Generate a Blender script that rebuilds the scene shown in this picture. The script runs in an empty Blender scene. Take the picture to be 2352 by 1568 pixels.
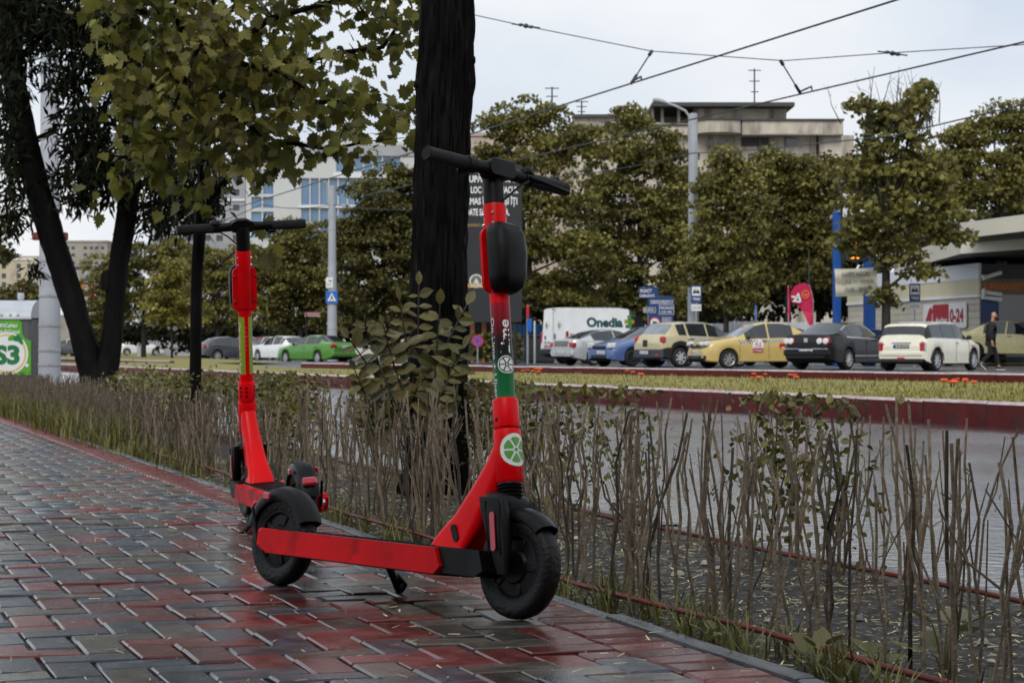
import bpy, math, random
import numpy as np
from math import sin, cos, pi, radians, sqrt, atan2, hypot
from mathutils import Vector, Matrix, noise as mnoise

random.seed(11)
RNG = np.random.default_rng(5)
sc = bpy.context.scene
COL = sc.collection

# ------------------------------------------------------------------ camera
CAMH, FPX, CX, HY = 0.65, 4573.3, 1176.0, 802.0     # photo measured on a 2352-wide copy
cd = bpy.data.cameras.new('camera'); cam = bpy.data.objects.new('camera', cd); COL.objects.link(cam)
cam.location = (0, 0, CAMH); cam.rotation_euler = (pi/2, 0, 0)
cd.sensor_width = 36; cd.lens = 70; cd.shift_y = 18/2352
cd.clip_start = 0.1; cd.clip_end = 2000
cd.dof.use_dof = True; cd.dof.focus_distance = 4.95; cd.dof.aperture_fstop = 16
sc.camera = cam
# ------------------------------------------------------------------ sky, sun
SUN_EL, SUN_AZ = radians(42), radians(192)   # azimuth clockwise from +Y: behind the camera, a little to the left
w = bpy.data.worlds.new('World'); sc.world = w; w.use_nodes = True
nt = w.node_tree; nt.nodes.clear()
def wn(t, **k):
    n = nt.nodes.new(t)
    for a, b in k.items(): setattr(n, a, b)
    return n
sky = wn('ShaderNodeTexSky', sky_type='NISHITA', sun_disc=False, sun_elevation=SUN_EL, sun_rotation=SUN_AZ)
sky.air_density = 1.0; sky.dust_density = 3.0
tc = wn('ShaderNodeTexCoord')
nz = wn('ShaderNodeTexNoise'); nz.inputs['Scale'].default_value = 3.2; nz.inputs['Detail'].default_value = 5; nz.inputs['Roughness'].default_value = .5
mp = wn('ShaderNodeMapping'); mp.inputs['Scale'].default_value = (1, 1, 2.2)
rp = wn('ShaderNodeValToRGB')
rp.color_ramp.elements[0].position = .36; rp.color_ramp.elements[0].color = (.60, .665, .76, 1)
rp.color_ramp.elements[1].position = .62; rp.color_ramp.elements[1].color = (.83, .845, .86, 1)
vm = wn('ShaderNodeVectorMath', operation='SCALE'); vm.inputs['Scale'].default_value = 8.6
mx = wn('ShaderNodeMix', data_type='RGBA'); mx.inputs['Factor'].default_value = .93
bg = wn('ShaderNodeBackground'); bg.inputs['Strength'].default_value = .1
wo = wn('ShaderNodeOutputWorld')
L = nt.links.new
L(tc.outputs['Generated'], mp.inputs['Vector']); L(mp.outputs['Vector'], nz.inputs['Vector'])
L(nz.outputs['Fac'], rp.inputs['Fac']); L(rp.outputs['Color'], vm.inputs[0])
L(sky.outputs['Color'], mx.inputs['A']); L(vm.outputs['Vector'], mx.inputs['B'])
L(mx.outputs['Result'], bg.inputs['Color']); L(bg.outputs['Background'], wo.inputs['Surface'])
sl = bpy.data.lights.new('sun', 'SUN'); so = bpy.data.objects.new('sun', sl); COL.objects.link(so)
sl.energy = 1.5; sl.angle = radians(30); sl.color = (1, .97, .92)
sd = Vector((sin(SUN_AZ)*cos(SUN_EL), cos(SUN_AZ)*cos(SUN_EL), sin(SUN_EL)))
so.rotation_euler = (-sd).to_track_quat('-Z', 'Y').to_euler(); so.location = (0, 0, 30)
sc.view_settings.view_transform = 'Standard'; sc.view_settings.look = 'None'
sc.view_settings.exposure = 0.42; sc.view_settings.gamma = 1.0; sc.view_settings.use_curve_mapping = False
sc.cycles.max_bounces = 6; sc.cycles.diffuse_bounces = 3; sc.cycles.glossy_bounces = 3
sc.cycles.transmission_bounces = 4; sc.cycles.transparent_max_bounces = 8
sc.cycles.use_denoising = True

# ------------------------------------------------------------------ helpers
def at(x, y, d): return Vector(((x-CX)/FPX*d, d, CAMH-(y-HY)/FPX*d))
def gnd(x, y, z=0.0):
    d = (CAMH-z)*FPX/(y-HY)
    return Vector(((x-CX)/FPX*d, d, z))
def xat(x, d): return (x-CX)/FPX*d
def zat(y, d): return CAMH-(y-HY)/FPX*d

def lin(r, g, b):      # 0-255 display value -> linear
    f = lambda c: (c/255/12.92 if c/255 <= .04045 else ((c/255+.055)/1.055)**2.4)
    return (f(r), f(g), f(b))

MATS = {}
def mat(name, col, rough=.5, metal=0, var=.12, vs=4, bump=0, bs=40, coat=0, col2=None, c2s=3, c2lo=.5, c2hi=.62,
        rvar=0, rs=6, spec=.5, coatr=.06, coatn=False, stretch=None, tint=False, transl=0, emit=None, es=0, alpha=None, trans=0, rnd=0):
    if name in MATS: return MATS[name]
    m = bpy.data.materials.new(name); m.use_nodes = True; MATS[name] = m
    t = m.node_tree; N = t.nodes; K = t.links.new
    b = N['Principled BSDF']; out = N['Material Output']
    b.inputs['Roughness'].default_value = rough; b.inputs['Metallic'].default_value = metal
    b.inputs['Specular IOR Level'].default_value = spec
    if coat: b.inputs['Coat Weight'].default_value = coat; b.inputs['Coat Roughness'].default_value = coatr
    if trans: b.inputs['Transmission Weight'].default_value = trans
    tcn = N.new('ShaderNodeTexCoord'); vec = tcn.outputs['Object']
    if stretch:
        mpn = N.new('ShaderNodeMapping'); mpn.inputs['Scale'].default_value = stretch
        K(vec, mpn.inputs['Vector']); vec = mpn.outputs['Vector']
    def nz_(s, d=4):
        n = N.new('ShaderNodeTexNoise'); n.inputs['Scale'].default_value = s; n.inputs['Detail'].default_value = d
        K(vec, n.inputs['Vector']); return n.outputs['Fac']
    n1 = nz_(vs)
    r = N.new('ShaderNodeValToRGB'); r.color_ramp.elements[0].position = .3; r.color_ramp.elements[1].position = .7
    r.color_ramp.elements[0].color = tuple(c*(1-var) for c in col)+(1,)
    r.color_ramp.elements[1].color = tuple(min(1, c*(1+var)) for c in col)+(1,)
    K(n1, r.inputs['Fac']); c_out = r.outputs['Color']
    if col2:
        n2 = nz_(c2s, 6); r2 = N.new('ShaderNodeMapRange'); r2.inputs['From Min'].default_value = c2lo; r2.inputs['From Max'].default_value = c2hi
        K(n2, r2.inputs['Value']); mxn = N.new('ShaderNodeMix'); mxn.data_type = 'RGBA'
        K(r2.outputs['Result'], mxn.inputs['Factor']); K(c_out, mxn.inputs['A']); mxn.inputs['B'].default_value = tuple(col2)+(1,)
        c_out = mxn.outputs['Result']
    if tint or rnd:
        hs = N.new('ShaderNodeHueSaturation'); K(c_out, hs.inputs['Color'])
        mr = N.new('ShaderNodeMapRange')
        if tint:
            an = N.new('ShaderNodeAttribute'); an.attribute_name = 'tint'; K(an.outputs['Fac'], mr.inputs['Value'])
            mr.inputs['To Min'].default_value = .45; mr.inputs['To Max'].default_value = 1.7
        else:
            oi = N.new('ShaderNodeObjectInfo'); K(oi.outputs['Random'], mr.inputs['Value'])
            mr.inputs['To Min'].default_value = 1-rnd; mr.inputs['To Max'].default_value = 1+rnd
        K(mr.outputs['Result'], hs.inputs['Value']); c_out = hs.outputs['Color']
    K(c_out, b.inputs['Base Color'])
    if rvar:
        n3 = nz_(rs); mr = N.new('ShaderNodeMapRange'); mr.inputs['From Min'].default_value = .35; mr.inputs['From Max'].default_value = .65
        mr.inputs['To Min'].default_value = max(.02, rough-rvar); mr.inputs['To Max'].default_value = min(1, rough+rvar)
        K(n3, mr.inputs['Value']); K(mr.outputs['Result'], b.inputs['Roughness'])
    if bump:
        n4 = nz_(bs, 6); bn = N.new('ShaderNodeBump'); bn.inputs['Strength'].default_value = bump; bn.inputs['Distance'].default_value = .01
        K(n4, bn.inputs['Height']); K(bn.outputs['Normal'], b.inputs['Normal'])
        if coatn: K(bn.outputs['Normal'], b.inputs['Coat Normal'])
    if transl:
        tr = N.new('ShaderNodeBsdfTranslucent'); K(c_out, tr.inputs['Color'])
        ms = N.new('ShaderNodeMixShader'); ms.inputs['Fac'].default_value = transl
        K(b.outputs['BSDF'], ms.inputs[1]); K(tr.outputs['BSDF'], ms.inputs[2]); K(ms.outputs['Shader'], out.inputs['Surface'])
    if emit:
        b.inputs['Emission Color'].default_value = tuple(emit)+(1,); b.inputs['Emission Strength'].default_value = es
    return m

def tag(o, label=None, cat=None, group=None, kind=None):
    if label: o['label'] = label
    if cat: o['category'] = cat
    if group: o['group'] = group
    if kind: o['kind'] = kind
    return o
def thing(name, label, cat, loc=(0, 0, 0), rot=(0, 0, 0), group=None, scale=1):
    o = bpy.data.objects.new(name, None); COL.objects.link(o); o.empty_display_size = .1
    o.location = loc; o.rotation_euler = rot if not isinstance(rot, (int, float)) else (0, 0, rot)
    o.scale = (scale,)*3
    return tag(o, label, cat, group)
def link(name, me, parent=None, loc=None, rot=None, scale=None):
    o = bpy.data.objects.new(name, me); COL.objects.link(o)
    if parent is not None: o.parent = parent
    if loc is not None: o.location = loc
    if rot is not None: o.rotation_euler = rot
    if scale is not None: o.scale = scale
    return o
def copy_tree(o, parent=None):
    c = o.copy(); COL.objects.link(c); c.parent = parent
    for ch in list(o.children): copy_tree(ch, c)
    return c

def np_mesh(name, V, F, mats, tint=None, smooth=False, uvless=True):
    V = np.asarray(V, dtype=np.float32); F = np.asarray(F, dtype=np.int32)
    me = bpy.data.meshes.new(name); n, k = F.shape
    me.vertices.add(len(V)); me.vertices.foreach_set('co', V.ravel())
    me.loops.add(n*k); me.loops.foreach_set('vertex_index', F.ravel())
    me.polygons.add(n); me.polygons.foreach_set('loop_start', np.arange(0, n*k, k, dtype=np.int32))
    me.polygons.foreach_set('loop_total', np.full(n, k, dtype=np.int32))
    if smooth: me.polygons.foreach_set('use_smooth', np.ones(n, dtype=bool))
    if tint is not None:
        a = me.attributes.new('tint', 'FLOAT', 'FACE'); a.data.foreach_set('value', np.asarray(tint, dtype=np.float32))
    for m in (mats if isinstance(mats, (list, tuple)) else [mats]): me.materials.append(m)
    me.update(calc_edges=True); me.validate()
    return me

class MB:
    def __init__(s): s.v, s.f, s.m = [], [], []
    def add(s, vs, fs, mi=0, M=None):
        o = len(s.v)
        s.v += [tuple(M @ Vector(p)) if M is not None else tuple(p) for p in vs]
        s.f += [tuple(i+o for i in f) for f in fs]; s.m += [mi]*len(fs)
        return s
    def box(s, c, d, mi=0, R=None, ch=0):
        x, y, z = d[0]/2, d[1]/2, d[2]/2
        M = Matrix.Translation(c) @ (R.to_4x4() if R is not None else Matrix())
        if ch <= 0:
            vs = [(sx*x, sy*y, sz*z) for sx in (-1, 1) for sy in (-1, 1) for sz in (-1, 1)]
            return s.add(vs, [(0, 1, 3, 2), (4, 6, 7, 5), (0, 4, 5, 1), (2, 3, 7, 6), (0, 2, 6, 4), (1, 5, 7, 3)], mi, M)
        ch = min(ch, x*.95, y*.95, z*.95); vs = []
        idx = {}
        for sx in (-1, 1):
            for sy in (-1, 1):
                for sz in (-1, 1):
                    for a in range(3):
                        p = [sx*x, sy*y, sz*z]
                        for b_ in range(3):
                            if b_ != a: p[b_] -= (sx, sy, sz)[b_]*ch
                        idx[(sx, sy, sz, a)] = len(vs); vs.append(p)
        fs = []
        for a in range(3):
            b_, c_ = (a+1) % 3, (a+2) % 3
            for sg in (-1, 1):
                q = []
                for (u, v_) in ((-1, -1), (1, -1), (1, 1), (-1, 1)):
                    k = [0, 0, 0]; k[a] = sg; k[b_] = u; k[c_] = v_; q.append(idx[(k[0], k[1], k[2], a)])
                fs.append(q if sg > 0 else q[::-1])
            for u in (-1, 1):
                for v_ in (-1, 1):
                    k1 = [0, 0, 0]; k1[a] = -1; k1[b_] = u; k1[c_] = v_; k2 = list(k1); k2[a] = 1
                    q = [idx[tuple(k1)+(b_,)], idx[tuple(k2)+(b_,)], idx[tuple(k2)+(c_,)], idx[tuple(k1)+(c_,)]]
                    fs.append(q if u*v_ < 0 else q[::-1])
        for sx in (-1, 1):
            for sy in (-1, 1):
                for sz in (-1, 1):
                    q = [idx[(sx, sy, sz, a)] for a in range(3)]
                    fs.append(q if sx*sy*sz > 0 else q[::-1])
        return s.add(vs, fs, mi, M)
    def tube(s, pts, rad, n=8, mi=0, cap=True, M=None):
        pts = [Vector(p) for p in pts]; k = len(pts)
        if not isinstance(rad, (list, tuple)): rad = [rad]*k
        vs, fs = [], []; up = None
        for i, p in enumerate(pts):
            t = (pts[min(i+1, k-1)]-pts[max(i-1, 0)]).normalized()
            if up is None:
                up = Vector((0, 0, 1)) if abs(t.z) < .9 else Vector((1, 0, 0))
            a = t.cross(up).normalized(); b_ = a.cross(t).normalized(); up = b_
            for j in range(n):
                an = 2*pi*j/n; vs.append(p+a*cos(an)*rad[i]+b_*sin(an)*rad[i])
        for i in range(k-1):
            for j in range(n):
                j2 = (j+1) % n; fs.append((i*n+j, i*n+j2, (i+1)*n+j2, (i+1)*n+j))
        if cap: fs.append(tuple(range(n))[::-1]); fs.append(tuple((k-1)*n+j for j in range(n)))
        return s.add(vs, fs, mi, M)
    def lathe(s, prof, n=24, mi=0, M=None, a0=0, a1=2*pi):
        full = abs(a1-a0-2*pi) < 1e-6; c = n if full else n+1; vs, fs = [], []
        for (r, z) in prof:
            for j in range(c):
                an = a0+(a1-a0)*j/n; vs.append((r*cos(an), r*sin(an), z))
        for i in range(len(prof)-1):
            for j in range(n):
                j2 = (j+1) % c; fs.append((i*c+j, i*c+j2, (i+1)*c+j2, (i+1)*c+j))
        return s.add(vs, fs, mi, M)
    def disc(s, M, r, n=24, mi=0, r0=0, a0=0, a1=2*pi):
        if r0 <= 0 and abs(a1-a0-2*pi) < 1e-6:
            return s.add([(r*cos(2*pi*j/n), r*sin(2*pi*j/n), 0) for j in range(n)], [tuple(range(n))], mi, M)
        return s.lathe([(r0, 0), (r, 0)], n, mi, M, a0, a1)
    def poly(s, pts, mi=0, M=None): return s.add(pts, [tuple(range(len(pts)))], mi, M)
    def prism(s, pts, h, mi=0, M=None):      # pts 2D (x,y), extruded 0..h along z
        n = len(pts); vs = [(p[0], p[1], 0) for p in pts]+[(p[0], p[1], h) for p in pts]
        fs = [tuple(range(n))[::-1], tuple(range(n, 2*n))]+[(i, (i+1) % n, n+(i+1) % n, n+i) for i in range(n)]
        return s.add(vs, fs, mi, M)
    def mesh(s, name, mats, smooth=None):
        me = bpy.data.meshes.new(name); me.from_pydata(s.v, [], s.f)
        for m in (mats if isinstance(mats, (list, tuple)) else [mats]): me.materials.append(m)
        if any(s.m): me.polygons.foreach_set('material_index', s.m)
        if smooth is not None:
            me.polygons.foreach_set('use_smooth', [True]*len(me.polygons)); me.set_sharp_from_angle(angle=radians(smooth))
        me.update(); return me
    def build(s, name, mats, parent=None, smooth=None, loc=None, rot=None):
        return link(name, s.mesh(name, mats, smooth), parent, loc, rot)

def frame(o, x, y):     # matrix from origin, x axis, y axis
    x = Vector(x).normalized(); y = Vector(y); y = (y-x*y.dot(x)).normalized(); z = x.cross(y)
    M = Matrix((x, y, z)).transposed().to_4x4(); M.translation = Vector(o); return M

_TX = {}
def text_geo(body, bold=0, spacing=1.0):
    key = (body, bold, spacing)
    if key in _TX: return _TX[key]
    cu = bpy.data.curves.new('txt', 'FONT'); cu.body = body; cu.size = 1; cu.offset = bold; cu.resolution_u = 3; cu.space_character = spacing
    ob = bpy.data.objects.new('txt', cu)
    me = ob.to_mesh()
    vs = [tuple(v.co) for v in me.vertices]; fs = [tuple(p.vertices) for p in me.polygons]
    ob.to_mesh_clear(); bpy.data.objects.remove(ob); bpy.data.curves.remove(cu)
    _TX[key] = (vs, fs); return vs, fs
def put_text(mb, body, M, height, mi=0, width=None, bold=0, align='C', fn=None, spacing=1.0):
    vs, fs = text_geo(body, bold, spacing)
    if not vs: return
    x0 = min(v[0] for v in vs); x1 = max(v[0] for v in vs); y0 = min(v[1] for v in vs); y1 = max(v[1] for v in vs)
    k = height/.72; kx = width/(x1-x0) if width else k
    ox = {'C': (x0+x1)/2, 'L': x0, 'R': x1}[align]
    pts = [((v[0]-ox)*kx, (v[1]-.35)*k, 0) for v in vs]
    if fn: pts = [fn(p[0], p[1]) for p in pts]
    mb.add(pts, fs, mi, M)
# ------------------------------------------------------------------ ground, roads, kerbs
M_ground = mat('earth', (.10, .095, .07), .8, var=.3, vs=.3, bump=.3, bs=3)
M_sand = mat('joint_sand', (.012, .011, .010), .6, var=.4, vs=60, bump=.8, bs=160, rvar=.3, rs=30, spec=.35)
M_soil = mat('soil', (.014, .0115, .009), .75, var=.5, vs=14, bump=1, bs=60, col2=(.04, .034, .024), c2s=30, c2lo=.52, c2hi=.7, rvar=.2, rs=20)
M_asph = mat('wet_asphalt', (.045, .047, .052), .26, var=.25, vs=.6, bump=.6, bs=15, rvar=.22, rs=.5, spec=.8, stretch=(.85, 1.1, 1), coat=1, coatr=.13, coatn=True)
M_asph2 = mat('damp_asphalt', (.05, .052, .056), .32, var=.25, vs=.4, bump=.25, bs=5, rvar=.18, rs=.3, spec=.5)
M_lawn = mat('lawn_turf', (.21, .185, .045), .9, var=.22, vs=1.2, bump=1, bs=30, col2=(.15, .14, .04), c2s=.5)
M_kerbred = mat('red_kerb_paint', (.082, .010, .010), .55, spec=.2, var=.4, vs=2.5, bump=.4, bs=20, col2=(.05, .02, .018), c2s=3, c2lo=.55, c2hi=.75, rvar=.15, rs=4)
M_kerbtop = mat('worn_kerb_top', (.50, .42, .42), .35, var=.3, vs=3, bump=.4, bs=30, col2=(.22, .06, .07), c2s=2.5, c2lo=.5, c2hi=.66)
M_conc = mat('concrete', (.30, .30, .31), .7, var=.18, vs=2, bump=.3, bs=25, col2=(.17, .17, .18), c2s=1.3, c2lo=.55, c2hi=.8)

def sheet(name, pts, m, z=None, kind='structure'):
    mb = MB(); mb.poly([(p[0], p[1], p[2] if z is None else z) for p in pts]); o = mb.build(name, m)
    tag(o, kind=kind); return o
sheet('ground', [(-900, -60), (900, -60), (900, 1200), (-900, 1200)], M_ground, -.10)

# path frame: DIR runs along the path edge away from the camera, NRM points from the edge into the path
SL = -.355
DIR = Vector((SL, 1, 0)).normalized(); NRM = Vector((-DIR.y, DIR.x, 0))
ANG = atan2(DIR.y, DIR.x)
def pth(u, v, z=0.0):            # u metres along DIR from the point abreast of the camera, v metres into the path (negative: into the bed)
    return DIR*u + NRM*(v-1.880) + Vector((0, 0, z))
# near road
KN = lambda Y: .566-.409*(Y-27.8)
KF = lambda Y: -.544*(Y-44.9)
ROADZ, LAWNZ, FARZ = -.06, .13, .02
sheet('road', [pth(-8, -1.30), (18, -6, 0), (KN(8)+.05, 8, 0), (KN(90)+.05, 90, 0), pth(100, -1.30)], M_asph, ROADZ)
# dashed-free edge line, bed kerb
sheet('planting_bed', [pth(-6, .0), pth(-6, -1.2), pth(60, -1.2), pth(60, .0)], M_soil, -.03)
def segs(name, a, b, step, w_, z0, z1, m, label=None, top=None, jit=.004, joint=.008):
    """a row of kerb stones from a to b as children of one structure"""
    a = Vector((a[0], a[1], 0)); b = Vector((b[0], b[1], 0)); d = (b-a); n = max(1, int(d.length/step)); L_ = d.length/n
    ang = atan2(d.y, d.x)
    root = bpy.data.objects.new(name, None); COL.objects.link(root); root.location = a; root.rotation_euler = (0, 0, ang); tag(root, kind='structure')
    meshes = []
    for k in range(3):
        mb = MB(); h = z1-z0; c = .018
        y0, y1 = -w_/2, w_/2; x0, x1 = joint/2, L_-joint/2
        mb.add([(x0, y0, 0), (x1, y0, 0), (x1, y0, h-c*1.3), (x0, y0, h-c*1.3)], [(0, 1, 2, 3)], 0)
        mb.add([(x0, y0, h-c*1.3), (x1, y0, h-c*1.3), (x1, y0+c, h), (x0, y0+c, h)], [(0, 1, 2, 3)], 1)
        mb.add([(x0, y0+c, h), (x1, y0+c, h), (x1, y1-c, h), (x0, y1-c, h)], [(0, 1, 2, 3)], 1)
        mb.add([(x0, y1-c, h), (x1, y1-c, h), (x1, y1, h-c), (x0, y1, h-c)], [(0, 1, 2, 3)], 1)
        mb.add([(x0, y1, h-c), (x1, y1, h-c), (x1, y1, 0), (x0, y1, 0)], [(0, 1, 2, 3)], 0)
        mb.add([(x0, y0, 0), (x0, y0, h-c), (x0, y1, h-c), (x0, y1, 0)], [(0, 1, 2, 3)], 0)
        mb.add([(x1, y0, 0), (x1, y1, 0), (x1, y1, h-c), (x1, y0, h-c)], [(0, 1, 2, 3)], 0)
        meshes.append(mb.mesh('kerb_stone', [m, top or m]))
    for i in range(n):
        link('kerb_stone', meshes[i % 3], root, (i*L_, random.uniform(-jit, jit), z0+random.uniform(-jit, jit)), (random.uniform(-.006, .006), 0, random.uniform(-.003, .003)))
    return root
segs('kerb', (KN(80), 80), (KN(9), 9), 1.0, .17, ROADZ-.02, .172, M_kerbred, top=M_kerbtop)
segs('kerb', (KF(55.6), 55.6), (KF(16), 16), 1.0, .17, LAWNZ-.16, .277, M_kerbred, top=M_kerbtop)
# lawn on the tram bed between the two kerbs
sheet('lawn', [(KN(80)+.06, 80), (KN(5)+.06, 5), (KF(5)-.06, 5), (KF(55.5)-.06, 55.5), (-12.5, 80)], M_lawn, LAWNZ)
# carriageway and parking apron beyond
sheet('road', [(KF(55.6)-.4, 55.9), (KF(10), 10), (90, 10), (90, 150), (-60, 150), (-60, 92), (-14, 78)], M_asph2, FARZ)
# low concrete edge between bed and road
segs('kerb', pth(50, -1.25)[:2], pth(-4, -1.25)[:2], 1.0, .10, -.10, -.022, mat('wet_dark_kerb', (.05, .048, .045), .4, var=.3, vs=6), jit=.008)
# left far kerb with grass
segs('kerb', (-34, 130), (-12.9, 75.5), 1.2, .2, -.05, .20, M_kerbred, top=M_kerbtop)
sheet('lawn', [(-34.2, 131), (-12.8, 76), (-9.5, 84), (-22, 134)], M_lawn, .11)
sheet('lawn', [(-45, 150), (90, 150), (110, 400), (-120, 400)], M_lawn, .03)

# ------------------------------------------------------------------ paving bricks
def brick_mat(n, c, c2): return mat(n, c, .17, var=.35, vs=25, bump=.10, bs=170, rvar=.12, rs=9, col2=c2, c2s=90, c2lo=.6, c2hi=.75, spec=.40, rnd=.4)
M_bd = brick_mat('brick_slate', (.044, .054, .069), (.08, .09, .10))
M_br = brick_mat('brick_red', (.122, .028, .026), (.065, .027, .024))
M_bb = brick_mat('brick_umber', (.078, .067, .056), (.11, .095, .08))
M_edge = mat('edging_concrete', (.10, .11, .12), .3, var=.25, vs=8, bump=.3, bs=120, rvar=.15, rs=6, rnd=.15)
side = bpy.data.objects.new('sidewalk', MB().poly([pth(-3, .02), pth(45, .02), pth(45, 5), pth(-3, 5)]).mesh('sidewalk', M_sand))
COL.objects.link(side); tag(side, kind='structure'); side.location.z = -.0085

def brick_mesh(lx, ly, m, ch=.0045, dp=.05, g=.0035):
    x, y = lx/2-g, ly/2-g; c = ch
    vs = [(-x, -y, -dp), (x, -y, -dp), (x, y, -dp), (-x, y, -dp), (-x, -y, -c), (x, -y, -c), (x, y, -c), (-x, y, -c),
          (-x+c, -y+c, 0), (x-c, -y+c, 0), (x-c, y-c, 0), (-x+c, y-c, 0)]
    fs = [(8, 9, 10, 11)]
    for i in range(4):
        j = (i+1) % 4; fs += [(i, j, 4+j, 4+i), (4+i, 4+j, 8+j, 8+i)]
    mb = MB(); mb.add(vs, fs); return mb.mesh('paving_brick', m), vs, fs
BM = {}
def bricks():
    cols = [M_bd, M_br, M_bb]
    items = []      # (centre u,v, orientation, lx, ly, colour)
    S = .1; V0 = .047+.170
    r = random.Random(3)
    nu = int(40/S)
    for iv in range(0, 30):
        for iu in range(-10, nu):
            k = (iv-iu) % 4
            c = (iu, iv)
            if k == 0:    # brick across the path (long axis along v)
                items.append(((iu+.5)*S, V0+(iv+1)*S, 1))
            elif k == 3:  # brick along the path (two cells in u)
                items.append(((iu+1)*S, V0+(iv+.5)*S, 0))
    out = []
    for (u, v, o) in items:
        cut = 1.0
        if v-(.1 if o == 1 else .05) < V0-.001: continue
        q = r.random()
        # patchy mixture of the three colours
        nz_ = mnoise.noise((u*.9, v*1.1, 3.3))
        pr = .36+.25*nz_-.03*max(0, u-4); pr = max(pr, .10); pd = .36
        ci = 1 if q < pr else (0 if q < pr+pd else 2)
        out.append((u, v, o, (.2, .1), ci))
    # half bricks closing the ragged edge beside the header course
    for iu in range(-10, nu):
        k = (-iu) % 4
        if k == 1: out.append(((iu+.5)*S, V0+.05, 2, (.1, .1), r.choice([0, 1, 2])))
    for i in range(-10, int(40/.105)):
        out.append(((i+.5)*.105, .047+.085, 1, (.170, .105), 1))
    vis = []
    for b in out:
        P = pth(b[0], b[1])
        if P.y < 2.9: continue
        px = CX+P.x/P.y*FPX
        if px < -500 or px > 2900: continue
        vis.append((P.y, b, P))
    vis.sort(key=lambda t: t[0])
    inframe = [t for t in vis if -40 < CX+t[2].x/t[2].y*FPX < 2400 and HY+CAMH*FPX/t[2].y < 1600]
    near = set(id(t) for t in inframe[:300])
    V = []; Fc = {0: [], 1: [], 2: []}
    for t in vis:
        Y, (u, v, o, (lx, ly), ci), P = t
        ln = (lx, ly)
        rz = ANG if o == 0 else ANG+pi/2
        if o == 2: rz = ANG
        vr = r.randrange(4); key = (round(lx, 3), round(ly, 3), ci, vr)
        if key not in BM: BM[key] = brick_mesh(lx, ly, cols[ci], ch=(.0028, .0038, .0046, .0054)[vr] if lx > .18 or lx < .12 else .0068, g=(.0034, .0040, .0046, .0040)[vr] if lx > .18 or lx < .12 else .0055)
        tilt = (r.gauss(0, .012), r.gauss(0, .012)); dz = r.gauss(0, .0012)+.004*mnoise.noise((P.x*1.5, P.y*1.5, 0))
        if id(t) in near:
            link('paving_brick', BM[key][0], side, (P.x, P.y, dz+.0085), (tilt[0], tilt[1], rz))
        else:
            M = Matrix.Translation((P.x, P.y, dz)) @ Matrix.Rotation(rz, 4, 'Z') @ Matrix.Rotation(tilt[0], 4, 'X') @ Matrix.Rotation(tilt[1], 4, 'Y')
            o_ = len(V); A = np.array(M); W = np.c_[np.array(BM[key][1]), np.ones(12)] @ A.T
            V.extend(W[:, :3].tolist()); Fc[ci].extend([tuple(i+o_ for i in f) for f in BM[key][2]])
    F = Fc[0]+Fc[1]+Fc[2]
    me = np_mesh('paving_bricks', V, F, cols)
    me.polygons.foreach_set('material_index', [0]*len(Fc[0])+[1]*len(Fc[1])+[2]*len(Fc[2]))
    o = link('paving_bricks', me, side, (0, 0, .0085)); tag(o, kind='stuff')
bricks()
# flush edging stones along the path
em = brick_mesh(.5, .05, M_edge, ch=.004, dp=.08)[0]
for i in range(-3, 60):
    P = pth(i*.5+.25, .022, .0085)
    link('edging_stone', em, side, (P.x+random.gauss(0, .0015), P.y, P.z+random.gauss(0, .003)), (random.gauss(0, .02), random.gauss(0, .004), ANG+random.gauss(0, .004)))
# ------------------------------------------------------------------ electric scooters
M_red = mat('scooter_red', (.74, .0022, .006), .33, var=.14, vs=5, coat=.0, spec=.14, col2=(.42, .002, .005), c2s=9, c2lo=.58, c2hi=.72, bump=.05, bs=300, rvar=.08, rs=12)
M_redd = mat('smudged_red', (.60, .0022, .006), .38, var=.2, vs=7, spec=.12, col2=(.12, .003, .004), c2s=11, c2lo=.52, c2hi=.75, bump=.06, bs=200)
M_blk = mat('matte_black_plastic', (.0035, .0037, .004), .42, var=.3, vs=9, spec=.2, bump=.08, bs=250, rvar=.12, rs=10)
M_gripm = mat('knurled_grip', (.009, .009, .0095), .55, spec=.3, var=.2, vs=9, bump=.9, bs=420)
M_tyre = mat('tyre_rubber', (.013, .013, .013), .55, var=.3, vs=12, bump=.3, bs=120)
M_tyre2 = mat('wet_tyre_rubber', (.006, .006, .0065), .45, spec=.25, var=.3, vs=14, bump=.4, bs=90)
M_refl = mat('red_reflector', (.42, .006, .02), .2, var=.1, coat=.6)
M_chrome = mat('bright_steel', (.55, .56, .58), .22, 1, var=.1)
M_green = mat('sticker_green', (.012, .155, .045), .3, var=.12, vs=8, coat=.1)
M_lime = mat('sticker_lime', (.30, .42, .03), .3, var=.08, vs=8, coat=.3)
M_white = mat('white_print', (.80, .80, .80), .4, var=.04)
M_greyp = mat('grey_print', (.45, .47, .47), .4, var=.04)
M_fruit = mat('fruit_green', (.10, .36, .06), .35, var=.06)
M_pink = mat('pink_print', (.75, .25, .30), .4, var=.05)
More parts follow.
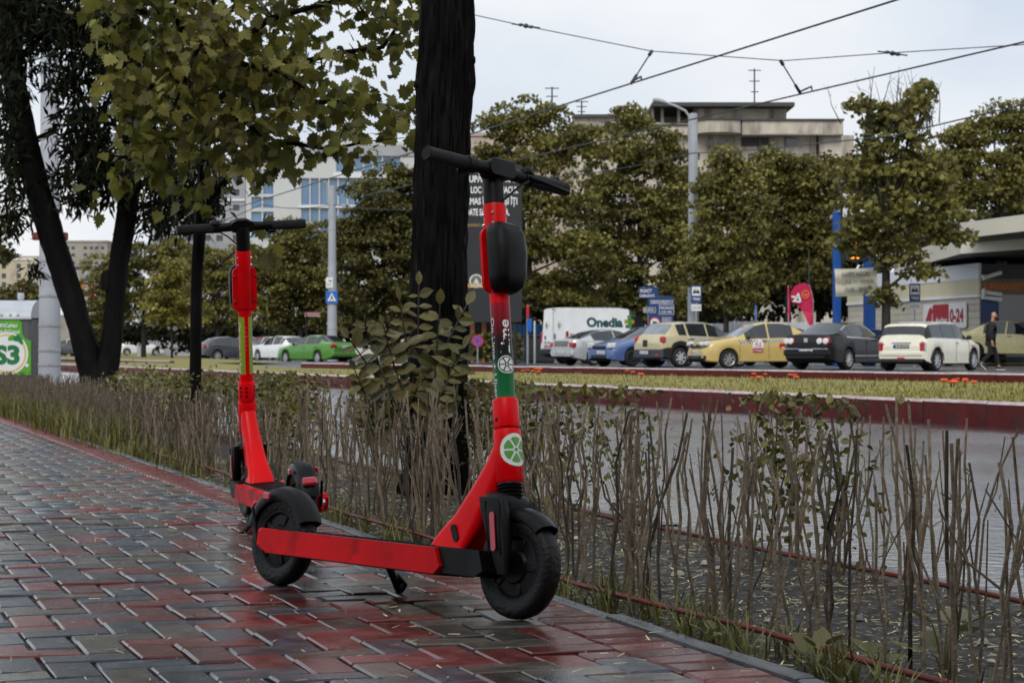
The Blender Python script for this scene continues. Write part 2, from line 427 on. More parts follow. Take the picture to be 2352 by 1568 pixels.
def grad_sticker():
    m = bpy.data.materials.new('gradient_sticker'); m.use_nodes = True; t = m.node_tree; b = t.nodes['Principled BSDF']
    tcn = t.nodes.new('ShaderNodeTexCoord'); sp = t.nodes.new('ShaderNodeSeparateXYZ'); mr = t.nodes.new('ShaderNodeMapRange')
    t.links.new(tcn.outputs['Object'], sp.inputs['Vector']); t.links.new(sp.outputs['Z'], mr.inputs['Value'])
    mr.inputs['From Min'].default_value = .525; mr.inputs['From Max'].default_value = .765
    r = t.nodes.new('ShaderNodeValToRGB'); e = r.color_ramp.elements
    e[0].position = .0; e[0].color = (.010, .17, .05, 1); e[1].position = 1; e[1].color = (.34, .008, .022, 1)
    for p, c in ((.30, (.008, .13, .04, 1)), (.45, (.008, .02, .014, 1)), (.62, (.018, .008, .009, 1)), (.82, (.20, .008, .016, 1))):
        k = e.new(p); k.color = c
    t.links.new(mr.outputs['Result'], r.inputs['Fac']); t.links.new(r.outputs['Color'], b.inputs['Base Color'])
    b.inputs['Roughness'].default_value = .3; b.inputs['Specular IOR Level'].default_value = .2
    return m
M_grad = grad_sticker()

RAKE = radians(12.6); WB = .95; RW = .125
AX0 = Vector((WB-.018, 0, RW)); AXD = Vector((-sin(RAKE), 0, cos(RAKE)))
def axp(z): return AX0 + AXD*((z-RW)/cos(RAKE))     # point on the steering axis at height z
AXM = Matrix.Rotation(-RAKE, 4, 'Y')                # local z along the axis
def axm(z): return Matrix.Translation(axp(z)) @ AXM

def rounded(w_, h_, r, n=5):
    pts = []
    for (cx, cy, a0) in ((w_/2-r, h_/2-r, 0), (-w_/2+r, h_/2-r, pi/2), (-w_/2+r, -h_/2+r, pi), (w_/2-r, -h_/2+r, 1.5*pi)):
        for i in range(n+1):
            a = a0+pi/2*i/n; pts.append((cx+r*cos(a), cy+r*sin(a)))
    return pts
def loft(mb, rings, mi=0, cap=True):
    n = len(rings[0]); o = len(mb.v); vs = [p for r in rings for p in r]; fs = []
    for i in range(len(rings)-1):
        for j in range(n):
            j2 = (j+1) % n; fs.append((i*n+j, i*n+j2, (i+1)*n+j2, (i+1)*n+j))
    if cap: fs.append(tuple(range(n))[::-1]); fs.append(tuple((len(rings)-1)*n+j for j in range(n)))
    mb.add(vs, fs, mi)
def wheel(parent, c, r, w_, name='wheel'):
    """solid tyre wheel, axle along y"""
    e = bpy.data.objects.new(name, None); COL.objects.link(e); e.parent = parent; e.location = c; e.rotation_euler = (pi/2, 0, 0)
    h = w_/2
    prof = [(r*.62, -h*.72), (r*.78, -h*.98), (r*.9, -h*.95), (r*.97, -h*.7), (r, -h*.25), (r, h*.25), (r*.97, h*.7), (r*.9, h*.95), (r*.78, h*.98), (r*.62, h*.72)]
    MB().lathe(prof, 48).build('tyre', M_tyre2, e, 50)
    mb = MB(); mb.lathe([(.001, -h*.78), (r*.30, -h*.8), (r*.34, -h*.55), (r*.55, -h*.45), (r*.60, -h*.75), (r*.64, -h*.72)], 40)
    mb.lathe([(r*.64, h*.72), (r*.60, h*.75), (r*.55, h*.45), (r*.34, h*.55), (r*.30, h*.8), (.001, h*.78)], 40)
    for k in range(5):
        a = 2*pi*k/5
        for sg in (-1, 1):
            mb.box((r*.44*cos(a), r*.44*sin(a), sg*h*.55), (r*.26, r*.13, h*.2), 0, Matrix.Rotation(a, 3, 'Z'), .003)
    mb.build('rim', M_blk, e, 40)
    return e
def lime_logo(mb, fn, r, mi_ring, mi_seg, mi_bg=None):
    """slice of citrus: ring, six segments, hub; fn maps flat x,y to the surface"""
    P = lambda a, q: fn(q*cos(a), q*sin(a))
    def ring(r0, r1, mi, lift, n=28):
        vs = []; fs = []; nr_ = max(1, int((r1-r0)/.006)+1)
        for j in range(n):
            a = 2*pi*j/n; vs += [fn((r0+(r1-r0)*q/nr_)*cos(a), (r0+(r1-r0)*q/nr_)*sin(a), lift) for q in range(nr_+1)]
        for j in range(n):
            k = (j+1) % n
            for q in range(nr_): fs.append((j*(nr_+1)+q, j*(nr_+1)+q+1, k*(nr_+1)+q+1, k*(nr_+1)+q))
        mb.add(vs, fs, mi)
    if mi_bg is not None: ring(.001, r, mi_bg, 0)
    ring(r*.86, r*.97, mi_ring, .0006)
    if mi_bg is not None:
        ring(.001, r*.87, mi_ring, .0005)
    for k in range(6):
        a0 = 2*pi*k/6; a1 = 2*pi*(k+1)/6; vs = []
        for i in range(6):
            q = r*(.22+.53*i/5); ga = min(.42, .055*r/q*1.1)
            for j in range(6):
                a = a0+ga+(a1-a0-2*ga)*j/5; qq = q*(1 if 0 < j < 5 or i < 5 else .94); vs.append(fn(qq*cos(a), qq*sin(a), .0012))
        mb.add(vs, [(i*6+j, i*6+j+1, i*6+j+7, i*6+j+6) for i in range(5) for j in range(5)], mi_seg)
    ring(.001, r*.12, mi_seg, .0012, 10)

def scooter(label, near):
    t = thing('electric_scooter', label, 'scooter', group='red rental scooters parked on the path')
    wheel(t, (0, 0, RW), RW, .052); wheel(t, (WB, 0, RW), RW, .056)
    # ---- deck: two red side rails, black grip mat and underside
    z0, z1 = .088, .152
    for sg in (-1, 1):
        mb = MB(); y = sg*.078
        prof = [(.015, z0+.012), (.05, z0), (.74, z0), (.76, z0+.02), (.735, z1), (.02, z1), (.0, z1-.014)]
        vs = []
        for (yy) in (y-.012, y+.012): vs += [(p[0], yy, p[1]) for p in prof]
        n = len(prof); fs = [tuple(range(n)), tuple(range(n, 2*n))[::-1]]+[(i, n+i, n+(i+1) % n, (i+1) % n) for i in range(n)]
        mb.add(vs, fs); mb.build('side_rail', M_redd, t)
        # dropout that carries the axle
        MB().box((.0, sg*.052, RW), (.09, .02, .055), ch=.008).build('axle_dropout', M_red, t)
        MB().lathe([(.001, .0), (.012, .0), (.014, .006), (.010, .014), (.001, .015)], 6, 0, Matrix.Translation((0, sg*.062, RW)) @ Matrix.Rotation(-sg*pi/2, 4, 'X')).build('axle_nut', M_chrome, t, 30)
    mb = MB(); mb.box((.40, 0, .115), (.66, .134, .062), ch=.006); mb.build('deck_body', M_blk, t)
    mb = MB(); mb.box((.42, 0, z1-.002), (.60, .132, .008), ch=.003)
    for k in range(22): mb.box((.14+k*.026, 0, z1+.003), (.008, .12, .003))
    mb.build('grip_mat', M_blk, t)
    # black bracket between deck and neck
    mb = MB(); prof = [(.762, z0+.004), (.875, z0+.004), (.905, z0+.02), (.885, z1+.004), (.738, z1+.004)]
    vs = [(p[0], -.0795, p[1]) for p in prof]+[(p[0], .0795, p[1]) for p in prof]; n = 5
    mb.add(vs, [tuple(range(n)), tuple(range(n, 2*n))[::-1]]+[(i, n+i, n+(i+1) % n, (i+1) % n) for i in range(n)])
    mb.build('front_bracket', M_blk, t)
    # ---- neck: tapering box from the deck up to the head tube
    rings = []
    for (x, z, lx, ly, r) in ((.722, z1+.003, .118, .094, .012), (.734, z1+.022, .106, .086, .018), (.772, .225, .092, .074, .022), (.815, .30, .080, .066, .024), (.846, .36, .068, .062, .026), (.862, .42, .05, .058, .024)):
        rings.append([(x+p[0], p[1], z+p[0]*(-.0 if z < .17 else -.28)) for p in rounded(lx, ly, r)])
    mb = MB(); loft(mb, rings); nk = mb.build('neck', M_red, t, 35)
    for sg in (-1, 1):
        M = Matrix.Translation((.752, sg*.0415, .192)) @ Matrix.Rotation(sg*pi/2*-1, 4, 'X') @ Matrix.Rotation(radians(28), 4, 'Z')
        MB().prism([(p[0], p[1]) for p in rounded(.018, .045, .0088)], .004, 0, M).build('cable_port', M_blk, nk)
    # ---- head tube, collar, suspension boot
    MB().lathe([(.0, -.066), (.030, -.066), (.0345, -.060), (.0345, .060), (.033, .066), (.0, .066)], 32, 0, axm(.388)).build('head_tube', M_red, t, 40)
    mb = MB(); mb.lathe([(.0, -.036), (.0315, -.036), (.0325, -.03), (.0325, .03), (.030, .036), (.0, .036)], 32, 0, axm(.494)); co = mb.build('collar', M_red, t, 40)
    for k, a in enumerate((-2.3, -1.6, 2.2, 2.9)):
        for zz in ((-.016, .0, .016) if not near else (-.018,)):
            M = axm(.494) @ Matrix.Rotation(a, 4, 'Z') @ Matrix.Translation((.0325, 0, zz)) @ Matrix.Rotation(pi/2, 4, 'Y')
            MB().lathe([(.001, .001), (.0045, .001), (.005, -.001)], 10, 0, M).build('bolt_hole', M_blk, co)
    prof = [(.0, -.075)]
    for k in range(8): prof += [(.027+.0006*k, -.072+k*.018*.55), (.0315, -.068+k*.018*.55), (.027, -.064+k*.018*.55)]
    prof += [(.026, .008)]
    MB().lathe(prof, 28, 0, axm(.322)).build('rubber_boot', M_blk, t, 60)
    # ---- fork cover and front mudguard
    fk = MB()
    for sg in (-1, 1):
        rings = []
        for (z, x, lx, ly) in ((.285, .885, .085, .026), (.25, .900, .088, .030), (.19, .922, .074, .028), (.13, .94, .050, .022), (.105, .948, .036, .016)):
            rings.append([(x+p[0], sg*.050+p[1], z) for p in rounded(lx, ly, min(lx, ly)*.42, 4)])
        loft(fk, rings)
    rings = []
    for (z, x, lx, ly) in ((.245, .895, .07, .10), (.275, .883, .10, .112), (.292, .880, .088, .098), (.300, .878, .06, .07)):
        rings.append([(x+p[0], p[1], z) for p in rounded(lx, ly, min(lx, ly)*.35, 4)])
    loft(fk, rings)
    fo = fk.build('fork', M_blk, t, 45)
    for sg in (-1, 1):
        M = Matrix.Translation((.915, sg*.0660, .205)) @ Matrix.Rotation(-sg*pi/2, 4, 'X') @ Matrix.Rotation(sg*radians(-12), 4, 'Z')
        MB().prism(rounded(.016, .095, .0078), .003, 0, M).build('reflector', M_refl, fo)
        for q in (-1, 1):
            MB().tube([(.90+q*.026, sg*.0645, .275), (.925+q*.02, sg*.064, .15)], .0018, 6).build('rib', M_blk, fo)
    def mud(cx, a0, a1, hw, rr, drop, name, n=18):
        mb = MB(); prof = [(-hw, -drop), (-hw*.98, -drop*.3), (-hw*.75, .006), (0, .013), (hw*.75, .006), (hw*.98, -drop*.3), (hw, -drop)]
        vs = []; fs = []
        for i in range(n+1):
            a = radians(a0+(a1-a0)*i/n)
            for lay in (0, -.004):
                for (y, d) in prof: vs.append((cx+(rr+d+lay)*cos(a), y*(1 if lay == 0 else .96), RW+(rr+d+lay)*sin(a)))
        k = len(prof)
        for i in range(n):
            for j in range(k-1):
                b = i*2*k; c = (i+1)*2*k
                fs += [(b+j, b+j+1, c+j+1, c+j), (b+k+j, c+k+j, c+k+j+1, b+k+j+1)]
            for j in (0, k-1):
                b = i*2*k; c = (i+1)*2*k; fs.append((b+j, c+j, c+k+j, b+k+j))
        for i in (0, n):
            b = i*2*k
            for j in range(k-1): fs.append((b+j, b+k+j, b+k+j+1, b+j+1))
        mb.add(vs, fs); return mb.build(name, M_blk, t, 40)
    mud(WB, 48, 122, .034, .131, .016, 'front_mudguard')
    rm = mud(0, 24, 166, .036, .134, .024, 'rear_mudguard', 26)
    # tail light on the rear mudguard
    M = Matrix.Translation((-.128, 0, RW+.085)) @ Matrix.Rotation(radians(-58), 4, 'Y')
    MB().box((0, 0, 0), (.03, .05, .016), R=None, ch=.006).build('tail_light', M_refl, rm).matrix_local = M
    for sg in (-1, 1):
        MB().box((-.035, sg*.0465, RW+.115), (.03, .006, .02), ch=.003).build('side_reflector', M_refl, rm)
        MB().tube([(-.05, sg*.05, RW-.01), (-.09, sg*.05, RW+.08)], .005, 6).build('mudguard_stay', M_blk, rm)
    # ---- stem with stickers
    st = MB(); st.lathe([(.0, 0), (.0250, 0), (.0250, .63), (.0, .63)], 40, 0, axm(.40)); stem = st.build('stem', M_red, t, 40)
    def sleeve(name, za, zb, r, m, a0=0, a1=2*pi, n=36, cut=0):
        mb = MB(); k = cos(RAKE)
        mb.lathe([(r, (za-.40)/k), (r, (zb-.40)/k)], n, 0, axm(.40), a0, a1)
        return mb.build(name, m, stem, 60)
    S_ = lambda z: (z-.40)/cos(RAKE)
    A = axm(.40)
    def onstem(a_c, zc, r=.0258):      # flat x to the right as seen from outside, y up the stem
        def fn(x, y, lift=0):
            a = a_c+x/r; return A @ Vector(((r+lift)*cos(a), (r+lift)*sin(a), S_(zc)+y))
        return fn
    def onstem_v(a_c, zc, r=.0258, up=True):  # text that runs along the stem
        s = 1 if up else -1
        def fn(x, y, lift=0):
            a = a_c-s*y/r; return A @ Vector(((r+lift)*cos(a), (r+lift)*sin(a), S_(zc)+s*x))
        return fn
    if near:
        sleeve('gradient_sticker', .525, .765, .0254, M_grad)
        mb = MB(); put_text(mb, 'Lime', None, .026, 0, width=.086, bold=.02, fn=onstem_v(-.45, .680)); mb.build('lettering', M_white, stem)
        mb = MB(); put_text(mb, 'On Lime + Uber', None, .0125, 0, width=.205, bold=.005, fn=onstem_v(-1.73, .630, up=False)); mb.build('lettering', M_white, stem)
        mb = MB(); lime_logo(mb, onstem(-.42, .610), .0235, 0, 0); mb.build('citrus_logo', M_white, stem)
        H = axm(.388)
        fnh = lambda x, y, lift=0: H @ Vector(((.0349+lift)*cos(-.17+x/.0349), (.0349+lift)*sin(-.17+x/.0349), y+.012))
        mb = MB(); lime_logo(mb, fnh, .042, 1, 0, 0); mb.build('citrus_badge', [M_fruit, M_white], stem)
    else:
        for (a0, a1) in ((pi-1.45, pi-.30), (pi+.30, pi+1.45)):
            sleeve('lime_sticker', .56, .775, .0254, M_lime, a0, a1, 14)
        mb = MB(); put_text(mb, 'Lime', None, .022, 0, width=.155, bold=.03, fn=onstem_v(pi+.95, .655)); mb.build('lettering', M_greyp, stem)
        mb = MB(); put_text(mb, 'On Lime + Uber', None, .012, 0, width=.20, bold=.01, fn=onstem_v(pi-1.15, .655, up=False)); mb.build('lettering', M_white, stem)
        mb = MB()
        for k, c_ in enumerate('FIW571'): put_text(mb, c_, None, .0085, 0, fn=onstem(pi-.12, .735-k*.0165))
        mb.build('lettering', M_pink, stem)
    # ---- clamp sleeve for the control pod
    sl_ = MB(); sl_.lathe([(.0, 0), (.0285, 0), (.0295, .006), (.0295, .212), (.0285, .218), (.0, .218)], 36, 0, axm(.806)); slv = sl_.build('clamp_sleeve', M_red, t, 40)
    A2 = axm(.806)
    for a in (-2.1, -.95, .95, 2.1):
        for z in (.165, .192):
            M = A2 @ Matrix.Rotation(a, 4, 'Z') @ Matrix.Translation((.029, 0, z)) @ Matrix.Rotation(pi/2, 4, 'Y')
            MB().lathe([(.001, .004), (.0035, .004), (.0045, .002), (.0045, -.002)], 10, 0, M).build('screw', M_chrome, slv, 40)
    # pod: black shell in front, red back plate behind
    def podring(z, sx, sy, x0, r=.03): return [A2 @ Vector((x0+p[0], p[1], z)) for p in rounded(sx, sy, min(sx, sy)*.38, 6)]
    mb = MB(); loft(mb, [podring(-.016, .040, .052, .022), podring(-.006, .058, .082, .030), (podring(.02, .068, .096, .034)), podring(.08, .074, .100, .037), podring(.13, .070, .098, .035), podring(.152, .058, .086, .030), podring(.162, .040, .060, .022)])
    pod = mb.build('control_pod', M_blk, t, 50)
    bp = MB(); bp.prism(rounded(.094, .172, .028, 6), .007, 0, A2 @ Matrix.Translation((-.002, 0, .072)) @ Matrix.Rotation(pi/2, 4, 'X') @ Matrix.Rotation(-pi/2, 4, 'Y'))
    M = A2 @ Matrix.Translation((-.004, 0, .072)) @ Matrix(((0, 0, -1, 0), (1, 0, 0, 0), (0, 1, 0, 0), (0, 0, 0, 1)))
    bp = MB(); bp.prism(rounded(.092, .170, .026, 6), .008, 0, M); bpo = bp.build('back_plate', M_red, pod, 40)
    for yy in (-.038, .038):
        for zz in (.03, .125):
            M2 = A2 @ Matrix.Translation((-.013, yy, zz)) @ Matrix.Rotation(-pi/2, 4, 'Y')
            MB().lathe([(.001, .004), (.0032, .004), (.0044, .001), (.0044, -.002)], 10, 0, M2).build('screw', M_chrome, bpo, 40)
    # ---- black top tube, handlebar
    MB().lathe([(.0, 0), (.0262, 0), (.0262, .085), (.0, .085)], 32, 0, axm(1.020)).build('top_tube', M_blk, t, 40)
    hb = axp(1.106)+Vector((.022, 0, 0)); HM = Matrix.Translation(hb) @ AXM
    hl = thing('handlebar', None, None); hl.parent = t; hl.matrix_local = HM
    mb = MB(); mb.tube([(0, -.235, 0), (0, -.09, .0), (0, 0, .004), (0, .09, 0), (0, .235, 0)], [.0150, .0158, .0185, .0158, .0150], 20); mb.build('bar', M_blk, hl, 50)
    mb = MB(); loft(mb, [[(q, p[0]*1.0, p[1]+.004) for p in rounded(.085, .042, .014)] for q in (-.026, .020)])
    mb.build('cockpit', M_blk, hl, 40)
    MB().box((-.004, 0, .027), (.040, .048, .010), ch=.004).build('display', M_blk, hl)
    for sg in (-1, 1):
        prof = [(.001, .0), (.0168, .0), (.0182, .003)]+[(.0180, .01+.118*i/8) for i in range(9)]+[(.0195, .130), (.0195, .134), (.0140, .136)]
        M = Matrix.Translation((0, sg*.242, 0)) @ Matrix.Rotation(sg*pi/2, 4, 'X')
        MB().lathe(prof, 24, 0, M).build('grip', M_gripm, hl, 50)
    # brake lever, bell (left), throttle (right)
    MB().tube([(.018, .098, -.004), (.034, .12, -.014), (.038, .17, -.02), (.034, .215, -.024)], [.008, .006, .0052, .007], 8).build('brake_lever', M_blk, hl, 50)
    mb = MB(); mb.lathe([(.0, .0), (.020, .002), (.021, .010), (.014, .018), (.0, .020)], 20, 0, Matrix.Translation((0, .098, .010))); mb.lathe([(.016, -.012), (.0185, -.012), (.0185, .012), (.016, .012)], 20, 0, Matrix.Translation((0, .098, 0)) @ Matrix.Rotation(pi/2, 4, 'X'))
    mb.build('bell', M_blk, hl, 50)
    mb = MB(); mb.lathe([(.0, -.012), (.0215, -.012), (.0215, .012), (.0, .012)], 20, 0, Matrix.Translation((0, -.098, 0)) @ Matrix.Rotation(pi/2, 4, 'X')); mb.box((-.012, -.112, -.018), (.014, .034, .014), ch=.004)
    mb.build('throttle', M_blk, hl, 50)
    # brake cable along the stem
    mb = MB(); mb.tube([hb+Vector((.02, .09, -.008)), hb+Vector((.03, .05, -.030)), axp(1.03)+Vector((.026, .004, 0))], .0028, 6); mb.build('brake_cable', M_blk, t, 60)
    # ---- kickstand on the left
    ks = MB(); ks.tube([(.40, .05, .09), (.37, .105, .045), (.345, .155, .002+.0)], [.011, .010, .009], 10); ks.box((.358, .150, .010), (.045, .022, .012), ch=.004)
    ks.box((.375, .118, .045), (.05, .012, .03), 0, Matrix.Rotation(.6, 3, 'Y'), .004)
    ks.build('kickstand', M_blk, t, 50)
    return t
def place_scooter(t, rear, heading, lean):
    # lean towards the rider's left about the line through the wheel contacts
    t.matrix_world = Matrix.Translation(rear) @ Matrix.Rotation(heading, 4, 'Z') @ Matrix.Rotation(-lean, 4, 'X')
    t.location.z += .002
g1 = gnd(640, 1345); g2 = gnd(1190, 1425)
s1 = scooter('red scooter in front with black pod and green striped stem, side-on', True)
place_scooter(s1, g1, atan2(g2.y-g1.y, g2.x-g1.x), radians(7.5))
s2 = scooter('red scooter standing behind, seen from its back, lime-green stickers on stem', False)
place_scooter(s2, Vector((-.70, 6.75, 0)), atan2(.947, -.32), radians(4))
# ------------------------------------------------------------------ near trees and planting
M_bark = mat('wet_dark_bark', (.0042, .004, .0038), .75, var=.5, vs=9, bump=1, bs=24, stretch=(1, 1, .22), spec=.10, col2=(.014, .0125, .011), c2s=16, c2lo=.6, c2hi=.74, rvar=.2, rs=20)
M_bark2 = mat('rough_dark_bark', (.0045, .0042, .004), .75, var=.5, vs=7, bump=1, bs=20, stretch=(1, 1, .3), spec=.12, col2=(.085, .040, .014), c2s=7, c2lo=.66, c2hi=.76)
M_twig = mat('dark_twig', (.018, .016, .013), .7, var=.3)
M_plane = mat('plane_leaf', (.128, .128, .027), .42, var=.25, vs=3, tint=True, transl=.42, spec=.35)
M_planeo = mat('plane_leaf_single', (.145, .132, .028), .42, var=.25, vs=14, rnd=.75, transl=.42, spec=.35)
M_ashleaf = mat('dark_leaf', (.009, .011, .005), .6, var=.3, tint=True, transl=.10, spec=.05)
M_suck = mat('sucker_leaf', (.110, .100, .034), .40, var=.3, vs=25, rnd=.35, transl=.2, spec=.35)
M_stem = mat('cut_stem', (.150, .122, .086), .7, var=.45, vs=35, bump=.5, bs=120, spec=.3, col2=(.17, .082, .042), c2s=22, c2lo=.55, c2hi=.75, rnd=.65)
M_privet = mat('hedge_leaf', (.115, .108, .026), .42, var=.25, vs=9, tint=True, transl=.2, spec=.4)
M_grass = mat('grass_blade', (.115, .112, .028), .5, var=.3, vs=6, tint=True, transl=.25)
M_straw = mat('dry_straw', (.42, .36, .20), .6, var=.35, vs=20, tint=True)
M_weed = mat('weed_leaf', (.140, .135, .045), .5, var=.25, vs=20, transl=.2, rnd=.2)
M_hose = mat('red_brown_hose', (.13, .020, .010), .4, var=.35, vs=9, spec=.25)

def rot_basis(n):
    """n random orthonormal bases as (n,3,3) rows x,y,z"""
    a = RNG.normal(size=(n, 3)); a /= np.linalg.norm(a, axis=1)[:, None]
    b = RNG.normal(size=(n, 3)); b -= a*(a*b).sum(1)[:, None]; b /= np.linalg.norm(b, axis=1)[:, None]
    return a, b, np.cross(a, b)
def scatter(shape, P, Xa, Ya, Za, size):
    """instances of a small polygon set (list of points) oriented by axes; returns V"""
    S = np.asarray(shape)[None, :, :]*size[:, None, None]
    return P[:, None, :]+S[:, :, 0:1]*Xa[:, None, :]+S[:, :, 1:2]*Ya[:, None, :]+S[:, :, 2:3]*Za[:, None, :]
def leaf_axes(n, droop=.6, up=.5, outward=None):
    """y axis = leaf direction (base to tip), z = leaf normal"""
    y = RNG.normal(size=(n, 3)); y[:, 2] -= droop
    if outward is not None: y += outward
    y /= np.linalg.norm(y, axis=1)[:, None]
    z = RNG.normal(size=(n, 3)); z[:, 2] += up*2
    z -= y*(y*z).sum(1)[:, None]; z /= np.linalg.norm(z, axis=1)[:, None]
    return np.cross(y, z), y, z
def mesh_scatter(name, shape, faces, P, X, Y, Z, size, m, tint=None):
    n, k = len(P), len(shape)
    V = scatter(shape, P, X, Y, Z, size).reshape(-1, 3)
    fl = [np.asarray(f) for f in faces]; kk = len(fl[0])
    F = np.concatenate([(np.arange(n)[:, None]*k+f[None, :]) for f in fl])
    t = RNG.random(n) if tint is None else tint
    return np_mesh(name, V, F, m, np.tile(t, len(fl)))
# leaf shapes (base at origin, tip at +y, unit length)
OVAL = [(0, 0, 0), (.20, .30, .05), (.22, .60, .05), (0, 1, -.06), (-.22, .60, .05), (-.20, .30, .05)]
OVALF = [(0, 1, 2, 3), (0, 3, 4, 5)]
OVAL2 = [(0, 0, 0), (.30, .28, .06), (.32, .62, .05), (0, 1, -.1), (-.32, .62, .05), (-.30, .28, .06)]
LANCE = [(0, 0, 0), (.13, .38, .03), (0, 1, -.08), (-.13, .38, .03)]
DIAM = [(0, 0, 0), (.38, .48, .06), (0, 1, -.05), (-.38, .48, .06)]
DIAMF = [(0, 1, 2, 3)]
mh = [(.07, .02), (.26, -.06), (.24, .10), (.50, .22), (.40, .33), (.47, .47), (.30, .46), (.33, .66), (.19, .64), (.17, .82), (.07, .80)]
MAPLE = [(0, 0, 0)]+[(x, y, .22*x*x-.10*y*y) for x, y in mh]+[(0, 1, -.10)]+[(-x, y, .22*x*x-.10*y*y) for x, y in mh[::-1]]
nM = len(MAPLE)
# split down the midrib into fans of quads for speed
MAPF = [(0, 1, 2, 3), (0, 3, 4, 5), (0, 5, 6, 7), (0, 7, 8, 9), (0, 9, 10, 11), (0, 11, 12, 13), (0, 13, 14, 15), (0, 15, 16, 17), (0, 17, 18, 19), (0, 19, 20, 21), (0, 21, 22, 23)]

def trunk_mesh(mb, pts, rads, n=28, ridge=.07, lump=.06, seed=0, sub=6, nr=11):
    """bark trunk with ridges through control points"""
    P, R = [], []
    for i in range(len(pts)-1):
        for k in range(sub):
            f = k/sub; P.append(Vector(pts[i]).lerp(Vector(pts[i+1]), f)); R.append(rads[i]+(rads[i+1]-rads[i])*f)
    P.append(Vector(pts[-1])); R.append(rads[-1])
    # smooth the polyline
    for _ in range(2): P = [P[0]]+[(P[i-1]+P[i]*2+P[i+1])/4 for i in range(1, len(P)-1)]+[P[-1]]
    vs, fs = [], []; k = len(P)
    for i, p in enumerate(P):
        t = (P[min(i+1, k-1)]-P[max(i-1, 0)]).normalized(); a = t.cross(Vector((0, 1, 0))).normalized(); b = a.cross(t).normalized()
        for j in range(n):
            an = 2*pi*j/n
            rr = R[i]*(1+ridge*(.55*mnoise.noise((cos(an)*nr/2.6, sin(an)*nr/2.6, p.z*2.4+seed))+.6*mnoise.noise((cos(an)*nr/1.3, sin(an)*nr/1.3, p.z*6.5+seed)))+lump*mnoise.noise((cos(an)*1.5+seed, sin(an)*1.5, p.z*3.2)))
            vs.append(p+a*cos(an)*rr+b*sin(an)*rr)
    for i in range(k-1):
        for j in range(n):
            j2 = (j+1) % n; fs.append((i*n+j, i*n+j2, (i+1)*n+j2, (i+1)*n+j))
    fs.append(tuple((k-1)*n+j for j in range(n)))
    mb.add(vs, fs); return P
def rel(o, p): return Vector(p)-Vector(o)

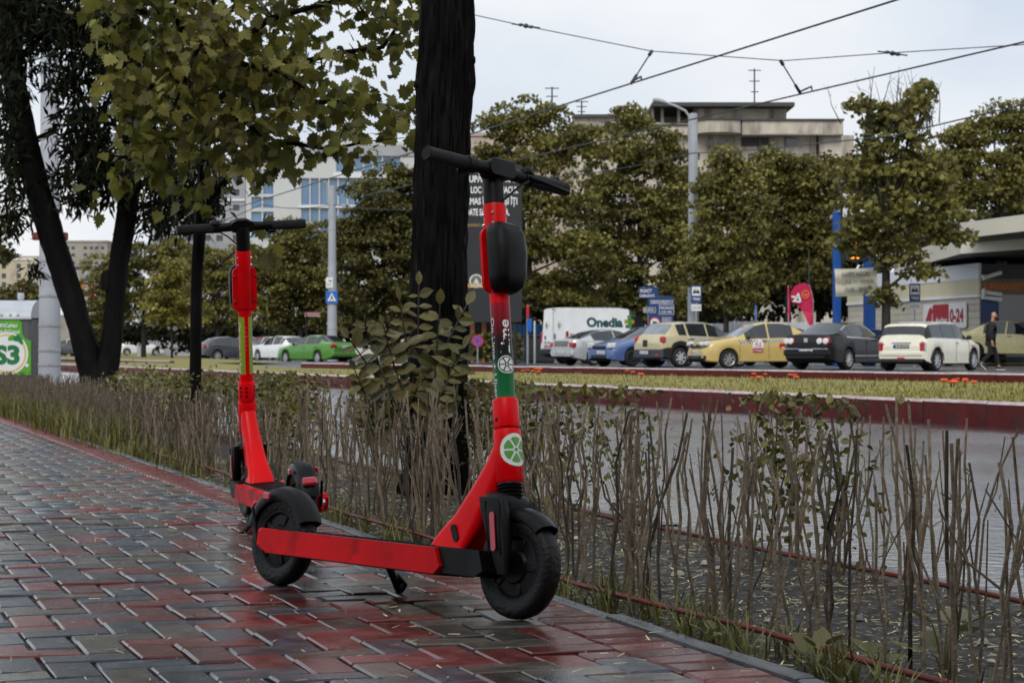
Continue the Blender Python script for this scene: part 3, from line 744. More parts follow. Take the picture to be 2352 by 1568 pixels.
# ---- the big trunk by the path
def big_tree():
    base = Vector((xat(1003, 9.35), 9.35, -.03)); t = thing('street_tree', 'thick black-barked tree trunk rising out of the picture behind front scooter', 'tree', base)
    d = 9.35
    prof = [(1160, 1000, 92), (1080, 1003, 74), (900, 1007, 65), (640, 1008, 62.5), (400, 1014, 61), (260, 1018, 62), (190, 1022, 65), (120, 1026, 63.5), (0, 1028, 60.5), (-300, 1034, 59)]
    pts = [(xat(x, d)-base.x, 0, zat(y, d)-base.z) for y, x, r in prof]; rad = [r/FPX*d for y, x, r in prof]
    pts[0] = (pts[0][0], 0, -.05)
    pts += [(.10, .1, 4.2), (.2, .2, 6.0)]; rad += [.10, .06]
    mb = MB(); trunk_mesh(mb, pts, rad, 130, .19, .035, 2, 26, 34); mb.build('trunk', M_bark, t, 60)
    # pruned knots near the top of the view
    for (x, y, r) in ((958, 196, .03), (1086, 140, .028), (1080, 215, .022)):
        p = at(x, y, d)-base; mb = MB(); mb.lathe([(.0, r*.5), (r*.5, r*.45), (r*.9, r*.1), (r, -r*.6)], 12, 0, Matrix.Translation((p.x, -.02, p.z)) @ Matrix.Rotation(pi/2*(1 if x > 1020 else -1), 4, 'Y')); mb.build('pruned_knot', M_bark, t, 60)
    limbs = MB(); tips = []
    rr = random.Random(4)
    for k in range(9):
        z = 3.6+k*.26; a = k*2.4; L_ = rr.uniform(1.2, 2.0)
        p0 = Vector((.10, .1, z)); p2 = p0+Vector((cos(a)*L_, sin(a)*L_, L_*.75)); p1 = p0.lerp(p2, .5)+Vector((0, 0, -.15))
        limbs.tube([p0, p1, p2], [.05, .035, .015], 7); tips += [p1, p2, p2]
    tag(limbs.build('limbs', M_bark, t), kind='stuff')
    n = 2600; T = np.array([tuple(q) for q in tips]); P = T[RNG.integers(0, len(T), n)]+RNG.normal(size=(n, 3))*.5; P[:, 2] = np.maximum(P[:, 2], 3.3)
    X, Y, Z = leaf_axes(n); link('crown', mesh_scatter('crown', OVAL, OVALF, P, X, Y, Z, RNG.uniform(.10, .17, n), M_privet), t)
    # leafy suckers at the foot
    s = thing('sucker_shoots', 'olive leafy shoots sprouting at foot of the thick black trunk', 'shoots', (base.x, base.y-.45, -.03)); o = Vector((base.x, base.y-.45, -.03))
    ds = 8.85
    D = lambda x, y, dd=0: at(x, y, ds+dd)-o
    chains = [[(975, 1120), (930, 980), (880, 860), (842, 760), (838, 735)], [(975, 1120), (955, 960), (935, 800), (918, 690)], [(985, 1120), (975, 920), (960, 760), (962, 655)],
              [(985, 1120), (995, 900), (1030, 780), (1072, 700)], [(985, 1120), (1000, 960), (1030, 860), (1062, 800)], [(970, 1120), (920, 960), (860, 860), (800, 775)],
              [(970, 1120), (910, 990), (850, 930), (815, 850)], [(980, 1120), (980, 1000), (1005, 920), (1035, 860)], [(975, 1120), (950, 1010), (945, 930), (958, 890)],
              [(970, 1120), (900, 1020), (860, 980), (845, 930)], [(985, 1120), (985, 980), (1000, 850), (1010, 700)], [(975, 1120), (940, 940), (905, 840), (880, 745)]]
    vmesh = []
    for q in range(4):
        mb = MB(); k_ = random.Random(q); w_ = .42+.08*q
        rows = [(0, 0), (.10, .08), (.30, .20), (.55, .24), (.78, .15), (1, 0)]
        vs = []; fs = []
        for (y, wd) in rows:
            z = -.10*y*y; vs += [(-wd*w_*2, y, z+wd*.25), (0, y, z), (wd*w_*2, y, z+wd*.25)]
        for i in range(len(rows)-1): fs += [(3*i, 3*i+1, 3*i+4, 3*i+3), (3*i+1, 3*i+2, 3*i+5, 3*i+4)]
        mb.add(vs, fs); vmesh.append(mb.mesh('leaf', M_suck))
    rr = random.Random(8); stems = MB(); cnt = 0
    for ci, ch in enumerate(chains):
        pts = [D(x, y, rr.uniform(-.18, .12)*(i/len(ch))) for i, (x, y) in enumerate(ch)]
        stems.tube(pts, [.007, .006, .0045, .003, .002][:len(pts)] if len(pts) <= 5 else .004, 6)
        # leaflets in pairs over the outer half
        segn = 26
        for k in range(9, segn+1):
            f = k/segn*(len(pts)-1); i = min(int(f), len(pts)-2); p = pts[i].lerp(pts[i+1], f-i); tdir = (pts[i+1]-pts[i]).normalized()
            if k % 2 and k != segn: continue
            for sg in ((-1, 1) if k != segn else (0,)):
                lat = tdir.cross(Vector((0, -1, 0))).normalized()*sg
                y = (tdir*.55+lat*.9+Vector((rr.gauss(0, .25), rr.gauss(0, .35)-.1, rr.gauss(-.15, .25)))).normalized() if sg else tdir
                zv = Vector((rr.gauss(0, .35), -1+rr.gauss(0, .3), .55+rr.gauss(0, .3))); zv = (zv-y*zv.dot(y)).normalized(); xv = y.cross(zv)
                M = Matrix((xv, y, zv)).transposed().to_4x4(); M.translation = p
                sz = rr.uniform(.065, .112)*(1.0 if k < segn-4 else .75)
                lf = link('leaf', vmesh[rr.randrange(4)], s); lf.matrix_local = M @ Matrix.Diagonal((sz, sz, sz, 1)); cnt += 1
    stems.build('shoot_stems', M_twig, s, 60)
big_tree()

# ---- plane tree on the left with big lobed leaves
def plane_tree():
    d = 13.0; base = Vector((xat(448, d), d, -.03)); t = thing('plane_tree', 'slender young plane tree with big olive lobed leaves', 'tree', base)
    prof = [(1045, 445, 17), (860, 448, 13.5), (640, 452, 13), (520, 460, 14), (380, 470, 13), (200, 480, 12), (0, 485, 11), (-300, 490, 8)]
    pts = [(xat(x, d)-base.x, 0, zat(y, d)-base.z) for y, x, r in prof]; rad = [r/FPX*d for y, x, r in prof]
    pts[0] = (pts[0][0], 0, -.05)
    mb = MB(); trunk_mesh(mb, pts, rad, 18, .06, .10, 5, 5, 8); mb.build('trunk', M_bark, t, 60)
    rr = random.Random(12); limbs = MB()
    L_ = lambda x, y, dd=0: at(x, y, d+dd)-base
    # limbs given by where they run in the view, with their own depth offsets
    runs = [[(470, 470, 0), (560, 425, -.2), (640, 380, -.4), (760, 400, -.6), (845, 380, -.7)], [(478, 300, 0), (600, 300, -.3), (760, 290, -.5), (930, 300, -.6)],
            [(480, 250, 0), (600, 230, -.3), (760, 180, -.4), (880, 165, -.5), (915, 112, -.5)], [(482, 150, 0), (620, 100, -.3), (800, 50, -.4), (900, 20, -.4)],
            [(480, 220, 0), (400, 240, -.3), (320, 260, -.5), (270, 300, -.6)], [(475, 330, 0), (420, 360, -.3), (350, 400, -.5), (320, 410, -.5)],
            [(483, 120, 0), (400, 100, -.3), (310, 80, -.4), (260, 120, -.5)], [(478, 240, 0), (520, 270, -.7), (560, 330, -.9), (600, 370, -.9)],
            [(482, 180, 0), (540, 200, -.8), (640, 220, -1.0), (700, 260, -1.0)], [(482, 100, 0), (460, 150, -.9), (430, 230, -1.1), (400, 300, -1.1)],
            [(484, 0, 0), (560, -60, -.2), (700, -40, -.4), (820, 20, -.4)], [(484, 0, 0), (400, -60, -.2), (330, 0, -.4), (290, 60, -.4)], [(484, 60, 0), (480, 80, -.8), (520, 160, -1.1)],
            [(484, 60, 0), (420, 20, .6), (380, 120, .9)], [(484, 60, 0), (580, 40, .6), (660, 140, .9)], [(480, 200, 0), (600, 220, .6), (700, 260, .8), (780, 300, .8)],
            [(484, -80, 0), (600, -160, .5), (700, -220, .6)], [(484, -80, 0), (380, -160, -.5), (300, -220, -.6)], [(484, -140, 0), (500, -260, -.6), (560, -330, -.6)], [(484, -140, 0), (480, -300, .3), (470, -420, .4)]]
    pool = []
    for rn in runs:
        rn = [(q[0], q[1]-(0 if k_ == 0 else 56), q[2]) for k_, q in enumerate(rn)]
        P = [L_(*q) for q in rn]; n = len(P)
        limbs.tube(P, [.022*(1-.8*i/(n-1))+.004 for i in range(n)], 6)
        for i in range(n-1):
            for k in range(6):
                f = k/6
                if i == 0 and k < 3: continue
                pool.append((P[i].lerp(P[i+1], f), (P[i+1]-P[i]).normalized()))
        for _ in range(4): pool.append((P[-1], (P[-1]-P[-2]).normalized()))
        # side twigs
        for i in range(1, n):
            for k in range(2):
                q = P[i-1].lerp(P[i], rr.random()); e = q+Vector((rr.gauss(0, .16), rr.gauss(0, .2), rr.gauss(-.04, .12))); limbs.tube([q, e], [.005, .002], 5)
                for _ in range(3): pool.append((e, (e-q).normalized()))
    # the sprout low on the trunk, and the bare twig at the right
    sp = [L_(470, 640, -.05), L_(560, 560, -.25), L_(600, 520, -.3), L_(610, 490, -.3)]; limbs.tube(sp, .004, 5)
    limbs.tube([L_(915, 112, -.5), L_(905, 100, -.5), L_(905, 92, -.5)], .004, 5)
    tag(limbs.build('limbs', M_bark, t), kind='stuff')
    n = 3600
    idx = RNG.integers(0, len(pool), n); P = np.array([tuple(pool[i][0]) for i in idx])+RNG.normal(size=(n, 3))*np.array([.085, .13, .085]); O = np.array([tuple(pool[i][1]) for i in idx])
    X, Y, Z = leaf_axes(n, droop=.9, up=.25, outward=O*.5); S = RNG.uniform(.05, .118, n)
    Z[:, 1] -= .5; Z -= Y*(Y*Z).sum(1)[:, None]; Z /= np.linalg.norm(Z, axis=1)[:, None]; X = np.cross(Y, Z)
    sprout = [(L_(595, 515, -.3), .12), (L_(612, 500, -.3), .10), (L_(575, 560, -.3), .12), (L_(600, 580, -.25), .16), (L_(630, 560, -.25), .14), (L_(640, 590, -.3), .13)]
    # nearest, largest leaves become single leaf parts
    order = np.argsort(P[:, 1]-S*3); vis = [i for i in order if (CX+(P[i, 0]+base.x)/(P[i, 1]+d)*FPX) > 200 and HY-(P[i, 2]+base.z-CAMH)/(P[i, 1]+d)*FPX > -20][:294]
    singles = set(int(i) for i in vis)
    me = []
    for q in range(4):
        k_ = random.Random(q+40); mb = MB(); sh = [(x*(1+.1*k_.uniform(-1, 1)), y, z*(.6+.5*q)) for x, y, z in MAPLE]
        mb.add(sh, MAPF); me.append(mb.mesh('leaf', M_planeo))
    for i in singles:
        M = Matrix((Vector(X[i]), Vector(Y[i]), Vector(Z[i]))).transposed().to_4x4(); M.translation = Vector(P[i]); s_ = float(S[i])
        o = link('leaf', me[i % 4], t); o.matrix_local = M @ Matrix.Diagonal((s_, s_, s_, 1))
    for p, s_ in sprout:
        M = Matrix.Rotation(rr.uniform(-.5, .5), 4, 'Z') @ Matrix.Rotation(rr.uniform(1.2, 1.8), 4, 'X') @ Matrix.Rotation(rr.uniform(-1, 1)+pi, 4, 'Z')
        M.translation = p; o = link('leaf', me[rr.randrange(4)], t); o.matrix_local = M @ Matrix.Diagonal((s_, s_, s_, 1))
    rest = np.array([i for i in range(n) if i not in singles])
    o = link('crown', mesh_scatter('crown', MAPLE, MAPF, P[rest], X[rest], Y[rest], Z[rest], S[rest], M_plane), t); tag(o, kind='stuff')
plane_tree()

# ---- twin-trunked dark tree further left
def twin_tree():
    d = 23.0; base = Vector((xat(222, d), d, -.03)); t = thing('twin_trunk_tree', 'dark tree forking low into two leaning trunks at the far end of the hedge', 'tree', base)
    L_ = lambda x, y, dd=0: at(x, y, d+dd)-base
    def tr(prof, seed):
        pts = [L_(x, y) for y, x, r in prof]; rad = [r/FPX*d*.77 for y, x, r in prof]
        mb = MB(); trunk_mesh(mb, pts, rad, 36, .16, .10, seed, 8, 16); return mb
    mb = tr([(950, 228, 62), (860, 214, 40), (760, 186, 36), (640, 150, 35), (520, 112, 38), (400, 76, 36), (250, 44, 33), (100, 18, 31), (-60, 0, 29), (-400, -40, 22)], 3)
    mb2 = tr([(945, 232, 55), (860, 240, 38), (800, 254, 30), (700, 264, 29), (600, 274, 29), (520, 288, 30), (430, 297, 33), (330, 296, 33), (200, 292, 30), (0, 288, 25), (-400, 300, 15)], 7)
    mb.build('trunk', M_bark2, t, 60); mb2.build('trunk', M_bark2, t, 60)
    kn = L_(247, 640); k2 = MB(); k2.lathe([(.0, .10), (.05, .09), (.075, .03), (.07, -.14)], 14, 0, Matrix.Translation(kn+Vector((.0, -.03, 0)))); k2.build('pruned_stub', M_bark2, t, 60)
    limbs = MB(); rr = random.Random(21)
    limbs.tube([L_(60, 330), L_(20, 250), L_(-30, 150)], [.04, .03, .02], 6); limbs.tube([L_(112, 560), L_(75, 500), L_(55, 480)], [.03, .018, .008], 6)
    limbs.tube([L_(300, 450), L_(330, 420, -.3), L_(390, 380, -.5), L_(470, 330, -.6)], [.05, .035, .02, .01], 6); limbs.tube([L_(290, 200), L_(240, 120), L_(180, 60)], [.05, .03, .02], 6)
    limbs.tube([L_(30, 150), L_(90, 90), L_(160, 40)], [.05, .03, .02], 6); limbs.tube([L_(290, 300), L_(240, 280), L_(190, 300)], [.03, .02, .01], 6); limbs.tube([L_(60, 330), L_(120, 300), L_(170, 330)], [.03, .02, .01], 6)
    # leaf clouds: (x, y, rx, ry, n)
    clouds = [(60, 30, 90, 60, 900), (170, 60, 90, 80, 900), (260, 90, 70, 100, 700), (300, 180, 60, 90, 500), (160, 180, 40, 40, 200), (190, 260, 50, 40, 240), (200, 330, 60, 45, 330), (250, 370, 55, 50, 330),
              (200, 400, 60, 40, 260), (190, 455, 45, 25, 110), (140, 420, 30, 30, 50), (290, 430, 40, 40, 130), (330, 300, 50, 80, 320), (400, 400, 60, 60, 330), (440, 470, 50, 45, 260), (360, 490, 45, 40, 220), (480, 430, 40, 60, 200),
              (20, 300, 25, 130, 300), (40, 420, 30, 80, 200), (20, 560, 14, 40, 0), (30, 510, 40, 25, 60), (350, 160, 60, 120, 400), (420, 250, 60, 100, 300), (30, 160, 40, 80, 260), (80, 620, 18, 20, 20)]
    Ps = []
    for (x, y, rx, ry, n) in clouds:
        if n == 0: continue
        n = int(n*1.75)
        q = RNG.normal(size=(n, 3))*.62; dd = q[:, 1]*1.0; D_ = d+dd
        xs = x+q[:, 0]*rx; ys = y+q[:, 2]*ry
        Ps.append(np.c_[(xs-CX)/FPX*D_-base.x, D_-base.y, CAMH-(ys-HY)/FPX*D_-base.z])
    # crown above the frame
    q = RNG.normal(size=(1500, 3))*np.array([1.6, 1.2, .8]); Ps.append(q+np.array([-.5, .2, 6.2]))
    P = np.concatenate(Ps); n = len(P)
    X, Y, Z = leaf_axes(n, droop=1.1, up=.3)
    tag(limbs.build('limbs', M_bark2, t), kind='stuff')
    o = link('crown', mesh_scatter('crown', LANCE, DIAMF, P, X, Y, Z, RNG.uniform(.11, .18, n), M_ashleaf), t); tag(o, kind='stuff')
twin_tree()

# ------------------------------------------------------------------ hedge shrubs
def stem_path(rr, h, lean):
    pts = [Vector((0, 0, -.02))]; k = 4; a = rr.uniform(0, 2*pi)
    dx, dy = rr.gauss(0, lean), rr.gauss(0, lean)
    for i in range(1, k+1):
        f = i/k; pts.append(Vector((dx*f+rr.gauss(0, .010), dy*f+rr.gauss(0, .010), h*f)))
    return pts
STEMS = []
rr = random.Random(31)
for q in range(14):
    h = 1.0; mb = MB(); pts = stem_path(rr, .47+.03*(q % 3), .035); r0 = rr.uniform(.0029, .0052)
    mb.tube(pts, [r0*1.25, r0*1.1, r0, r0*.9, r0*.8], 6)
    for _ in range(rr.choice([0, 1, 1, 2])):
        i = rr.choice([1, 2]); b = pts[i]; e = b+Vector((rr.gauss(0, .04), rr.gauss(0, .04), rr.uniform(.16, .24)))
        mb.tube([b, b.lerp(e, .4)+Vector((rr.gauss(0, .012), 0, -.01)), e], [r0*.75, r0*.62, r0*.5], 5)
    for _ in range(3):   # nodes
        p = pts[1].lerp(pts[4], rr.random()); mb.tube([p, p+Vector((rr.gauss(0, .010), rr.gauss(0, .010), .012))], [r0*.5, r0*.25], 4)
    STEMS.append(mb)
STEM_ME = [s.mesh('stem', M_stem, 60) for s in STEMS]
STEM_NP = [(np.array(s.v), s.f) for s in STEMS]
def leafy(P0, n, rx, rz, zc, size=(.020, .036)):
    P = RNG.normal(size=(n, 3))*np.array([rx, rx, rz])*.55; P[:, 2] = np.clip(P[:, 2], -.30, .16)+zc; X, Y, Z = leaf_axes(n, droop=.1, up=.5)
    return mesh_scatter('leaves', OVAL2, OVALF, P+np.array(P0), X, Y, Z, RNG.uniform(size[0], size[1], n), M_privet)
def hedge():
    rr = random.Random(17); nst = 0
    rows = [(-.10, -.36), (-.86, -1.14)]
    GB = 'clipped bare hedge shrubs in the bed'; GL = 'hedge shrubs still in leaf'
    far_v, far_f = [], []; off = 0; lp = []
    for row, (va, vb) in enumerate(rows):
        u = 2.35 if row == 0 else 3.2
        while u < 36:
            P = pth(u+rr.gauss(0, .03), rr.uniform(vb, va)); u += (.135 if row == 0 else .18) if u < 15 else .14
            d_tr = hypot(P.x-xat(1003, 9.35), P.y-9.35)
            if d_tr < .16: continue
            px = CX+P.x/P.y*FPX
            if px > 2480 or px < -60: continue
            leaf_here = row == 1 and ((P.y > 8.8 and rr.random() < .6) or abs(P.y-6.35) < .2 or abs(P.y-5.9) < .09 or abs(P.y-7.6) < .22 or abs(P.y-8.25) < .2)
            if P.y > 9.5 and row == 0 and rr.random() < .12: leaf_here = True
            ns = rr.choice([2, 3, 4, 4, 5]) if u < 15 else 7
            if u < 13.5:
                t = thing('hedge_shrub', 'hedge shrub with small olive leaves on the road side of the bed' if leaf_here and row else ('hedge shrub with few olive leaves on cut stems beside the path' if leaf_here else
                          ('bare hedge shrub of thin cut stems beside the path edging' if row == 0 else 'bare hedge shrub of thin cut stems on the road side of the bed')), 'shrub', (P.x, P.y, -.03), (0, 0, 0),
                          (GL if row else 'path-side hedge shrubs with few leaves') if leaf_here else (GB+' beside the path' if row == 0 else GB+' on the road side'))
                joined = MB() if nst > 285 else None
                for k in range(ns):
                    i = rr.randrange(14); loc = (rr.gauss(0, .045), rr.gauss(0, .045), rr.uniform(-.01, .0)); rot = (rr.gauss(0, .042), rr.gauss(0, .042), rr.uniform(0, 6.28)); sz = rr.uniform(.82, 1.08)
                    if P.y > 9: sz *= .88
                    if joined is None: link('stem', STEM_ME[i], t, loc, rot, (1, 1, sz)); nst += 1
                    else:
                        M = Matrix.Translation(loc) @ Matrix.Rotation(rot[2], 4, 'Z') @ Matrix.Rotation(rot[0], 4, 'X') @ Matrix.Diagonal((1, 1, sz, 1)); joined.add(STEMS[i].v, STEMS[i].f, 0, M)
                if joined is not None: joined.build('stems', M_stem, t)
                if leaf_here:
                    o = link('leaves', leafy((0, 0, 0), rr.randrange(230, 300), .13, .30 if P.y < 9 else .2, .36), t)
            else:
                for k in range(ns):
                    i = rr.randrange(14); M = Matrix.Translation((P.x+rr.gauss(0, .06), P.y+rr.gauss(0, .06), -.04)) @ Matrix.Rotation(rr.uniform(0, 6.28), 4, 'Z') @ Matrix.Rotation(rr.gauss(0, .09), 4, 'X') @ Matrix.Diagonal((1, 1, rr.uniform(.60, .86)*(1-.010*max(0, P.y-14)), 1))
                    V = np.c_[STEM_NP[i][0], np.ones(len(STEM_NP[i][0]))] @ np.array(M).T; far_v.append(V[:, :3]); far_f += [tuple(j+off for j in f) for f in STEM_NP[i][1]]; off += len(V)
                if row == 1 and P.y < 19 and rr.random() < .8: lp.append(P)
    me = bpy.data.meshes.new('clipped_hedge'); me.from_pydata(np.concatenate(far_v).tolist(), [], far_f); me.materials.append(M_stem)
    h = link('clipped_hedge', me); tag(h, 'dense run of clipped hedge stems dwindling towards the far end of the path', 'hedge', kind='stuff')
    n = 90*len(lp); C = np.repeat(np.array([tuple(p) for p in lp]), 90, axis=0)
    P = C+RNG.normal(size=(n, 3))*np.array([.13, .13, .055]); P[:, 2] += .36
    X, Y, Z = leaf_axes(n, .1, .5)
    link('leaves', mesh_scatter('leaves', DIAM, DIAMF, P, X, Y, Z, RNG.uniform(.028, .048, n), M_privet), h)
hedge()

# ------------------------------------------------------------------ irrigation pipes, litter, grass, weeds
def pipe(label, uv, r, z):
    mb = MB(); rr = random.Random(3); pts = [pth(u, v+rr.gauss(0, .006), z+rr.gauss(0, .004)) for u, v in uv]; o = pts[0].copy(); o.z = 0
    mb.tube([p-o for p in pts], r, 10); ob = mb.build('irrigation_pipe', M_hose, None, 60, loc=o); tag(ob, label, 'pipe', 'irrigation pipes in the bed'); return ob
pipe('red-brown irrigation pipe along the path side of the bed', [(2.0+i*.5, -.21+.02*min(i, 6)-.004*max(0, i-9)) for i in range(0, 30)], .0072, .020)
pipe('red-brown irrigation pipe along the road side of the bed', [(2.2+i*.6, -1.07+.01*sin(i)) for i in range(0, 26)], .0075, .0)
def blades(name, PTS, Ls, wid, m, bend=.5):
    n = len(PTS); P = np.array(PTS); a = RNG.uniform(0, 2*pi, n); dx, dy = np.cos(a), np.sin(a); b = RNG.uniform(.1, 1, n)*bend
    V = np.zeros((n, 7, 3)); wx, wy = -dy*wid, dx*wid
    for k, (f, wk) in enumerate(((0, 1), (.45, .8), (.8, .45))):
        c = P+np.c_[dx*b*Ls*f*f, dy*b*Ls*f*f, Ls*f*(1-.35*b*f)]
        V[:, 2*k] = c-np.c_[wx*wk, wy*wk, 0*wx]; V[:, 2*k+1] = c+np.c_[wx*wk, wy*wk, 0*wx]
    V[:, 6] = P+np.c_[dx*b*Ls, dy*b*Ls, Ls*(1-.35*b)]
    base = np.arange(n)[:, None]*7
    F = np.concatenate([base+np.array([[0, 1, 3, 2]]), base+np.array([[2, 3, 5, 4]]), base+np.array([[4, 5, 6, 6]])])
    F4 = F[:2*n]; F3 = F[2*n:, :3]
    me = bpy.data.meshes.new(name); me.from_pydata(V.reshape(-1, 3).tolist(), [], F4.tolist()+F3.tolist())
    t = RNG.random(n); at_ = me.attributes.new('tint', 'FLOAT', 'FACE'); at_.data.foreach_set('value', np.tile(t, 3).astype(np.float32)); me.materials.append(m)
    return link(name, me)
pts = []; ls = []
for _ in range(190):
    u = rr.uniform(2.2, 9.5); c = pth(u, rr.uniform(-.19, -.005)); k = rr.randrange(4, 11)
    if u > 5.2 and rr.random() < .35: continue
    for j in range(k): pts.append((c.x+rr.gauss(0, .016), c.y+rr.gauss(0, .016), -.032)); ls.append(rr.uniform(.05, .13))
tag(blades('grass', pts, np.array(ls), .0032, M_grass, .9), 'olive grass tufts along the path edging', 'grass', kind='stuff')
pts = []; ls = []
for _ in range(1500):
    u = rr.triangular(10, 28, 17); c = pth(u, rr.uniform(-.30, .0) if u < 14 else rr.uniform(-.35, .03)); k = 5
    for j in range(k): pts.append((c.x+rr.gauss(0, .05), c.y+rr.gauss(0, .05), -.03)); ls.append(rr.uniform(.07, .16)*(1 if u < 13 else 1.9))
tag(blades('grass', pts, np.array(ls), .005, M_grass, .7), 'longer grass in front of the far hedge', 'grass', kind='stuff')
# straw litter on soil and flakes on the bricks
def flakes(name, P, size, label, kind_='stuff'):
    n = len(P); a = RNG.uniform(0, 2*pi, n); Y = np.c_[np.cos(a), np.sin(a), RNG.normal(0, .12, n)]; Z = np.c_[RNG.normal(0, .2, n), RNG.normal(0, .2, n), np.ones(n)]
    Z -= Y*(Y*Z).sum(1)[:, None]/(Y*Y).sum(1)[:, None]; X = np.cross(Y, Z)
    me = mesh_scatter(name, [(-.09, 0, 0), (.09, 0, 0), (.05, 1, .02), (-.05, 1, .02)], DIAMF, P, X, Y, Z, size, M_straw)
    tag(link(name, me), label, name.replace('_', ' '), kind=kind_)
n = 17000; U = RNG.uniform(2.4, 12, n); Vv = RNG.uniform(-1.18, -.04, n)
P = np.array([tuple(pth(u, v, -.026)) for u, v in zip(U, Vv)]); P[:, 2] += RNG.uniform(0, .008, n)
flakes('straw_litter', P, RNG.uniform(.006, .028, n), 'dry straw and leaf litter covering the soil of the bed')
n = 650; U = RNG.uniform(2.4, 9, n); Vv = np.abs(RNG.normal(0, .75, n))+.03
P = np.array([tuple(pth(u, v, .0065)) for u, v in zip(U, Vv)])
flakes('fallen_flakes', P, RNG.uniform(.010, .032, n), 'pale dry flakes scattered on the wet bricks')
# small stones and a pink petal in the bed
M_stone = mat('bed_stone', (.30, .27, .22), .7, var=.3, vs=20, rnd=.5)
sm = []
for q in range(3):
    mb = MB(); k = random.Random(q); prof = [(0, -.5)]+[(sin(pi*i/6)*(.8+.3*k.random()), -cos(pi*i/6)*.55) for i in range(1, 6)]+[(0, .5)]; mb.lathe(prof, 8); sm.append(mb.mesh('stone', M_stone, 60))
for i in range(26):
    P = pth(rr.uniform(2.6, 8), rr.uniform(-1.1, -.08), -.022); s_ = rr.uniform(.010, .026)
    o = link('stone', sm[i % 3], None, P, (0, 0, rr.random()*6), (s_, s_*.8, s_*.7)); tag(o, 'small pale stone lying on the soil of the bed', 'stone', 'small stones in the bed')
# broad-leaved weeds at the edge of the bed
def weed(label, x, y, n, sz, seed):
    p = gnd(x, y, -.03); t = thing('weed_plant', label, 'weed', p); k = random.Random(seed)
    mb = MB(); sh = [(x_, y_, z_*1.5) for x_, y_, z_ in MAPLE]
    ov = [(0, 0, 0), (.20, .12, .02), (.34, .35, .03), (.28, .62, .0), (.12, .85, -.03), (0, 1, -.08), (-.12, .85, -.03), (-.28, .62, .0), (-.34, .35, .03), (-.20, .12, .02)]
    mb.add(ov, [(0, 1, 2, 3), (0, 3, 4, 5), (0, 5, 6, 7), (0, 7, 8, 9)]); me = mb.mesh('leaf', M_weed)
    st = MB()
    for i in range(n):
        a = i*2.4+k.random()*.6; L_ = sz*k.uniform(.55, 1); hh = sz*k.uniform(.3, 1.05); b = Vector((cos(a)*sz*.25, sin(a)*sz*.25, hh)); st.tube([(0, 0, -.01), b*.6+Vector((0, 0, .01)), b], [.003, .0025, .002], 5)
        o = link('leaf', me, t, b, (radians(k.uniform(15, 60)), k.gauss(0, .2), a-pi/2), (L_,)*3)
    st.build('stem', M_weed, t)
weed('pale green broad-leaved weed at the bottom right by the pipe', 2168, 1545, 7, .105, 1)
weed('small broad-leaved weed left of the pale green weed', 2010, 1548, 6, .065, 2)
weed('low spreading weed beside the edging stones', 1885, 1550, 8, .07, 3)
weed('small weed on the path side below the bare stems', 1625, 1490, 4, .05, 4)
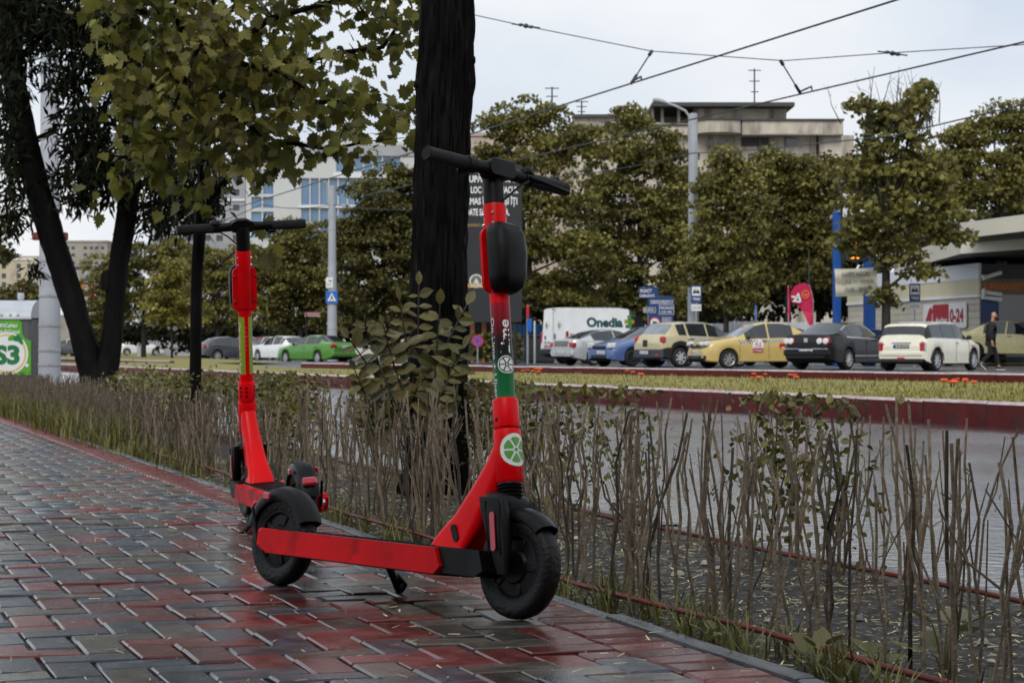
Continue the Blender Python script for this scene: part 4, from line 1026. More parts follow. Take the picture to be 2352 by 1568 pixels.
# ------------------------------------------------------------------ trees across the road
M_t1 = mat('olive_foliage', (.148, .138, .036), .5, var=.3, vs=.35, tint=True, transl=.25, spec=.3)
M_t2 = mat('deep_olive_foliage', (.085, .078, .021), .5, var=.3, vs=.35, tint=True, transl=.2, spec=.3)
M_t3 = mat('pale_olive_foliage', (.21, .19, .045), .5, var=.25, vs=.35, tint=True, transl=.25, spec=.3)
M_t4 = mat('shady_foliage', (.026, .027, .010), .6, var=.3, vs=.35, tint=True, transl=.1, spec=.2)  # understory shade put into a darker leaf colour
M_btr = mat('grey_bark', (.028, .025, .021), .8, var=.4, vs=3, bump=.6, bs=8, spec=.2)
def mid_tree(label, tx, d, blobs, m, leaf=.24, dens=1.0, tr=.17, bare=False, name='street_tree', clump=.75, trunk_top=None, gz=.02, shape=DIAM):
    base = Vector((xat(tx, d), d, gz)); t = thing(name, label, 'tree', base)
    k = random.Random(int(tx*7+d)); ppm = FPX/d
    Pl = []; Tl = []; mbL = MB(); ytop = min(b[1]-b[3]*.3 for b in blobs); ymid = sum(b[1] for b in blobs)/len(blobs)
    tt = Vector((xat(trunk_top or tx, d)-base.x, 0, zat(ymid, d)-gz))
    mb = MB(); trunk_mesh(mb, [(0, 0, -.1), (tt.x*.3, 0, tt.z*.35), (tt.x*.7, .05, tt.z*.7), tuple(tt)], [tr*1.25, tr, tr*.85, tr*.6], 12, .05, .12, tx, 3, 6); mb.build('trunk', M_btr, t, 60)
    for (x, y, rx, ry) in blobs:
        rx *= 1.12; ry *= 1.12; c = at(x, y, d)-base; a, b = rx/ppm, ry/ppm; dr = max(.8, (a+b)/2*.9)
        c.y += k.uniform(-.35, .35)*dr
        s0 = Vector((tt.x*.6, 0, min(tt.z*.75, max(.8, c.z-.6)))); mid = s0.lerp(c, .55)+Vector((0, 0, .25)); mbL.tube([s0, mid, c], [tr*.42, tr*.25, tr*.08], 5)
        nc = max(6, int(15*a*b/(clump*clump)*.55+6))
        for _ in range(nc):
            while True:
                q = Vector((k.uniform(-1, 1), k.uniform(-1, 1), k.uniform(-1, 1)))
                if q.length < 1: break
            q = q*(.55+.45*q.length) if q.length > .2 else q
            cc = c+Vector((q.x*a, q.y*dr, q.z*b)); cr = clump*k.uniform(.5, 1.05)
            n = int(70*dens*(cr/.75)**1.6*(.30/leaf)**1.3)
            g = RNG.normal(size=(n, 3)); g /= np.linalg.norm(g, axis=1)[:, None]; g[:, 2] = np.where(g[:, 2] < -.25, -g[:, 2]*.6, g[:, 2])
            Pl.append(np.array(tuple(cc))+g*np.array([cr, cr, cr*.62])*RNG.uniform(.55, 1.05, n)[:, None]); Tl.append(np.clip(k.random()*.62+RNG.random(n)*.45-.04, 0, 1))
    if bare:
        for i in range(46):
            x = k.gauss(2060, 62); y0 = k.uniform(240, 330); p0 = at(x, y0, d+k.uniform(-1, 1))-base; hh = k.uniform(.6, 1.9); p2 = p0+Vector((k.gauss(0, .22), k.gauss(0, .2), hh)); p1 = p0.lerp(p2, .5)+Vector((k.gauss(0, .06), 0, 0))
            mbL.tube([p0, p1, p2], [.022, .013, .005], 4)
            for _ in range(2):
                f = k.uniform(.3, .8); q = p0.lerp(p2, f); mbL.tube([q, q+Vector((k.gauss(0, .25), 0, k.uniform(.15, .45)))], [.009, .004], 3)
    lo = mbL.build('limbs', M_btr, t); tag(lo, kind='stuff')
    P = np.concatenate(Pl); n = len(P); X, Y, Z = leaf_axes(n, .35, .7)
    o = link('crown', mesh_scatter('crown', shape, DIAMF, P, X, Y, Z, RNG.uniform(.6, 1.25, n)*leaf, m, np.concatenate(Tl)), t); tag(o, kind='stuff')
    return t
mid_tree('dense dark rounded tree beside the black trunk, behind the crossing sign', 880, 116, [(870, 480, 85, 80), (850, 590, 85, 100), (905, 680, 80, 80), (825, 690, 55, 70), (935, 560, 55, 110), (965, 460, 45, 70), (800, 560, 40, 60), (960, 690, 60, 70), (910, 420, 50, 35)], M_t2)
mid_tree('bushy olive tree between the rear scooter stem and the crossing sign pole', 690, 130, [(690, 555, 70, 55), (640, 620, 80, 70), (740, 620, 70, 90), (600, 640, 55, 80), (700, 700, 80, 60), (620, 720, 70, 45), (760, 700, 50, 60)], M_t1)
mid_tree('olive tree behind the tall white pole on the left', 330, 152, [(300, 600, 65, 55), (250, 660, 55, 75), (380, 600, 60, 50), (340, 690, 75, 55), (245, 730, 45, 45), (420, 590, 45, 40)], M_t1)
mid_tree('olive tree behind the slender plane tree trunk', 500, 146, [(440, 625, 55, 60), (520, 620, 55, 60), (500, 700, 65, 55), (560, 650, 40, 60), (440, 720, 50, 40)], M_t1)
mid_tree('pale yellow-green young tree left of the slender trunk', 395, 122, [(395, 660, 42, 40), (370, 710, 50, 42), (420, 715, 48, 45), (400, 625, 25, 30)], M_t3, leaf=.26, tr=.08)
mid_tree('spreading olive tree with layered boughs behind the front scooter stem', 1215, 96, [(1155, 290, 62, 42), (1235, 275, 60, 38), (1140, 375, 55, 45), (1225, 365, 80, 48), (1315, 335, 70, 50), (1180, 470, 70, 45), (1290, 455, 80, 55), (1150, 590, 70, 45), (1250, 560, 80, 45), (1330, 600, 80, 55), (1230, 670, 90, 42), (1320, 690, 70, 40), (1110, 690, 50, 50)], M_t1, clump=.85)
mid_tree('broad olive tree right of the layered tree, above the white van', 1470, 101, [(1450, 290, 50, 40), (1480, 350, 80, 52), (1540, 400, 52, 70), (1410, 420, 80, 70), (1500, 500, 80, 70), (1420, 590, 90, 70), (1540, 600, 52, 75), (1400, 685, 85, 45), (1510, 695, 70, 45), (1380, 510, 60, 60)], M_t1)
mid_tree('slender roadside tree behind the taxis, right of the tall lamp pole', 1668, 86, [(1675, 395, 48, 52), (1655, 470, 60, 60), (1692, 545, 60, 60), (1655, 615, 62, 55), (1690, 680, 46, 36), (1720, 460, 36, 50), (1612, 570, 26, 40), (1606, 640, 24, 36)], M_t1, leaf=.22, tr=.11)
mid_tree('olive tree further back between the slender tree and the price pylon', 1810, 114, [(1800, 400, 70, 55), (1850, 450, 75, 65), (1790, 500, 75, 70), (1875, 530, 60, 70), (1760, 390, 40, 40), (1890, 420, 40, 50), (1740, 600, 60, 70), (1820, 600, 60, 60), (1900, 600, 50, 60)], M_t1)
mid_tree('olive tree filling in behind the tall lamp pole', 1610, 112, [(1600, 440, 60, 50), (1580, 520, 60, 70), (1620, 600, 60, 70), (1570, 680, 60, 60), (1650, 680, 60, 50)], M_t2)
mid_tree('olive tree filling in behind the bare-topped tree', 2090, 110, [(2060, 420, 60, 50), (2140, 400, 60, 50), (2180, 470, 60, 50), (2000, 470, 50, 60), (1960, 420, 40, 50), (2080, 540, 70, 50)], M_t2)
mid_tree('tall tree with bare top twigs in front of the price pylon', 2035, 70, [(2020, 330, 46, 52), (2060, 300, 32, 36), (2118, 215, 16, 24), (2105, 262, 22, 30), (1975, 245, 22, 22), (2030, 260, 26, 26), (2000, 400, 60, 48), (2090, 372, 66, 56), (2155, 415, 60, 50), (1985, 490, 60, 48), (2080, 490, 80, 52), (2170, 505, 52, 42), (1990, 570, 42, 32), (2070, 590, 58, 34), (2125, 625, 34, 20), (1940, 540, 30, 30), (2035, 680, 24, 30), (2190, 545, 40, 18)], M_t1, leaf=.22, dens=.5, tr=.15, bare=True, clump=.62, shape=[(0, 0, 0), (.5, .45, .05), (0, 1, -.1), (-.5, .45, .05)])
mid_tree('large olive tree at the right edge above the filling station canopy', 2300, 108, [(2280, 285, 55, 42), (2350, 330, 55, 80), (2225, 350, 45, 55), (2300, 400, 75, 60), (2245, 450, 55, 40), (2340, 440, 50, 50), (2200, 420, 40, 50), (2205, 320, 30, 30), (2335, 270, 40, 30), (2180, 380, 36, 40)], M_t1)
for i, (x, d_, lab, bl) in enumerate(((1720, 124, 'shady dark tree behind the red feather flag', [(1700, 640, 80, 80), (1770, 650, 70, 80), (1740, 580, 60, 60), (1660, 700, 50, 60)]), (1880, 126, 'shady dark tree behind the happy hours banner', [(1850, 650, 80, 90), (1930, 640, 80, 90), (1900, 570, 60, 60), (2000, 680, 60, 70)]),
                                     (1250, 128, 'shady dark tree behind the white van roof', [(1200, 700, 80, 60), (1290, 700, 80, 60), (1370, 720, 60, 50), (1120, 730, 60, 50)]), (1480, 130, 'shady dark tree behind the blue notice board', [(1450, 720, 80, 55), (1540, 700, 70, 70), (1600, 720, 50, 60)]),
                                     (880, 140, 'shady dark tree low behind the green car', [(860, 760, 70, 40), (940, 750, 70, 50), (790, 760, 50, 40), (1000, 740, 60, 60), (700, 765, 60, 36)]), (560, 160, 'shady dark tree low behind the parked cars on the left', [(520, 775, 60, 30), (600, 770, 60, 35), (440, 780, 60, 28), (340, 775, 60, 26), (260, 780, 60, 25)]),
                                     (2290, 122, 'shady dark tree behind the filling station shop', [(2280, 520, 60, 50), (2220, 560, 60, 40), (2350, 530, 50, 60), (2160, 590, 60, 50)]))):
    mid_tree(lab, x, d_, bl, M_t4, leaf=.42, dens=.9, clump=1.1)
mid_tree('distant olive trees edge above the grey recycling container', 40, 205, [(15, 692, 42, 22), (75, 676, 34, 24), (50, 700, 50, 20)], M_t2, leaf=.5, clump=1.2)
mid_tree('leafy branch tips poking in at the far left edge', -60, 42, [(-8, 545, 16, 28), (-10, 590, 14, 14), (-60, 500, 50, 60)], M_t2, leaf=.16, clump=.35, tr=.1)
# clipped green hedge in front of the cafe terrace
n = 2600; P = RNG.uniform(-1, 1, (n, 3))*np.array([2.0, .5, .55]); X, Y, Z = leaf_axes(n, .1, .5)
hz = link('box_hedge', mesh_scatter('leaves', DIAM, DIAMF, P, X, Y, Z, RNG.uniform(.15, .26, n), M_t2), None, (xat(1100, 92), 92, .75)); tag(hz, 'low clipped green hedge behind the no-stopping sign', 'hedge')
# blades and orange flowers on the tram lawn
pts = []; k = random.Random(2)
for _ in range(9000):
    Y_ = k.triangular(14, 50, 17); x0, x1 = KN(Y_)+.1, KF(Y_)-.1
    pts.append((k.uniform(x0, min(x1, .30*Y_+.5)), Y_, LAWNZ-.005))
tag(blades('grass', pts, RNG.uniform(.03, .075, len(pts)), .010, mat('lawn_blade', (.23, .20, .05), .6, tint=True, transl=.2), .8), 'mown yellow-green grass on the tram bed', 'grass', kind='stuff')
M_or = mat('orange_petal', (.75, .10, .01), .6, var=.3, rnd=.3, vs=30)
def flowers(label, xs, n):
    k = random.Random(int(xs[0][0])); cx_ = sum(x for x, y in xs)/len(xs); c = gnd(cx_, xs[0][1], LAWNZ); t = thing('flower_clump', label, 'flowers', c, group='orange flower clumps on the tram lawn')
    hd = MB(); hd.lathe([(0, .03), (.03, .03), (.045, .015), (.03, 0), (0, 0)], 8); hm = hd.mesh('flower_head', M_or, 60); st = MB()
    for (x, y) in xs:
        p = gnd(x, y, LAWNZ)-c
        for j in range(n):
            q = p+Vector((k.gauss(0, .07), k.gauss(0, .15), k.uniform(.05, .12))); link('flower_head', hm, t, q, (0, 0, k.random()*6), (k.uniform(.7, 1.3),)*3); st.tube([(q.x, q.y, -.01), q], .006, 4)
    tag(st.build('stems', M_grass, t), kind='stuff')
flowers('orange flowers on the lawn right of the front scooter stem', [(1215, 862), (1240, 862)], 4)
flowers('sparse orange flowers on the lawn below the blue car', [(1440, 868), (1470, 870)], 2)
flowers('orange flowers on the lawn below the yellow taxi', [(1730, 877), (1750, 878)], 3)
flowers('single orange flower tuft below the black saloon', [(1815, 876)], 3)
flowers('orange flowers on the lawn below the cream estate car', [(2170, 891), (2200, 889), (2215, 891)], 3)
flowers('small orange flowers on the lawn left of the thick trunk', [(780, 843), (795, 843)], 3)
# ------------------------------------------------------------------ vehicles
def paint(name, c, rough=.25, metal=0): return mat(name, c, rough, metal, var=.05, vs=3, coat=.6, rvar=.06, rs=8)
M_glass = mat('car_glass', (.018, .022, .026), .05, var=.2, vs=1.5, spec=.9)
M_glassl = mat('pale_glass', (.16, .19, .22), .12, var=.35, vs=2, spec=.8)  # paler blue-grey glass colour
M_trim = mat('black_trim', (.012, .012, .013), .55, var=.2)
M_under = mat('underbody', (.006, .006, .006), .9, var=.2)
M_ctyre = mat('car_tyre', (.010, .010, .010), .8, var=.2)
M_alloy = mat('alloy_wheel', (.52, .53, .55), .3, .7, var=.1)
M_steelw = mat('dark_wheel', (.035, .035, .037), .5, .3, var=.1)
M_lampc = mat('clear_lamp', (.62, .66, .68), .12, .3, var=.25, vs=12, coat=.6)
M_lampr = mat('red_lamp', (.36, .006, .010), .15, var=.25, vs=14, coat=.7)
M_lampo = mat('amber_lamp', (.65, .14, .015), .2, var=.2, coat=.5)
M_platew = mat('number_plate_white', (.72, .73, .72), .4, var=.06)
M_plateb = mat('plate_blue', (.02, .08, .45), .4, var=.06)
M_ink = mat('black_ink', (.012, .012, .014), .5, var=.05)
M_sil = mat('silver_trim', (.62, .63, .65), .25, .8, var=.08)
def interp(keys, s):
    if s <= keys[0][0]: return keys[0][1]
    for (a, va), (b, vb) in zip(keys, keys[1:]):
        if s <= b: return va+(vb-va)*(s-a)/(b-a) if b > a else vb
    return keys[-1][1]
_WH = {}
def car_wheel(r, w_, spokes, m):
    key = (r, w_, spokes, m.name)
    if key in _WH: return _WH[key]
    ty = MB().lathe([(r*.66, -w_/2), (r*.92, -w_/2), (r, -w_*.36), (r, w_*.36), (r*.92, w_/2), (r*.66, w_/2)], 28).mesh('tyre', M_ctyre, 50)
    mb = MB(); z = -w_/2+.015
    mb.lathe([(r*.60, z-.004), (r*.665, z-.014), (r*.68, z+.02)], 28)
    mb.disc(Matrix.Translation((0, 0, z+.05)), r*.66, 24, 1)
    mb.lathe([(0, z-.012), (r*.13, z-.008), (r*.15, z+.02)], 14)
    for k in range(spokes):
        a = 2*pi*k/spokes; wd = r*.62*2*pi/spokes*.36
        mb.box((r*.38*cos(a), r*.38*sin(a), z+.004), (r*.52, wd, .02), 0, Matrix.Rotation(a, 3, 'Z'), .004)
    ri = mb.mesh('rim', [m, M_under], 40); _WH[key] = (ty, ri); return ty, ri
class Car:
    def __init__(s, label, cat, spec, col, px, y, ang, name='parked_car', z=FARZ, d=None, group='cars parked across the road', wheel_m=None):
        s.sp = spec; s.L = spec['L']; s.col = col
        dd = d or (CAMH-z)*FPX/(y-HY)
        s.t = thing(name, label, cat, (xat(px, dd), dd, z), (0, 0, radians(ang)), group)
        s.body(); s.wheels(wheel_m or M_alloy)
    def X(s, q): return s.L/2-q
    def sec(s, q):
        sp = s.sp; w_ = interp(sp['wid'], q); zt = interp(sp['top'], q); be = min(interp(sp['belt'], q), zt-.012); tw = w_*interp(sp['topw'], q)
        zb = interp(sp['bot'], q)
        for sw in sp['wheels']:
            Ra = sp['rw']+.055; dx = abs(q-sw)
            if dx < Ra: zb = max(zb, sp['rw']+sqrt(max(0, Ra*Ra-dx*dx))-.01)
        zm = max(zb+.05, (zb+be)*.5); cr = sp.get('crease', .02)
        ck = min(.05, (zt-be)*.35)
        return [(0, zb), (w_*.90, zb), (w_*.985, zb+.035), (w_, zm), (w_*(1-cr*.5), be-.05 if be-.05 > zm else (zm+be)/2), (w_*(1-cr*1.6), be), (tw, zt-ck), (tw*.80, zt-ck*.25), (0, zt)]
    def side(s, q, z, sg=1, off=.0):
        P = s.sec(q)
        for a, b in zip(P[1:], P[2:]):
            if (a[1] <= z <= b[1]) and b[1] > a[1]:
                f = (z-a[1])/(b[1]-a[1]); return Vector((s.X(q), sg*(a[0]+(b[0]-a[0])*f+off), z))
        return Vector((s.X(q), sg*(P[3][0]+off), z))
    def body(s):
        sp = s.sp; L_ = s.L
        st = set(round(L_*i/40, 3) for i in range(41))
        for sw in sp['wheels']:
            Ra = sp['rw']+.055
            for f in (-1.04, -1, -.96, -.87, -.7, -.5, -.25, 0, .25, .5, .7, .87, .96, 1, 1.04): st.add(round(sw+f*Ra, 3))
        for k in ('ws', 'rg'):
            if sp.get(k): st.update(round(q, 3) for q in sp[k])
        for w_ in sp['wins']: st.update(round(q, 3) for q in w_)
        st = sorted(q for q in st if 0 <= q <= L_); st = [q for i, q in enumerate(st) if i == 0 or q-st[i-1] > .004]
        S = [s.sec(q) for q in st]; n = 9
        V = []
        for q, P in zip(st, S):
            V += [(s.X(q), p[0], p[1]) for p in P]+[(s.X(q), -p[0], p[1]) for p in P[1:-1][::-1]]
        m = 16; groups = {}
        def addf(key, f): groups.setdefault(key, []).append(f)
        for i in range(len(st)-1):
            mid = (st[i]+st[i+1])/2
            for j in range(m):
                j2 = (j+1) % m; f = (i*m+j, (i+1)*m+j, (i+1)*m+j2, i*m+j2)
                jj = j if j < 8 else 15-j
                sd_ = 0 if j < 8 else 1
                key = 'body'
                if jj == 0: key = 'under'
                elif jj == 5:
                    if sp.get('blackpillar') and sp['ws'][0] <= mid <= L_-.1: key = 'pillar'
                    for wi, w_ in enumerate(sp['wins']):
                        if w_[0]-.001 <= mid <= w_[1]+.001: key = ('win', wi, sd_)
                elif jj >= 6:
                    if sp.get('ws') and sp['ws'][0] <= mid <= sp['ws'][1]: key = 'ws'
                    if sp.get('rg') and sp['rg'][0] <= mid <= sp['rg'][1]: key = 'rg'
                elif jj <= 1 and sp.get('sill'): key = 'sill'
                elif jj == 2 and sp.get('sill') and sp['sill'] > 1: key = 'sill'
                addf(key, f)
        addf('body', tuple(range(m))[::-1]); addf('body', tuple((len(st)-1)*m+j for j in range(m)))
        names = {'body': ('body', s.col), 'under': ('underbody', M_under), 'ws': ('windscreen', sp.get('wsm', M_glass)), 'rg': ('rear_window', sp.get('rgm', M_glass)), 'sill': ('sill_trim', M_trim), 'pillar': ('window_pillars', M_trim)}
        for key, fs in groups.items():
            nm, mm = names.get(key, ('side_window', M_glass))
            used = sorted(set(i for f in fs for i in f)); mp_ = {a: b for b, a in enumerate(used)}
            mb = MB(); mb.add([V[i] for i in used], [tuple(mp_[i] for i in f) for f in fs]); o = mb.build(nm, mm, s.t, 32)
            if key == 'body': s.bo = o
        s.V = V
    def wheels(s, m):
        sp = s.sp; r = sp['rw']; ty, ri = car_wheel(r, sp.get('ww', .21), sp.get('spokes', 7), m)
        for sw in sp['wheels']:
            wh = interp(sp['wid'], sw)
            for sg in (1, -1):
                e = bpy.data.objects.new('wheel', None); COL.objects.link(e); e.parent = s.t; e.location = (s.X(sw), sg*(wh-.115), r); e.rotation_euler = (sg*pi/2, 0, 0)
                link('tyre', ty, e); link('rim', ri, e)
    def put(s, name, m, q, y, z, dims, rz=0, ry=0, ch=.02, both=True, mats=None):
        for sg in ((1, -1) if both else (1,)):
            R = (Matrix.Rotation(sg*rz, 3, 'Z') @ Matrix.Rotation(ry, 3, 'Y'))
            MB().box((0, 0, 0), dims, 0, R, ch).build(name, m, s.t, 30, loc=(s.X(q), sg*y, z))
    def rear_plate(s, z, txt, y=0, front=False, m=None, proud=.012, h=.11, w_=.5):
        q = -proud if front else s.L+proud
        M = frame((s.X(q), y, z), (0, 1, 0) if front else (0, -1, 0), (0, 0, 1))
        mb = MB(); mb.box((0, 0, 0), (w_, h, .012), 0, None, .003); mb.box((-w_/2+.025, 0, .005), (.05, h*.92, .006), 1); put_text(mb, txt, Matrix.Translation((.03, 0, .0075)), h*.62, 2, width=w_*.78, bold=.02)
        o = mb.build('number_plate', [m or M_platew, M_plateb, M_ink if m is None else M_platew], s.t); o.matrix_local = M
    def handles(s, qs, z, m):
        for q in qs:
            for sg in (1, -1):
                p = s.side(q, z, sg, .014); MB().box((0, 0, 0), (.17, .03, .03), 0, None, .01).build('door_handle', m, s.t, 30, loc=p)
    def seams(s, qs, z0, z1, lean=0):
        for q in qs:
            for sg in (1, -1):
                mb = MB(); mb.tube([s.side(q+lean*(i/6), z0+(z1-z0)*i/6, sg, .001) for i in range(7)], .006, 4); mb.build('door_seam', M_under, s.t)
    def mirrors(s, q, z, m):
        for sg in (1, -1):
            p = s.side(q, z-.06, sg, .09); mb = MB(); mb.box((0, 0, 0), (.10, .17, .13), 0, Matrix.Rotation(sg*.2, 3, 'Z'), .04); mb.box((.02, -sg*.10, -.05), (.06, .14, .04), 0, None, .01); mb.build('wing_mirror', m, s.t, 40, loc=p+Vector((0, 0, .06)))
    def band(s, name, m, q0, q1, z0, z1, n=10, off=.004, sides=(1, -1)):
        for sg in sides:
            mb = MB(); vs = []
            for i in range(n+1):
                q = q0+(q1-q0)*i/n; a = z0(q) if callable(z0) else z0; b = z1(q) if callable(z1) else z1
                vs += [s.side(q, a, sg, off), s.side(q, b, sg, off)]
            mb.add(vs, [(2*i, 2*i+1, 2*i+3, 2*i+2) for i in range(n)]); mb.build(name, m, s.t)
    def side_text(s, name, m, txt, q, z, h, width, sg, bold=.02, shear=0):
        d = -1 if sg > 0 else 1   # reading direction seen from outside
        # seen from outside the left side (+y) the front is to the left
        fn = lambda x, y: s.side(q+x*(1 if sg > 0 else -1), z+y, sg, .006)
        mb = MB(); put_text(mb, txt, None, h, 0, width=width, bold=bold, fn=fn); return mb.build(name, m, s.t)

SEDAN = dict(L=4.77, rw=.32, wheels=(.93, 3.64), spokes=9, crease=.03,
    top=[(0, .62), (.05, .70), (.35, .83), (1.25, .99), (1.40, 1.03), (2.15, 1.40), (2.5, 1.465), (3.0, 1.47), (3.35, 1.43), (4.10, 1.13), (4.20, 1.10), (4.66, 1.08), (4.74, 1.0), (4.77, .85)],
    belt=[(0, .55), (.05, .62), (.35, .76), (1.3, .93), (2.2, .97), (3.6, 1.01), (4.2, 1.03), (4.68, 1.02), (4.77, .80)],
    wid=[(0, .60), (.06, .74), (.3, .86), (.8, .905), (2.4, .91), (4.0, .90), (4.5, .85), (4.7, .76), (4.77, .66)],
    topw=[(0, .8), (.3, .86), (1.2, .86), (1.4, .82), (2.2, .66), (3.3, .66), (4.1, .72), (4.3, .84), (4.77, .84)],
    bot=[(0, .30), (.15, .22), (.5, .20), (4.2, .20), (4.6, .28), (4.77, .36)],
    ws=(1.40, 2.15), rg=(3.35, 4.10), wins=[(1.62, 2.52), (2.58, 3.36), (3.40, 3.72)])
LOGAN = dict(L=4.35, rw=.305, wheels=(.82, 3.45), spokes=7, crease=.025,
    top=[(0, .60), (.05, .74), (.25, .88), (1.05, 1.02), (1.18, 1.06), (1.85, 1.45), (2.2, 1.525), (2.75, 1.53), (3.1, 1.48), (3.75, 1.17), (3.85, 1.14), (4.25, 1.11), (4.32, 1.0), (4.35, .85)],
    belt=[(0, .54), (.05, .66), (.25, .80), (1.1, .96), (2.2, .99), (3.2, 1.02), (3.9, 1.06), (4.27, 1.03), (4.35, .8)],
    wid=[(0, .62), (.06, .74), (.28, .83), (.8, .865), (2.4, .87), (3.8, .86), (4.2, .80), (4.35, .68)],
    topw=[(0, .8), (.3, .86), (1.05, .86), (1.2, .82), (1.9, .70), (3.0, .70), (3.75, .76), (3.9, .84), (4.35, .84)],
    bot=[(0, .30), (.12, .22), (.4, .20), (3.9, .22), (4.2, .28), (4.35, .36)],
    ws=(1.18, 1.85), rg=(3.1, 3.75), wins=[(1.42, 2.22), (2.28, 3.16)], wsm=M_glassl)
HATCH = dict(L=4.34, rw=.32, wheels=(.88, 3.52), spokes=7, crease=.03,
    top=[(0, .60), (.05, .70), (.3, .82), (1.05, 1.0), (1.15, 1.03), (2.05, 1.43), (2.5, 1.495), (3.2, 1.46), (3.55, 1.38), (4.12, 1.05), (4.2, 1.0), (4.30, .92), (4.34, .8)],
    belt=[(0, .54), (.05, .62), (.3, .75), (1.1, .93), (2.2, .96), (3.5, 1.0), (4.1, .99), (4.28, .88), (4.34, .75)],
    wid=[(0, .62), (.06, .76), (.3, .86), (.8, .915), (2.4, .92), (3.7, .91), (4.15, .85), (4.34, .72)],
    topw=[(0, .8), (.3, .86), (1.05, .86), (1.2, .82), (2.1, .68), (3.5, .66), (4.1, .78), (4.34, .84)],
    bot=[(0, .30), (.12, .21), (.4, .19), (3.9, .20), (4.2, .27), (4.34, .36)],
    ws=(1.15, 2.05), rg=(3.55, 4.12), wins=[(1.45, 2.45), (2.51, 3.30), (3.34, 3.6)])
COUPE = dict(SEDAN, L=4.6, rw=.32, wheels=(.92, 3.62),
    top=[(0, .62), (.05, .70), (.35, .82), (1.2, .98), (1.35, 1.01), (2.15, 1.37), (2.6, 1.43), (3.0, 1.40), (3.4, 1.32), (4.15, 1.06), (4.25, 1.04), (4.5, 1.03), (4.57, .95), (4.6, .8)],
    belt=[(0, .55), (.05, .62), (.35, .75), (1.3, .91), (2.2, .94), (3.6, .97), (4.2, .985), (4.5, .97), (4.6, .76)],
    wid=[(0, .60), (.06, .74), (.3, .85), (.8, .895), (2.4, .90), (3.9, .89), (4.3, .84), (4.6, .68)],
    bot=[(0, .30), (.15, .22), (.5, .20), (4.1, .20), (4.45, .28), (4.6, .36)], rg=(3.1, 4.15), ws=(1.35, 2.15), wins=[(1.62, 2.55), (2.6, 3.62)],
    topw=[(0, .8), (.3, .86), (1.2, .86), (1.4, .82), (2.2, .66), (3.2, .64), (4.1, .72), (4.3, .84), (4.6, .84)])
DUSTER = dict(L=4.32, rw=.345, wheels=(.85, 3.52), spokes=7, crease=.02, sill=2,
    top=[(0, .70), (.05, .84), (.25, .98), (1.05, 1.10), (1.18, 1.13), (1.85, 1.53), (2.2, 1.60), (3.2, 1.61), (3.7, 1.55), (4.10, 1.14), (4.18, 1.08), (4.28, 1.0), (4.32, .85)],
    belt=[(0, .62), (.05, .76), (.25, .9), (1.1, 1.03), (2.2, 1.07), (3.6, 1.12), (4.08, 1.08), (4.25, .98), (4.32, .8)],
    wid=[(0, .64), (.06, .78), (.28, .87), (.8, .905), (2.4, .91), (3.7, .905), (4.15, .86), (4.32, .76)],
    topw=[(0, .8), (.3, .86), (1.05, .86), (1.2, .82), (1.9, .72), (3.6, .70), (4.1, .80), (4.32, .86)],
    bot=[(0, .36), (.12, .28), (.4, .26), (3.9, .27), (4.2, .32), (4.32, .40)],
    ws=(1.18, 1.85), rg=(3.72, 4.08), wins=[(1.42, 2.28), (2.34, 3.16), (3.24, 3.6)], rgm=M_glassl)
MINI = dict(L=3.94, blackpillar=1, rw=.31, wheels=(.72, 3.27), spokes=8, crease=.03, sill=1,
    top=[(0, .58), (.05, .70), (.22, .84), (.95, .98), (1.05, 1.01), (1.55, 1.36), (1.75, 1.415), (2.6, 1.425), (3.55, 1.385), (3.68, 1.34), (3.86, 1.02), (3.9, .90), (3.94, .72)],
    belt=[(0, .50), (.05, .62), (.22, .76), (1.0, .925), (2.2, .945), (3.5, .96), (3.82, .95), (3.88, .85), (3.94, .66)],
    wid=[(0, .52), (.06, .68), (.25, .79), (.7, .83), (2.2, .84), (3.5, .83), (3.8, .79), (3.94, .70)],
    topw=[(0, .78), (.3, .84), (.95, .86), (1.1, .84), (1.6, .79), (3.5, .78), (3.8, .84), (3.94, .88)],
    bot=[(0, .30), (.12, .22), (.35, .19), (3.6, .19), (3.85, .26), (3.94, .33)],
    ws=(1.05, 1.55), rg=(3.70, 3.84), wins=[(1.22, 2.02), (2.06, 2.80), (2.84, 3.55)])
VAN = dict(L=5.0,  rw=.34, wheels=(.95, 3.98), spokes=5, ww=.22, crease=.01,
    top=[(0, .75), (.05, .92), (.3, 1.12), (.75, 1.28), (.85, 1.32), (1.65, 2.05), (1.95, 2.22), (2.4, 2.265), (4.8, 2.25), (4.92, 2.2), (4.97, 1.9), (5.0, .8)],
    belt=[(0, .66), (.05, .8), (.3, 1.0), (.8, 1.16), (1.6, 1.22), (5.0, 1.22)],
    wid=[(0, .72), (.06, .86), (.35, .98), (.9, 1.02), (4.85, 1.02), (4.95, .99), (5.0, .96)],
    topw=[(0, .8), (.3, .86), (.8, .86), (1.0, .86), (1.7, .86), (2.2, .88), (5.0, .90)],
    bot=[(0, .34), (.12, .26), (.4, .24), (4.7, .26), (5.0, .38)],
    ws=(.85, 1.62), wins=[(1.20, 1.98)])

def rear_lights_box(c, y, z, w_, h, q=None, m=None):
    q = c.L-.05 if q is None else q
    c.put('tail_lamp', m or M_lampr, q, y, z, (.14, w_, h), rz=-.35, ch=.03)
def std_front(c, z, y=.60, w_=.30, h=.13, grille=True, q=.10):
    c.put('headlamp', M_lampc, q, y, z, (.26, w_, h), rz=.55, ch=.04)
    if grille: c.put('grille', M_trim, .015, 0, z-.06, (.05, .78, .12), both=False, ch=.02); c.put('lower_grille', M_trim, .0, 0, .36, (.06, .9, .12), both=False, ch=.02)

